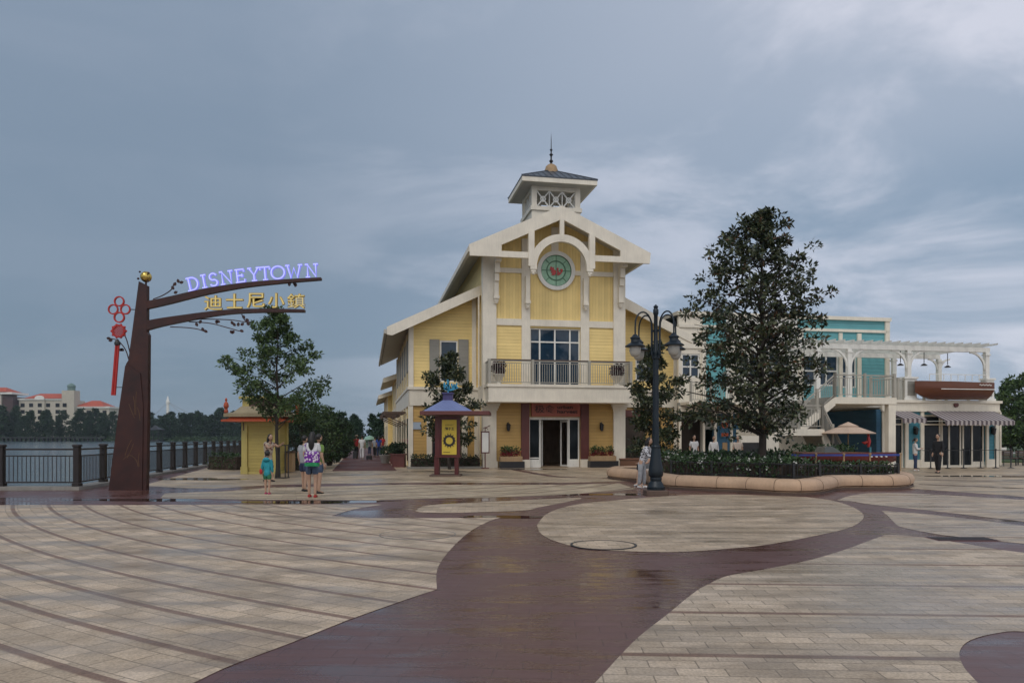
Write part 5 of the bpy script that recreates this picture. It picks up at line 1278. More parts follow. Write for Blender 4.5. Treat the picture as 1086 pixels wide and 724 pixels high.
# ------------------------------------------------------------------ yellow booth
Yb = 32.4
bk = Thing('ticket_booth', 'small yellow booth with tiered pagoda roof and orange eaves beside the railing', 'booth', ((279-543)/F*Yb,Yb,0))
x0b,x1b = (256-543)/F*Yb, (295-543)/F*Yb; zb_ = pxz(446.5,Yb); D = 1.5
m = MB().box(x0b+.08,x1b-.08,Yb+.08,Yb+D-.08,.1,zb_); bk.part('panel', m, M['boothy'])
m = MB().box(x0b+.02,x1b-.02,Yb+.02,Yb+D-.02,0,.1)
for a in (x0b,x1b-.24):
    for b in (Yb,Yb+D-.24): m.box(a,a+.24,b,b+.24,.1,zb_)
    m.box(a-.03,a+.27,Yb-.03,Yb+.27,0,.32)
m.box(x0b+.24,x1b-.24,Yb+.01,Yb+.07,zb_-.2,zb_)
bk.part('frame', m, M['boothf'])
bk.part('louvre', MB().box(x0b+.07,x0b+.12,Yb-.01,Yb-.002,zb_-.4,zb_-.05), M['brownstone'])
def hiproof(xm, ym, hx, hy, z0, z1, tx, ty, th=.08, up=.06):
    m = MB(); o=[(xm-hx,ym-hy),(xm+hx,ym-hy),(xm+hx,ym+hy),(xm-hx,ym+hy)]; i_=[(xm-tx,ym-ty),(xm+tx,ym-ty),(xm+tx,ym+ty),(xm-tx,ym+ty)]
    md=[((a[0]*.45+b[0]*.55),(a[1]*.45+b[1]*.55)) for a,b in zip(o,i_)]; zm = z0+(z1-z0)*.35
    vs=[(*p,z0+up) for p in o]+[(*p,zm) for p in md]+[(*p,z1) for p in i_]+[(*p,z0+up-th) for p in o]+[(*p,z1-th) for p in i_]
    fs=[]
    for k in range(4):
        j=(k+1)%4; fs += [(k,j,j+4,k+4),(k+4,j+4,j+8,k+8),(k+12,k+16,j+16,j+12),(k,k+12,j+12,j)]
    fs += [(8,9,10,11),(19,18,17,16)]; return m.add(vs,fs)
xm,ym = (x0b+x1b)/2-.1, Yb+D/2
bk.part('lower_eave', hiproof(xm+.0,ym,1.38,1.25,zb_+.0,zb_+.28,.95,1.0), M['orange'])
bk.part('drum', MB().box(xm-1.0,xm+1.0,ym-.95,ym+.95,zb_+.2,pxz(439,Yb)), M['maroon'])
z2 = pxz(440,Yb); bk.part('upper_roof', hiproof(xm+.05,ym,1.34,1.2,z2-.02,z2+.38,.75,.75,.14,.08), paint('cream_roof_tiles',(0.30,0.245,0.15),.6,.2))
m = MB().box(xm-.62,xm+.7,ym-.6,ym+.6,z2+.3,pxz(423,Yb)); bk.part('lantern', m, M['brownstone'])
m = MB().box(xm-.68,xm-.4,ym-.66,ym+.66,z2+.3,pxz(422,Yb)).box(xm-.8,xm+.85,ym-.78,ym+.78,pxz(423,Yb)+.003,pxz(420.5,Yb)+.02); bk.part('cap', m, M['boothf'])
m = MB()
for s,(ex,ey) in enumerate(((-1.22,-1.08),(1.25,-1.08),(-1.2,1.05),(1.2,1.05))):
    m.lathe((xm+ex,ym+ey,z2+.05),[(.05,0),(.1,.08),(.06,.2),(.12,.32),(.09,.45),(.03,.52),(.06,.6),(.01,.68)],8)
bk.part('eave_ornament', m, M['orange'])

# black stand and litter box near the tree
Ys = 29.0
st = Thing('stroller_stand', 'thin black metal frame stand at the foot of the young tree', 'stand', (at2(298,Ys)[0],Ys,0))
a,b = at2(293,Ys)[0],at2(302.5,Ys)[0]; zs_ = pxz(472,Ys)
m = MB()
for p in (a,b):
    for q in (Ys,Ys+.4): m.beam((p,q,.03),(p,q,zs_),.035,.035)
for q in (Ys,Ys+.4): m.beam((a,q,zs_),(b,q,zs_),.035,.035)
for p in (a,b): m.beam((p,Ys,zs_),(p,Ys+.4,zs_),.03,.03)
st.part('frame', m, M['black']); st.part('foot_plate', MB().box(a-.05,b+.05,Ys-.05,Ys+.45,0,.028), M['black'])
Ys=33.5; a,b = at2(303.5,Ys)[0],at2(310.5,Ys)[0]
st = Thing('litter_bin', 'square tan litter bin behind the young tree', 'bin', ((a+b)/2,Ys,0))
st.part('body', MB().bbox(a,b,Ys,Ys+.4,.04,pxz(480,Ys),.02), M['troughtan']); st.part('lid', MB().bbox(a-.02,b+.02,Ys-.02,Ys+.42,pxz(480,Ys)+.002,pxz(478.5,Ys)+.02,.01), M['brownstone'])

# ------------------------------------------------------------------ notice kiosk
Yk = 30.6
def kx_(p): return (p-543)/F*Yk
def kz_(p): return pxz(p,Yk)
kk = Thing('notice_kiosk', 'red notice kiosk with yellow poster under a violet pyramidal roof', 'kiosk', (kx_(473),Yk,0))
kk.part('base_plate', MB().bbox(kx_(456),kx_(489),Yk-.25,Yk+.75,0,.07,.015), M['brownstone'])
for a,b in ((460.5,465.5),(482,486)):
    kk.part('post', MB().box(kx_(a),kx_(b),Yk,Yk+.18,.07,kz_(484)).box(kx_(a),kx_(b),Yk+.35,Yk+.53,.07,kz_(484)), M['kred'])
kk.part('case', MB().box(kx_(463),kx_(487),Yk-.03,Yk+.55,kz_(484),kz_(441)).box(kx_(461),kx_(488),Yk-.07,Yk+.59,kz_(485),kz_(482.5)).box(kx_(461.5),kx_(466.5),Yk-.075,Yk-.033,kz_(482.4),kz_(441)).box(kx_(485.5),kx_(488),Yk-.075,Yk-.033,kz_(482.4),kz_(441)), M['kred'])
pa_ = (kx_(468.8),kx_(484.3),kz_(481.8),kz_(445)); pp = kk.part('poster', MB().box(pa_[0],pa_[1],Yk-.06,Yk-.035,pa_[2],pa_[3]), M['poster'])
pw,ph = pa_[1]-pa_[0],pa_[3]-pa_[2]
inkk = paint('black_ink',(0.02,0.016,0.01),.5,.1,streak=False)
kk.part('lettering', fit(text_mb('狮子王',.2,.006,.003),pa_[0]+.2*pw,pa_[1]-.16*pw,pa_[2]+.70*ph,pa_[2]+.79*ph,Yk-.065), inkk, pp)
kk.part('lettering', fit(text_mb('DISNEY',.2,.0,.003),pa_[0]+.24*pw,pa_[1]-.2*pw,pa_[2]+.83*ph,pa_[2]+.87*ph,Yk-.065), inkk, pp)
cxk,czk = pa_[0]+pw*.5,pa_[2]+ph*.40; m = MB().ring_xz((cxk,czk),pw*.40,pw*.24,Yk-.068,Yk-.061,24)
for i in range(14): a=R(360/14*i); m.beam((cxk+pw*.3*math.cos(a),Yk-.07,czk+pw*.3*math.sin(a)),(cxk+pw*.46*math.cos(a),Yk-.07,czk+pw*.50*math.sin(a)),.03,.012,(0,1,0))
kk.part('poster_motif', m, inkk, pp, label='generic black sunburst ring in place of the artwork')
kk.part('poster_motif', MB().box(pa_[0]+.1*pw,pa_[1]-.45*pw,Yk-.068,Yk-.061,pa_[2]+.06*ph,pa_[2]+.075*ph), inkk, pp)
zev = kz_(438.5); xm = kx_(480)*.45+kx_(470)*.55
kk.part('eave', MB().bbox(kx_(447.5),kx_(520),Yk-.75,Yk+.2+1.05,zev-.06,zev+.09,.02), M['maroon'])
vv_=[(kx_(476.5)+a*.80,Yk+.26+b*.80,zev+.08) for a,b in ((-1,-1),(1,-1),(1,1),(-1,1))]+[(kx_(474.5)+a*.19,Yk+.26+b*.19,kz_(424)) for a,b in ((-1,-1),(1,-1),(1,1),(-1,1))]
vv_=[(kx_(476.5)+a*.98,Yk+.26+b*.98,zev+.085) for a,b in ((-1,-1),(1,-1),(1,1),(-1,1))]+vv_[4:]
kk.part('roof', MB().add(vv_,[(0,1,5,4),(1,2,6,5),(2,3,7,6),(3,0,4,7),(4,5,6,7),(3,2,1,0)]), M['kpurple'])
kk.part('roof_cap', MB().box(kx_(469.5),kx_(478.5)+.05,Yk+.06,Yk+.42,kz_(424)-.02,kz_(417.5)).bbox(kx_(468.5),kx_(479.5)+.05,Yk+.0,Yk+.48,kz_(417.5)+.002,kz_(416),.01), paint('violet_cap',(0.06,0.05,0.16),.5,.2))
m = MB(); bz_ = kz_(411)
for pl in (cr([(469.5,405),(470,411),(474,412),(474,408),(470,409)],4), cr([(473,402),(473.6,411)],3), cr([(477,406),(478.5,411),(480,407),(481,411),(483,405.5)],4), cr([(469,411.5),(476,413),(484,410)],4)):
    m.ribbon_xz([(kx_(a)+.05,kz_(b)) for a,b in pl],.07,Yk+.2,Yk+.27)
m.box(kx_(474),kx_(475)+.02,Yk+.22,Yk+.26,kz_(416),kz_(410))
kk.part('emblem', m, paint('sky_blue_enamel',(0.03,0.28,0.48),.4,.15), smooth=False)
# framed menu by the pilaster
mx = Thing('menu_board', 'tall framed white menu hanging by the left pilaster of the shop', 'sign', (Ux(514.5,-.9),-.9,0), True)
a,b = Ux(510,-.9),Ux(519,-.9); za,zb2 = Zf(480.5,514,-.9),Zf(457,514,-.9)
mx.part('frame', MB().box(a,b,-.94,-.86,za,zb2), M['maroon']); mx.part('sheet', MB().box(a+.05,b-.05,-.955,-.941,za+.06,zb2-.07), M['white'])
mx.part('bracket', MB().tube([((a+b)/2,-.9,zb2),((a+b)/2,-.9,zb2+.15),(Ux(519,0),-.15,zb2+.3)],.02).tube([((a+b)/2-.1,-.9,zb2+.12),((a+b)/2,-.9,zb2+.2),((a+b)/2+.15,-.9,zb2+.1)],.018).beam(((a+b)/2,-.9,0),((a+b)/2,-.9,za),.05,.05).bbox((a+b)/2-.18,(a+b)/2+.18,-1.08,-.72,0,.05,.01), M['maroon'])

# ------------------------------------------------------------------ pots and planters
def trough(x0,x1,v,label):
    a,b = Ux(x0,v),Ux(x1,v); T = Thing('flower_trough', label, 'planter', ((a+b)/2,v,0), True, group=None)
    T.part('plinth', MB().box(a,b,v,v+.5,0,.34), M['black']); T.part('trough', MB().bbox(a+.02,b-.1,v+.03,v+.45,.343,.60,.02), M['troughtan'])
    r = np.random.default_rng(int(x0)); k=90; C = np.c_[a+.1+(b-a-.3)*r.random(k), v+.08+.32*r.random(k), .62+.25*r.random(k)]
    leafobj('red_flowers', leaves(C,np.full(k,.08),9,.07,1.5,1,r), M['lf_red'], T.o, T.off)
    C[:,2]+=.2; leafobj('foliage', leaves(C,np.full(k,.07),6,.09,2,1,r), M['lf_mid'], T.o, T.off)
trough(530.5,556.5,-.75,'red flower trough left of the shop entrance')
trough(626,656,-.75,'red flower trough right of the shop entrance')
def urn(px,label):
    v=bv+.45; a=Ux(px,v); T=Thing('flower_urn',label,'plant pot',(a,v,bz1),True)
    T.part('urn', MB().lathe((a,v,bz1),[(.18,0),(.16,.05),(.1,.12),(.2,.3),(.3,.45),(.33,.5),(.3,.52)],16), M['cream'], smooth=True)
    r=np.random.default_rng(int(px)); C=r.normal(size=(90,3)); C=C/np.linalg.norm(C,axis=1)[:,None]*r.random((90,1))**.4*np.array([.34,.34,.36])+np.array([a,v,bz1+.82])
    leafobj('plum_foliage', leaves(C,np.full(90,.10),16,.10,1.8,1,r), M['lf_plum'], T.o, T.off)
urn(529,'round purple-leaved plant in an urn at the left end of the balcony'); urn(654,'round purple-leaved plant in an urn at the right end of the balcony')
# hedges at the building foot
def fr(px,v): w = Bw(Ux(px,v),v); return (w.x,w.y)
hedge('box_hedge','dark green hedge under the left wing with a stone kerb',[fr(436,.2),fr(508,.2)],.9,.55,.05,420,.10,'lf_dark',seed=11)
wl_ = Bw(Ux(432,-.5),-.5)
struct('kerb', MB().box(Ux(432,-.45),Ux(512,-.45),-.55,-.35,0,.1), M['stone2'], True)
hedge('box_hedge','dark hedge behind the brown brick planter wall by the balcony corner',[fr(662,0.3),fr(694,.3)],.7,.5,.35,420,.10,'lf_dark',seed=12)
bw = Thing('brick_planter', 'low brown brick planter wall beneath the right end of the balcony', 'planter', (Ux(670,-.3),-.3,0), True)
bw.part('wall', MB().bbox(Ux(658,-.3),Ux(697,-.3),-.3,-.05,0,.40,.01), board('brown_brickwork',(0.16,0.075,0.04),.075,2,.006)); bw.part('coping', MB().bbox(Ux(657.5,-.3),Ux(697.5,-.3),-.34,-.01,.402,.46,.01), M['terracotta'])
hedge('box_hedge','clipped light green hedge between the railing and the yellow booth',[at2(226,37),at2(256,36.4)],.9,.75,.02,420,.10,'lf_hedge',seed=13)
hedge('box_hedge','clipped hedge right of the yellow booth',[at2(302,36),at2(322,36)],.9,.75,.02,420,.10,'lf_hedge',seed=14)
hedge('box_hedge','tall bushy hedge behind the parasol and red boat',[at2(842,32.5),at2(905,32.5)],1.2,1.15,.02,380,.14,'lf_hedge',seed=15)
# planting beds left of the promenade
for i,(px,py0,py1,Y,w,mt) in enumerate([(318,418,495,36,1.3,'lf_dark'),(334,425,494,38,1.2,'lf_mid'),(347,432,492,41,.9,'lf_hedge'),(356,440,489,47,.8,'lf_dark'),(364,446,484,56,.8,'lf_hedge')]):
    shrub('bushy_shrub', ['dense tall dark shrub just right of the yellow booth','tall leafy shrub with pale sprays beside the promenade','round dark shrub at the near edge of the brick promenade','dark shrub lining the promenade, half way along','far dark shrub at the end of the promenade planting'][i], (px-543)/F*Y, Y+.5, w, pxz(py0,Y), mt, 90, 30, .15, seed=40+i)
# slim lamp posts among the shrubs
for i,(px,pyt,Y) in enumerate([(319,425,40),(338,436,50),(347.5,437,56),(357,441,64)]):
    x=(px-543)/F*Y; T=Thing('garden_lamp', ['slim black lamp post rising over the shrubs nearest the booth','second slim lamp post above the promenade shrubs','third slim lamp post above the promenade shrubs','farthest slim lamp post above the promenade shrubs'][i],'street lamp',(x,Y,0),group='slim lamps along the promenade')
    z=pxz(pyt,Y); T.part('post', MB().tube([(x,Y,0),(x,Y,z-.45)],[.06,.04]), M['black']); T.part('lamp', MB().lathe((x,Y,z-.5),[(.05,0),(.12,.05),(.15,.3),(.2,.32),(.05,.45),(.01,.52)],8), M['black'])
# promenade tubs against the flank
for i,(v,du,s) in enumerate([(1.9,-.55,.80),(6.5,-.55,.7),(11,-.6,.7)]):
    u=wu0+du; w=Bw(u,v); T=Thing('planter_box',['large dark red planter box with shrub at the building corner','second planter box along the yellow flank','third planter box further down the promenade'][i],'planter',(w.x,w.y,0))
    T.part('box', MB().bbox(w.x-.4*s,w.x+.4*s,w.y-.4*s,w.y+.4*s,0,.8*s,.02).bbox(w.x-.44*s,w.x+.44*s,w.y-.44*s,w.y+.44*s,.8*s,.88*s,.01), M['maroon'])
    shrub('x','x',w.x,w.y,.48*s,.75*s,'lf_dark',30,22,.12,seed=60+i,z0=.85*s,T=T)
w=Bw(wu0-1.15,7.5); T=Thing('clay_pot','round clay pot with bush on the brick promenade beside the planter boxes','plant pot',(w.x,w.y,0)); T.part('pot', MB().lathe((w.x,w.y,0),[(.2,0),(.3,.3),(.36,.5),(.33,.52)],16), M['stone2'], smooth=True); shrub('x','x',w.x,w.y,.4,.5,'lf_hedge',24,20,.1,seed=66,z0=.5,T=T)

# ------------------------------------------------------------------ parasol, red boat, rope barrier, benches
Yp=33.5; x=(899.5-543)/F*Yp
T=Thing('parasol','tan canvas parasol with vented top beside the blue wall','parasol',(x,Yp,0))
T.part('pole', MB().tube([(x,Yp,0.05),(x,Yp,pxz(449,Yp))],.03), M['troughtan'])
zc_=pxz(459,Yp); n=8; m=MB(); Rr=1.12
ring=[(x+Rr*math.cos(R(22.5+45*k)),Yp+Rr*math.sin(R(22.5+45*k)),zc_) for k in range(8)]; md=[(x+.5*Rr*math.cos(R(22.5+45*k)),Yp+.5*Rr*math.sin(R(22.5+45*k)),zc_+.22) for k in range(8)]; tp=(x,Yp,zc_+.40)
vs=ring+md+[tp]+[(a,b,c-.03) for a,b,c in ring]+[(a,b,c-.03) for a,b,c in md]+[(x,Yp,zc_+.37)]
fs=[]
for k in range(8):
    j=(k+1)%8; fs+=[(k,j,8+j,8+k),(8+k,8+j,16),(17+k,25+k,25+j,17+j),(25+k,33,25+j),(k,17+k,17+j,j)]
T.part('canopy', m.add(vs,fs), M['canvas'])
m=MB(); r1=[(x+.42*math.cos(R(22.5+45*k)),Yp+.42*math.sin(R(22.5+45*k)),zc_+.31) for k in range(8)]; m.add(r1+[(x,Yp,zc_+.50)]+[(a,b,c-.02) for a,b,c in r1],[f for k in range(8) for f in ((k,(k+1)%8,8),(k,9+k,9+(k+1)%8,(k+1)%8))]+[tuple(16-i for i in range(8))])
T.part('vent', m, M['canvas'])
m=MB()
for k in range(8): m.beam(ring[k][:2]+(zc_-.04,),(x,Yp,zc_+.33),.015,.015)
T.part('rib', m, M['troughtan'])
# ornament on a post
Yo=33.0; x=(920.5-543)/F*Yo
T=Thing('post_ornament','small red and teal ornament on a post under the tan parasol','ornament',(x,Yo,0))
T.part('post', MB().tube([(x+.1,Yo,0),(x+.1,Yo,1.15)],.045), M['teal2'])
m=MB().tube([(x+.02,Yo,1.15),(x+.04,Yo,1.4),(x+.02,Yo,1.62)],[.05,.09,.05],10).ball((x+.02,Yo,1.68),.06).tube([(x+.03,Yo,1.42),(x-.15,Yo,1.32),(x-.26,Yo,1.36)],[.04,.07,.02],8)
T.part('figure', m, M['red'], smooth=True)
# launch behind the planter
xb0,xb1=(846-543)/F*30.2,(953-543)/F*30.2
T=Thing('display_boat','glossy dark red wooden launch lying behind the planter hedge','boat',((xb0+xb1)/2,30.2,.5))
Mx=Matrix.Translation(((xb0+xb1)/2,30.4,0))@Matrix.Rotation(R(180),4,'Z')@Matrix.Translation((0,0,0))
T.part('hull', hull(xb1-xb0,1.5,.52,z0=.42).xform(Mx), M['hull'], smooth=True)
T.part('deck', MB().box(xb0+.05,xb1-1.3,29.75,31.05,.935,.975), M['wood'])
T.part('cradle', MB().box(xb0+.5,xb0+.7,30.0,30.8,0,.44).box(xb1-1.7,xb1-1.5,30.0,30.8,0,.5), M['black'])
xw=(882-543)/F*30.2; m=MB().add([(xw-.42,29.9,.97),(xw+.3,29.9,.97),(xw-.05,30.0,1.22),(xw-.35,30.0,1.2),(xw-.42,30.9,.97),(xw+.3,30.9,.97),(xw-.05,30.8,1.22),(xw-.35,30.8,1.2)],[(0,1,2,3),(7,6,5,4),(0,3,7,4),(1,5,6,2),(3,2,6,7),(0,4,5,1)])
T.part('windshield', m, glass('clear_grey_glass',(0.06,0.07,0.07),.15,.4))
m=MB()
for i in range(4): a=(925+5.2*i-543)/F*29.6; m.tube([(a,29.62,.83),(a,29.7,.83)],.035,8)
T.part('porthole', m, M['white'])
# barrier with blue belt in front of boat
def barrier(label, pts, h, post_m, belt_m, beltw=.05, r_=.03, group=None):
    T=Thing('rope_barrier',label,'barrier',(*pts[0],0),group=group)
    for i,p in enumerate(pts):
        T.part('post', MB().lathe((*p,0),[(.16,0),(.16,.02),(.05,.05),(r_,.08),(r_,h-.03),(r_+.02,h-.02),(r_+.02,h+.03),(.005,h+.05)],12), post_m, smooth=True)
        if i<len(pts)-1: q=pts[i+1]; T.part('belt', MB().beam((*p,h-.03),(*q,h-.03),.01,beltw,(0,0,1)), belt_m)
barrier('queue posts with a bright blue belt in front of the red boat',[at2(834,28.9),at2(865.5,28.9),at2(895,28.9),at2(922.7,28.9),at2(955,29.3)],.93,M['troughtan'],paint('blue_belt',(0.03,0.06,0.30),.6,.1),.07)
pts=[fr(p,vF-1.3) for p in (972,987,1005,1022,1040,1056,1072)]
barrier('row of black posts joined by a black rope before the striped awning shop',pts,.95,M['black'],M['black'],.03)
def bench(px0,px1,Y,label):
    a,b=(px0-543)/F*Y,(px1-543)/F*Y; T=Thing('park_bench',label,'bench',((a+b)/2,Y,0))
    m=MB()
    for i in range(4): m.box(a,b,Y+.02+.11*i,Y+.1+.11*i,.40,.44)
    T.part('seat', m, M['brownstone']); m=MB()
    for i in range(3): m.box(a,b,Y+.46,Y+.49,.52+.11*i,.60+.11*i)
    T.part('backrest', m, M['brownstone'])
    for p in (a+.1,b-.14): T.part('leg', MB().box(p,p+.05,Y,Y+.06,0,.40).box(p,p+.05,Y+.42,Y+.457,0,.85).box(p,p+.05,Y+.06,Y+.42,.34,.397), M['black'])
bench(1058,1080,42,'dark slatted bench on the grass edge right of the shop'); bench(1083,1110,42,'dark slatted bench cut by the right picture edge')
Y=41; x=(1064.5-543)/F*Y; T=Thing('notice_stand','small white notice on a thin post right of the shop','sign',(x,Y,0)); T.part('post', MB().tube([(x,Y,0),(x,Y,.9)],.02), M['black']); T.part('plate', MB().box(x-.13,x+.13,Y-.03,Y,.85,1.02), M['white'])
struct('lawn', MB().prism_xy([fr(1060,1.5),fr(1190,1.5),fr(1190,20),fr(1060,20)],0.006,.09), M['grass'])

# ------------------------------------------------------------------ middle trees right and behind
for i,(px,py,Y,w) in enumerate([(1072,402,52,1.9),(1087,396,50,2.2),(1063,425,60,1.6),(1100,410,55,2.2)]):
    h=pxz(py,Y); tree('roadside_tree',['airy green tree just right of the shop corner','green tree cut by the right picture edge','low tree tucked close behind the shop corner','tree beyond the right picture edge'][i],((px-543)/F*Y,Y,0),h,interp([(0,w*.5,w*.5),(.3,w,w),(.7,w*.75,w*.75),(1,.15,.15)]),90,34,.26,M['lf_mid' if i<2 else 'lf_dark'],1.2,.09,.5,70+i)

# far trees: four kinds, copied
protos=[]
for i in range(4):
    h=12+i*1.2; w=[3.0,3.6,2.6,4.0][i]
    T=tree('bank_tree','dark green tree in the wooded far bank of the lake',(0,0,0),h,interp([(0,w*.7,w*.7),(.25,w,w),(.6,w*.75,w*.7),(.85,w*.35,w*.35),(1,.2,.2)]),70,24,1.0,M['lf_far'],1.0,.22,1.3,90+i,group='trees on the far bank of the lake',bare=.15)
    protos.append(T.o)
rr = random.Random(5); cnt=0; used=[False]*4
def put(i, x, y, z, s, rz, lab, grp):
    sc=(s*rr.uniform(.85,1.2),s*rr.uniform(.85,1.2),s)
    if not used[i]:
        o=protos[i]; used[i]=True; o.location=(x,y,z); o.rotation_euler=(0,0,rz); o.scale=sc
    else: o=copy_tree(protos[i],(x,y,z),rz,sc)
    o['label']=lab; o['group']=grp; return o
L1='dark green tree in the row before the red-roofed hotel'; G1='trees in front of the far hotel'
L2='green tree in the wooded bank between the pylon and the booth'; G2='trees on the far bank right of the pylon'
L3='dark tree in the wood closing the end of the promenade'; G3='trees beyond the end of the promenade'
for k in range(26):   # before the hotel
    px=-16+k*5.6+rr.uniform(-2,2); Y=rr.uniform(372,400)+40; top=rr.uniform(437,449) if k%3 else rr.uniform(432,438)
    if 60<px<78 : top+=4
    i=rr.randrange(4); h=(12+i*1.2); Hh=(HOR-top)/F*Y+1.6+0.4
    put(i,(px-543)/F*Y,Y,-.2,Hh/h,rr.random()*6,L1,G1)
for k in range(34):
    px=158+k*3.4+rr.uniform(-1.5,1.5); Y=rr.uniform(415,450); top=rr.uniform(436,446)-(3 if 220<px<250 else 0)
    i=rr.randrange(4); h=(12+i*1.2); put(i,(px-543)/F*Y,Y,-.2,((HOR-top)/F*Y+2)/h,rr.random()*6,L2,G2)
for k in range(26):
    Y=rr.uniform(105,170); px=rr.uniform(300,412); top=rr.uniform(438,449)
    i=rr.randrange(4); h=(12+i*1.2); put(i,(px-543)/F*Y,Y,0,((HOR-top)/F*Y+1.6)/h,rr.random()*6,L3,G3)
m=MB().add([(-330,405,-.6),(-60,405,-.6),(-60,413,.5),(-330,413,.5)],[(0,1,2,3)])
r=np.random.default_rng(77); k=9000; C=np.c_[-330+270*r.random(k),404+8*r.random(k),-.5+1.4*r.random(k)]
o=leafobj('reeds', leaves(C,np.full(k,.5),1,1.3,3,1,r), M['lf_hedge']); o['label']='green reeds and bushes along the far water edge'; o['category']='reeds'; o['kind']='stuff'

# ------------------------------------------------------------------ far hotel
Yh=470.0; q_=Yh/F
def hx(p): return (p-543)*q_
def hzz(p): return EYE+(HOR-p)*q_
HT=Thing('lakeside_hotel','cream lakeside hotel with red roofs and a domed tower beyond the water','building',(hx(70),Yh,0))
m=MB().box(hx(20),hx(75),Yh,Yh+16,0,hzz(424)).box(hx(75),hx(114),Yh+2,Yh+16,0,hzz(432.5)).box(hx(67),hx(80),Yh-1.5,Yh+5,0,hzz(414)).box(hx(38.5),hx(48),Yh-.8,Yh,0,hzz(424))
HT.part('wall', m, M['lead'])
def hroof(x0,x1,y0,y1,z0,z1,inx,name='roof'):
    m=MB(); ym_=(y0+y1)/2; m.add([(x0,y0,z0),(x1,y0,z0),(x1,y1,z0),(x0,y1,z0),(x0+inx,ym_,z1),(x1-inx,ym_,z1)],[(0,1,5,4),(1,2,5),(2,3,4,5),(3,0,4),(3,2,1,0)]); HT.part(name,m,M['hroof'])
hroof(hx(26),hx(69),Yh-1,Yh+17,hzz(422.3),hzz(416.5),5); hroof(hx(77),hx(110),Yh+1,Yh+17,hzz(431),hzz(424),7)
m=MB().box(hx(19),hx(68),Yh-.6,Yh+16.5,hzz(424),hzz(422.4)).box(hx(72),hx(115),Yh+1.2,Yh+16.5,hzz(432.5),hzz(430.6)); HT.part('cornice', m, M['white'])
HT.part('arch_gable', MB().prism_xz([(hx(38),hzz(424)),(hx(38),hzz(422))]+[(hx(43)+5*q_*math.cos(R(a)),hzz(422.5)+1.9*math.sin(R(a))) for a in range(180,-1,-20)]+[(hx(48),hzz(424))],Yh-1.4,Yh-.7), M['white'])
HT.part('dome', MB().lathe((hx(73.8),Yh+2,hzz(414)),[(2.2,0),(2.2,2.2),(2.5,2.4),(2.3,3.3),(1.5,4.1),(.3,4.7)],10), M['verd'])
for r_,(pz0,pz1) in enumerate(((427.5,431.5),(434.5,438.5),(441,445))):
    for px in (24,33,43,51,61,83,92,101,109,70):
        if px>75: z0_,z1_=pz0+7.5,pz1+7.5
        else: z0_,z1_=pz0,pz1
        y_=Yh+2 if px>80 else (Yh-1.5 if px==70 else (Yh-.8 if px==43 else Yh))
        HT.part('window', MB().box(hx(px-2),hx(px+2.2),y_-.15,y_-.02,hzz(z1_),hzz(z0_)), M['glass'])
H2=Thing('lakeside_hotel','smaller hotel block with red roof at the left picture edge','building',(hx(0),Yh-5,0))
H2.part('wall', MB().box(hx(-40),hx(7),Yh-5,Yh+10,0,hzz(417)), M['lead']); H2.part('wall', MB().box(hx(7),hx(18),Yh-4,Yh+10,0,hzz(421)), paint('dark_cladding',(.08,.05,.05),.8,.2),label='dark end wall')
m=MB(); x0,x1,y0,y1,z0,z1=hx(-42),hx(13),Yh-6,Yh+11,hzz(416),hzz(410.5); m.add([(x0,y0,z0),(x1,y0,z0),(x1,y1,z0),(x0,y1,z0),(x0+5,Yh+2,z1),(x1-5,Yh+2,z1)],[(0,1,5,4),(1,2,5),(2,3,4,5),(3,0,4),(3,2,1,0)]); H2.part('roof',m,M['hroof'])
H2.part('cornice', MB().box(hx(-42),hx(19),Yh-5.6,Yh+10.5,hzz(418.3),hzz(416.2)), M['white'])
for px in (-3,2.5):
    for py in (422,430,438): H2.part('window', MB().box(hx(px-1.6),hx(px+1.8),Yh-5.15,Yh-5.02,hzz(py+4),hzz(py)), M['glass'])
# white mast with stays, gazebo, jetty
Ym=620; x=(178-543)/F*Ym; T=Thing('white_mast','slender white mast with stay cables above the far trees','mast',(x,Ym,0))
z=EYE+(HOR-421)/F*Ym; T.part('shaft', MB().tube([(x,Ym,0),(x,Ym,z-3)],[1.8,1.0],8).lathe((x,Ym,z-6),[(1.2,0),(1.6,2),(1.0,4),(.2,7)],8), M['white'])
m=MB()
for dx in (14,24,-12): m.tube([(x,Ym,z-4),(x+dx*1.2,Ym,z-17-abs(dx)*.1)],.12,4)
T.part('cable', m, M['stone2'])
Yz=400; x=(165-543)/F*Yz; T=Thing('gazebo','dark open gazebo on the far bank right of the pylon','gazebo',(x,Yz,-.6))
T.part('roof', hiproof(x,Yz,3.4,3.4,EYE+(HOR-455.5)/F*Yz,EYE+(HOR-451)/F*Yz,.4,.4,.3,.1), M['black'])
for a in (-2.6,2.6):
    for b in (-2.6,2.6): T.part('post', MB().tube([(x+a,Yz+b,-.9),(x+a,Yz+b,EYE+(HOR-455)/F*Yz)],.2,6), M['black'])
T.part('deck', MB().box(x-3.2,x+3.2,Yz-3.2,Yz+3.2,-.9,0.1), M['black'])
T=Thing('jetty','long low dark footbridge along the far shore before the hotel','bridge',((40-543)/F*402,402,-.6)); a,b=(-30-543)/F*402,(112-543)/F*402
T.part('deck', MB().box(a,b,401,403,.9,1.5), M['black']); m=MB()
for i in range(30): m.box(a+(b-a)*i/30,a+(b-a)*i/30+.4,401.2,402.8,-.8,.9)
T.part('piles', m, M['black'])
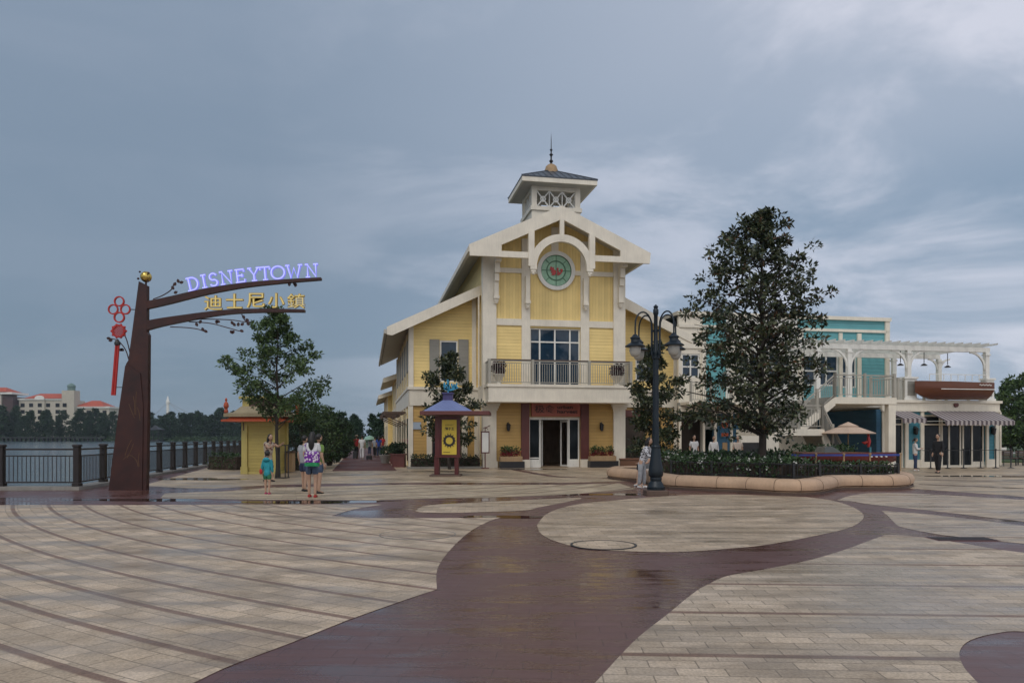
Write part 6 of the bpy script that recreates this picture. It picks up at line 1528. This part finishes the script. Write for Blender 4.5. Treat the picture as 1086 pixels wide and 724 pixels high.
# ------------------------------------------------------------------ people
def skin_mb(vs, es, rad, root=0, sub=1):
    me = bpy.data.meshes.new('body_cage'); me.from_pydata([tuple(v) for v in vs], es, []); o = bpy.data.objects.new('body_cage', me); COL.objects.link(o)
    md = o.modifiers.new('s','SKIN'); md.use_smooth_shade = True
    sv = me.skin_vertices[0].data
    for i,r_ in enumerate(rad):
        sv[i].radius = (r_,r_) if not isinstance(r_,tuple) else r_; sv[i].use_root = (i==root)
    sb = o.modifiers.new('d','SUBSURF'); sb.levels = sub; sb.render_levels = sub
    dg = bpy.context.evaluated_depsgraph_get(); m2 = bpy.data.meshes.new_from_object(o.evaluated_get(dg))
    m = MB(); m.v = [tuple(v.co) for v in m2.vertices]; m.f = [tuple(p.vertices) for p in m2.polygons]; m.m = [0]*len(m.f)
    bpy.data.objects.remove(o); bpy.data.meshes.remove(m2); bpy.data.meshes.remove(me); return m
eyem = paint('dark_eye',(0.01,0.008,0.008),.3,.1,streak=False); lipm = paint('lip',(0.22,0.07,0.06),.5,.1,streak=False)
V3 = Vector
def person(label, px, Y, h=1.66, rz=0, top=None, sleeve=.5, bottom=None, bottype='trousers', shoes=None, hair='short', lean=0.0, leanx=0.0, arms=None, stride=0.10, seated=False, seat_h=.45, hat=None, loc=None, headk=1.0, hairm=None, coat=0.0, gender=1.0):
    x = (px-543)/F*Y; loc = loc or (x,Y,0)
    T = Thing('person', label, 'person', (0,0,0)); T.o.location = loc; T.o.rotation_euler = (0,0,R(rz)); s = h/1.70
    J = dict(pel=V3((0,0,.93)), spi=V3((0,.0,1.10)), che=V3((0,0,1.30)), nec=V3((0,.0,1.46)), hed=V3((0,-.015,1.53)))
    for k,a in (('R',1),('L',-1)):
        J['hip'+k]=V3((.085*a,0,.87)); J['kne'+k]=V3((.095*a,-.02+ (stride if a>0 else -stride)*-.5,.50)); J['ank'+k]=V3((.095*a,(-stride if a>0 else stride),.085)); J['toe'+k]=J['ank'+k]+V3((.015*a,-.15,-.05))
        J['sho'+k]=V3((.165*a*gender,0,1.40)); J['elb'+k]=V3((.215*a,.03,1.13)); J['wri'+k]=V3((.225*a,-.04,.89))
    if seated:
        d = .93-(seat_h/s+.10)
        for k in ('pel','spi','che','nec','hed','shoR','shoL','elbR','elbL','wriR','wriL','hipR','hipL'): J[k].z -= d
        for k,a in (('R',1),('L',-1)): J['kne'+k]=V3((.11*a,-.42,seat_h/s+.06)); J['ank'+k]=V3((.10*a,-.42+.03*a,.085)); J['toe'+k]=J['ank'+k]+V3((.01*a,-.15,-.05))
    up = ('spi','che','nec','hed','shoR','shoL','elbR','elbL','wriR','wriL'); pz_ = J['pel'].z
    for k in up:
        dz = J[k].z-pz_; 
        if k[:3] in ('elb','wri'): dz = J['sho'+k[3]].z-pz_ if k[:3]=='x' else dz
        J[k].y -= lean*max(0,J[k].z-pz_) ; J[k].x += leanx*max(0,dz); J[k].z -= .35*abs(lean)*max(0,dz)*abs(lean)
    if lean: 
        for k in 'RL': J['elb'+k].y = J['sho'+k].y-.02; J['wri'+k].y = J['sho'+k].y-.10
    if arms:
        for k,(e,w) in arms.items(): J['elb'+k]=J['sho'+k]+V3(e); J['wri'+k]=J['elb'+k]+V3(w)
    J = {k:v*s for k,v in J.items()}
    names = ['pel','spi','che','nec','hed','shoR','elbR','wriR','shoL','elbL','wriL','hipR','kneR','ankR','toeR','hipL','kneL','ankL','toeL']
    rad = dict(pel=(.105,.085),spi=(.095,.075),che=(.112,.082),nec=.052,hed=.05,sho=.06,elb=.042,wri=.027,hip=.092,kne=.056,ank=.038,toe=.030)
    ed = [('pel','spi'),('spi','che'),('che','nec'),('nec','hed'),('che','shoR'),('shoR','elbR'),('elbR','wriR'),('che','shoL'),('shoL','elbL'),('elbL','wriL'),('pel','hipR'),('hipR','kneR'),('kneR','ankR'),('ankR','toeR'),('pel','hipL'),('hipL','kneL'),('kneL','ankL'),('ankL','toeL')]
    gr = lambda n: rad.get(n) or rad[n[:3]]
    sc_ = lambda r_,g=0: tuple((q*s+g) for q in r_) if isinstance(r_,tuple) else r_*s+g
    body = skin_mb([J[n] for n in names],[(names.index(a),names.index(b)) for a,b in ed],[sc_(gr(n)) for n in names],0,1)
    # hands
    for k in 'RL':
        w = J['wri'+k]; d = (w-J['elb'+k]).normalized(); a = 1 if k=='R' else -1
        side = d.cross(V3((0,1,0)) if abs(d.y)<.9 else V3((1,0,0))).normalized(); fw = side.cross(d).normalized()
        pc = w+d*.045*s; body.tube([w-d*.01*s,pc,w+d*.09*s],[.024*s,.035*s,.030*s],8)
        for i,(o_,L_f) in enumerate(((-.027,.062),(-.009,.074),(.009,.070),(.027,.055))):
            p0 = w+d*.085*s+fw*o_*s; p1 = p0+d*L_f*.55*s+side*.004*a*s; p2 = p1+d*L_f*.40*s-side*.018*a*s; body.tube([p0,p1,p2],[.0095*s,.009*s,.007*s],6)
        p0 = w+d*.03*s-fw*.028*s; body.tube([p0,p0+(d*.6-fw*.7).normalized()*.035*s,p0+(d*.85-fw*.4).normalized()*.062*s],[.012*s,.010*s,.008*s],6)
    # head with face
    hc = J['hed']+V3((0,-.02-.25*lean*0,.115))*s*headk; K = s*headk; hv=[]; 
    nr,ns=12,16; HM=MB()
    for i in range(nr+1):
        t=math.pi*i/nr
        for j in range(ns):
            p=2*math.pi*j/ns; X,Yy,Z = math.sin(t)*math.cos(p), math.sin(t)*math.sin(p), -math.cos(t)
            jaw = 1-.22*max(0,-Z)**1.2; front = max(0,-Yy)
            yy = Yy*.098*(1-.05*front)*(jaw*.5+.5); 
            if abs(X)<.3 and front>.7 and -.35<Z<.1: yy -= .022*(1-abs(X)/.3)*(1-abs(Z+.15)/.25 if abs(Z+.15)<.25 else 0)
            if front>.6 and .0<Z<.22 and .2<abs(X)<.5: yy += .006
            hv.append(hc+V3((X*.075*jaw, yy, Z*.118))*K)
    fs=[(i*ns+j,i*ns+(j+1)%ns,(i+1)*ns+(j+1)%ns,(i+1)*ns+j) for i in range(nr) for j in range(ns)]
    body.add(hv,fs)
    for a in (-1,1): body.ball(hc+V3((a*.075,.005,-.01))*K,.014*K,.022*K,.032*K,8,6)
    T.part('body', body, M['skin'], smooth=True)
    m=MB(); 
    for a in (-1,1): m.ball(hc+V3((a*.03,-.088,.012))*K,.012*K,.006*K,.007*K,8,6).tube([hc+V3((a*.015,-.092,.034))*K,hc+V3((a*.045,-.086,.036))*K],.0035*K,5)
    T.part('eyes', m, eyem); T.part('mouth', MB().ball(hc+V3((0,-.088,-.055))*K,.022*K,.008*K,.007*K,8,6), lipm)
    hm = hairm or M['hair']
    hb = MB(); hb.ball(hc+V3((0,.022,.028))*K,.083*K,.092*K,.108*K,16,10)
    if hair in ('long','bob'):
        L_h = .30 if hair=='long' else .14
        hb.tube([hc+V3((0,.06,.05))*K,hc+V3((0,.085,-.06))*K,hc+V3((0,.085+.02,-.10-L_h*.5))*K,hc+V3((0,.08,-.10-L_h))*K],[.06*K,.085*K,.08*K,.04*K],12)
        for a in (-1,1): hb.tube([hc+V3((a*.05,.02,.06))*K,hc+V3((a*.078,.02,-.03))*K,hc+V3((a*.075,.04,-.12))*K],[.03*K,.03*K,.015*K],8)
    if hair=='bun': hb.ball(hc+V3((0,.09,.09))*K,.045*K,.045*K,.045*K,10,8)
    if hair=='pony': hb.tube([hc+V3((0,.10,.03))*K,hc+V3((0,.15,-.02))*K,hc+V3((0,.14,-.16))*K],[.025*K,.035*K,.012*K],8)
    T.part('hair', hb, hm, smooth=True)
    if hat: 
        T.part('hat', MB().lathe(hc+V3((0,.0,.045))*K,[(.15*K,-.01*K),(.155*K,.0),(.10*K,.02*K),(.092*K,.06*K),(.07*K,.085*K),(.01,.095*K)],18), hat, smooth=True)
    if top:
        lo = J['pel'].lerp(J['spi'],.1); nm=['lo','spi','che','nec0','shoR','slR','shoL','slL']; Q=dict(J); Q['lo']=lo-V3((0,0,(.10+coat)*s)); Q['nec0']=J['che'].lerp(J['nec'],.75)
        vs=[];es=[];rd=[]
        def av(p,r_): vs.append(p); rd.append(r_); return len(vs)-1
        i0=av(Q['lo'],(.165*s+coat*.15,.14*s+coat*.12)); i1=av(J['spi'],(.150*s,.128*s)); i2=av(J['che'],(.172*s,.14*s)); i3=av(Q['nec0'],.085*s); es+=[(i0,i1),(i1,i2),(i2,i3)]
        for k in 'RL':
            a=av(J['sho'+k],.088*s); es.append((i2,a))
            if sleeve<=.5: b=av(J['sho'+k].lerp(J['elb'+k],max(.3,sleeve*1.5)),.074*s); es.append((a,b))
            else:
                b=av(J['elb'+k],.066*s); c=av(J['elb'+k].lerp(J['wri'+k],.92),.052*s); es+=[(a,b),(b,c)]
        T.part('top', skin_mb(vs,es,rd,1,1), top, smooth=True)
    if bottom:
        vs=[];es=[];rd=[]
        if bottype=='skirt':
            c=J['pel']; T.part('skirt', MB().lathe((c.x,c.y,c.z-.42*s),[(.21*s,0),(.215*s,.01),(.19*s,.2*s),(.165*s,.34*s),(.14*s,.52*s)],18,1,.8), bottom, smooth=True)
        else:
            i0=av2=0; vs=[J['pel']+V3((0,0,.05*s)),J['pel']]; rd=[(.15*s,.13*s),(.16*s,.135*s)]; es=[(0,1)]
            for k in 'RL':
                vs.append(J['hip'+k]); rd.append(.118*s); a=len(vs)-1; es.append((1,a))
                if bottype=='shorts': vs.append(J['hip'+k].lerp(J['kne'+k],.72)); rd.append(.100*s); es.append((a,a+1))
                else:
                    vs.append(J['kne'+k]); rd.append(.086*s); vs.append(J['ank'+k]+V3((0,0,.02*s))); rd.append(.068*s); es+=[(a,a+1),(a+1,a+2)]
            T.part('shorts' if bottype=='shorts' else 'trousers', skin_mb(vs,es,rd,1,1), bottom, smooth=True)
    for k in 'RL':
        a=J['ank'+k]; T.part('shoe', MB().tube([a+V3((0,.05*s,-.045*s)),a+V3((0,-.02*s,-.04*s)),a+V3((0,-.10*s,-.05*s)),a+V3((0,-.17*s,-.062*s))],[.032*s,.042*s,.038*s,.022*s],10), shoes or M['black'], smooth=True)
    T.J=J; T.hc=hc; return T
c_white=cloth('white_cotton',(.62,.62,.62)); c_navy=cloth('navy_denim',(.025,.04,.09)); c_black=cloth('black_wool',(.012,.012,.014)); c_teal=cloth('turquoise_rain_jacket',(.02,.27,.33)); c_green=cloth('green_cotton',(.03,.16,.08))
c_pink=cloth('pink_rubber',(.45,.05,.15)); c_denim=cloth('blue_denim',(.06,.09,.15)); c_lime=cloth('olive_green_shirt',(.16,.26,.06)); c_red=cloth('red_cotton',(.38,.03,.03)); c_straw=cloth('pale_straw',(.50,.42,.28)); c_grey=cloth('light_grey_cotton',(.30,.31,.33)); c_blue=cloth('blue_cotton',(.03,.07,.30)); c_beige=cloth('pale_beige_shirt',(.52,.44,.38))
def patterned(name,a,b,sc=18):
    m,t,bs=newmat(name); v=N(t,'ShaderNodeTexVoronoi',i_Scale=float(sc)); t.links.new(pos(t),v.inputs['Vector']); t.links.new(mixc(t,ramp(t,v.outputs[0],[(.38,1.0),(.46,0.0)]),a,b),bs.inputs['Base Color']); bs.inputs['Roughness'].default_value=.85; return m
c_pat=patterned('black_white_print',(.55,.55,.58),(.02,.02,.03)); c_dress=patterned('tan_floral_print',(.42,.36,.28),(.13,.04,.03),11); c_bag=patterned('purple_floral_print',(.14,.02,.26),(.6,.55,.6),16)
# by the booth
P=person('woman in a floral tan dress reaching out beside the yellow booth',284.5,27.0,1.64,50,c_dress,.3,c_dress,'skirt',M['black'],'bob',lean=.18,arms={'R':((.05,-.24,-.10),(.0,-.24,.10)),'L':((-.03,-.22,-.14),(.06,-.22,.06))})
P=person('small child in a turquoise hooded raincoat and green shorts, seen from behind',283.5,21.0,1.13,172,c_teal,1.0,c_green,'shorts',c_pink,'short',headk=1.28,coat=.12,stride=.04)
P.part('hood', MB().ball(P.J['nec']+V3((0,.07,.0)),.10,.06,.06,12,8), c_teal, smooth=True); P.part('satchel', MB().ball(P.J['pel']+V3((.14,.10,.02)),.05,.03,.08,10,8), c_red, smooth=True)
P=person('long-haired woman in white top and denim shorts with a purple and green bag',331,19.9,1.66,178,c_white,.45,c_denim,'shorts',c_red,'long',arms={'R':((.05,.02,-.26),(-.06,-.12,-.12)),'L':((-.04,.02,-.27),(.04,-.08,-.2))},stride=.05)
c_=P.J['spi']+V3((-.06,.20,-.02)); bm=MB().bbox(c_.x-.2,c_.x+.2,c_.y-.06,c_.y+.06,c_.z-.12,c_.z+.17,.04); bo=P.part('bag', bm, c_bag); P.part('bag_base', MB().bbox(c_.x-.19,c_.x+.19,c_.y-.065,c_.y+.065,c_.z-.22,c_.z-.12,.03), cloth('bright_green_cloth',(.02,.25,.09)), bo)
P.part('strap', MB().tube([c_+V3((.15,-.04,.15)),P.J['shoR']+V3((0,.10,.02)),P.J['shoR']+V3((-.02,-.02,.075)),P.J['che']+V3((.05,-.13,.0))],.014,6), c_bag, bo)
person('person in an olive green shirt standing behind the woman with the purple bag',337.5,21.2,1.62,140,c_lime,.5,c_denim,'shorts',M['black'],'short',stride=.05)
person('person in dark blue shorts and pale top, left of the woman with the purple bag',322.5,22.1,1.58,150,c_grey,.4,c_navy,'shorts',M['black'],'short',stride=.06,arms={'L':((-.08,-.16,-.16),(-.04,-.2,.02))})
# by the lamp
P=person('standing woman in black and white print blouse leaning over beside the street lamp',680.5,23.6,1.55,60,c_pat,.8,c_grey,'trousers',c_white,'bob',lean=.42,arms={'R':((.04,-.12,-.24),(-.02,-.18,-.10)),'L':((-.03,-.10,-.25),(.03,-.18,-.08))},stride=.06)
P=person('seated person in a straw hat on the bench end behind the street lamp',693,24.2,1.60,-50,c_grey,.4,c_beige,'shorts',c_white,'short',seated=True,seat_h=.43,hat=c_straw,lean=.18,arms={'R':((.0,-.14,-.22),(-.06,-.20,-.02)),'L':((.0,-.14,-.22),(.06,-.20,-.02))},loc=(4.47,24.75,0))
P.part('bag', MB().bbox(-.16,.14,-.42,-.26,.52,.72,.03), c_black)
# behind the planter
person('walker in a white T-shirt and jeans in front of the grey recess',736,36.0,1.62,10,c_white,.5,c_navy,'trousers',None,'short',stride=.14)
person('person in white shirt and dark trousers before the blue poster wall',757,36.5,1.58,0,c_white,.8,c_black,'trousers',None,'short',stride=.05)
person('grey-haired person in a pale shirt behind the flower hedge, left of the magnolia trunk',782.5,34.5,1.58,-15,c_beige,.5,c_grey,'trousers',None,'short',hairm=cloth('grey_hair',(.25,.23,.21)))
# by the striped awnings
person('person in white shirt and navy jeans facing the man in black outside the awning shop',970.5,35.6,1.50,75,c_white,1.0,c_navy,'trousers',c_white,'pony',stride=.04,arms={'R':((.02,-.05,-.26),(-.02,-.2,.04)),'L':((-.02,-.05,-.26),(.02,-.2,.04))})
person('man in a black suit standing outside the awning shop',995,33.3,1.66,-60,c_black,1.0,c_black,'trousers',M['black'],'short',stride=.1)
# promenade
person('walker dressed all in white on the brick promenade',384,53,1.66,180,c_white,.5,c_white,'trousers',c_grey,'short',stride=.12)
person('walker in a red top and pale hat on the promenade',378,57,1.68,180,c_red,.5,c_black,'trousers',None,'short',hat=c_straw,stride=.1)
person('walker in grey on the promenade left of the one in blue',397.5,60,1.55,170,c_grey,.5,c_black,'trousers',None,'short')
person('walker in a blue shirt on the promenade near the flank',401.8,59,1.62,185,c_blue,.5,c_navy,'trousers',None,'long')
person('walker in a red shirt on the promenade closest to the yellow flank',405.5,61,1.68,180,c_red,.5,c_navy,'trousers',None,'short')
def suitcase(label,px,Y,w,h,mat):
    x=(px-543)/F*Y; T=Thing('suitcase',label,'suitcase',(x,Y,0)); T.part('shell', MB().bbox(x-w/2,x+w/2,Y-.12,Y+.12,.05,.05+h,.03), mat); T.part('handle', MB().tube([(x-.08,Y,h),(x-.08,Y,h+.35),(x+.08,Y,h+.35),(x+.08,Y,h)],.01,6), M['black'])
    for a in (-1,1): T.part('wheel', MB().ball((x+a*w*.35,Y,.03),.03,.03,.03,8,6), M['black'])
suitcase('black upright suitcase behind the walker in the red top',376.8,54.5,.32,.5,M['black']); suitcase('small dark case trailing right of the walker in white',391.5,52.0,.38,.26,M['black'])
x=(392-543)/F*66; T=Thing('umbrella','pale green umbrella held up far along the promenade','umbrella',(x,66,1.0)); T.part('canopy', MB().lathe((x,66,1.35),[(.52,0),(.50,.08),(.38,.22),(.2,.32),(.01,.37)],14), paint('pale_green_nylon',(.25,.42,.34),.6,.1), smooth=True); T.part('shaft', MB().tube([(x,66,.95),(x,66,1.72)],.012,6), M['black'])
person('walker under the pale green umbrella',392,66.15,1.42,180,c_grey,.8,c_navy,'trousers',None,'short',arms={'R':((-.02,-.12,-.2),(-.12,-.06,.2)),'L':((-.05,.0,-.26),(0,-.05,-.24))})

# ------------------------------------------------------------------ haze
hz_ = newmat('haze_air'); m_h,t_h,b_h = hz_; t_h.nodes.remove(b_h); pv = N(t_h,'ShaderNodeVolumePrincipled',i_Density=0.00016,i_Anisotropy=0.2); pv.inputs['Color'].default_value=(.78,.88,1.0,1)
t_h.links.new(pv.outputs[0], [n for n in t_h.nodes if n.type=='OUTPUT_MATERIAL'][0].inputs['Volume'])
HAZE=True
if HAZE:
    hb_ = mesh_obj('haze', MB().box(-2400,2400,-100,2600,-3,62), m_h); hb_['kind']='stuff'; hb_['label']='thin bluish humid haze over the lake and plaza'; hb_['category']='haze'
# repeats of one kind carry a common group phrase
GRP = {'magnolia_tree':'magnolia trees around the yellow building','flower_hedge':'flowering hedges inside the stone planter','edging_fence':'low iron fences round the planter hedges','box_hedge':'clipped hedges along the buildings','flower_trough':'flower troughs beside the shop entrance','flower_urn':'plant urns on the balcony','manhole_cover':'manhole covers in the plaza','planter_box':'planter boxes along the promenade','bushy_shrub':'shrubs lining the promenade','park_bench':'benches right of the shop','roadside_tree':'trees right of the shop','person':'people on the plaza and promenade','suitcase':'cases pulled along the promenade','rope_barrier':'queue barriers','lakeside_hotel':'hotel blocks across the lake'}
for o in COL.objects:
    b_n = o.name.split('.')[0]
    if o.parent is None and b_n in GRP and 'group' not in o: o['group'] = GRP[b_n]
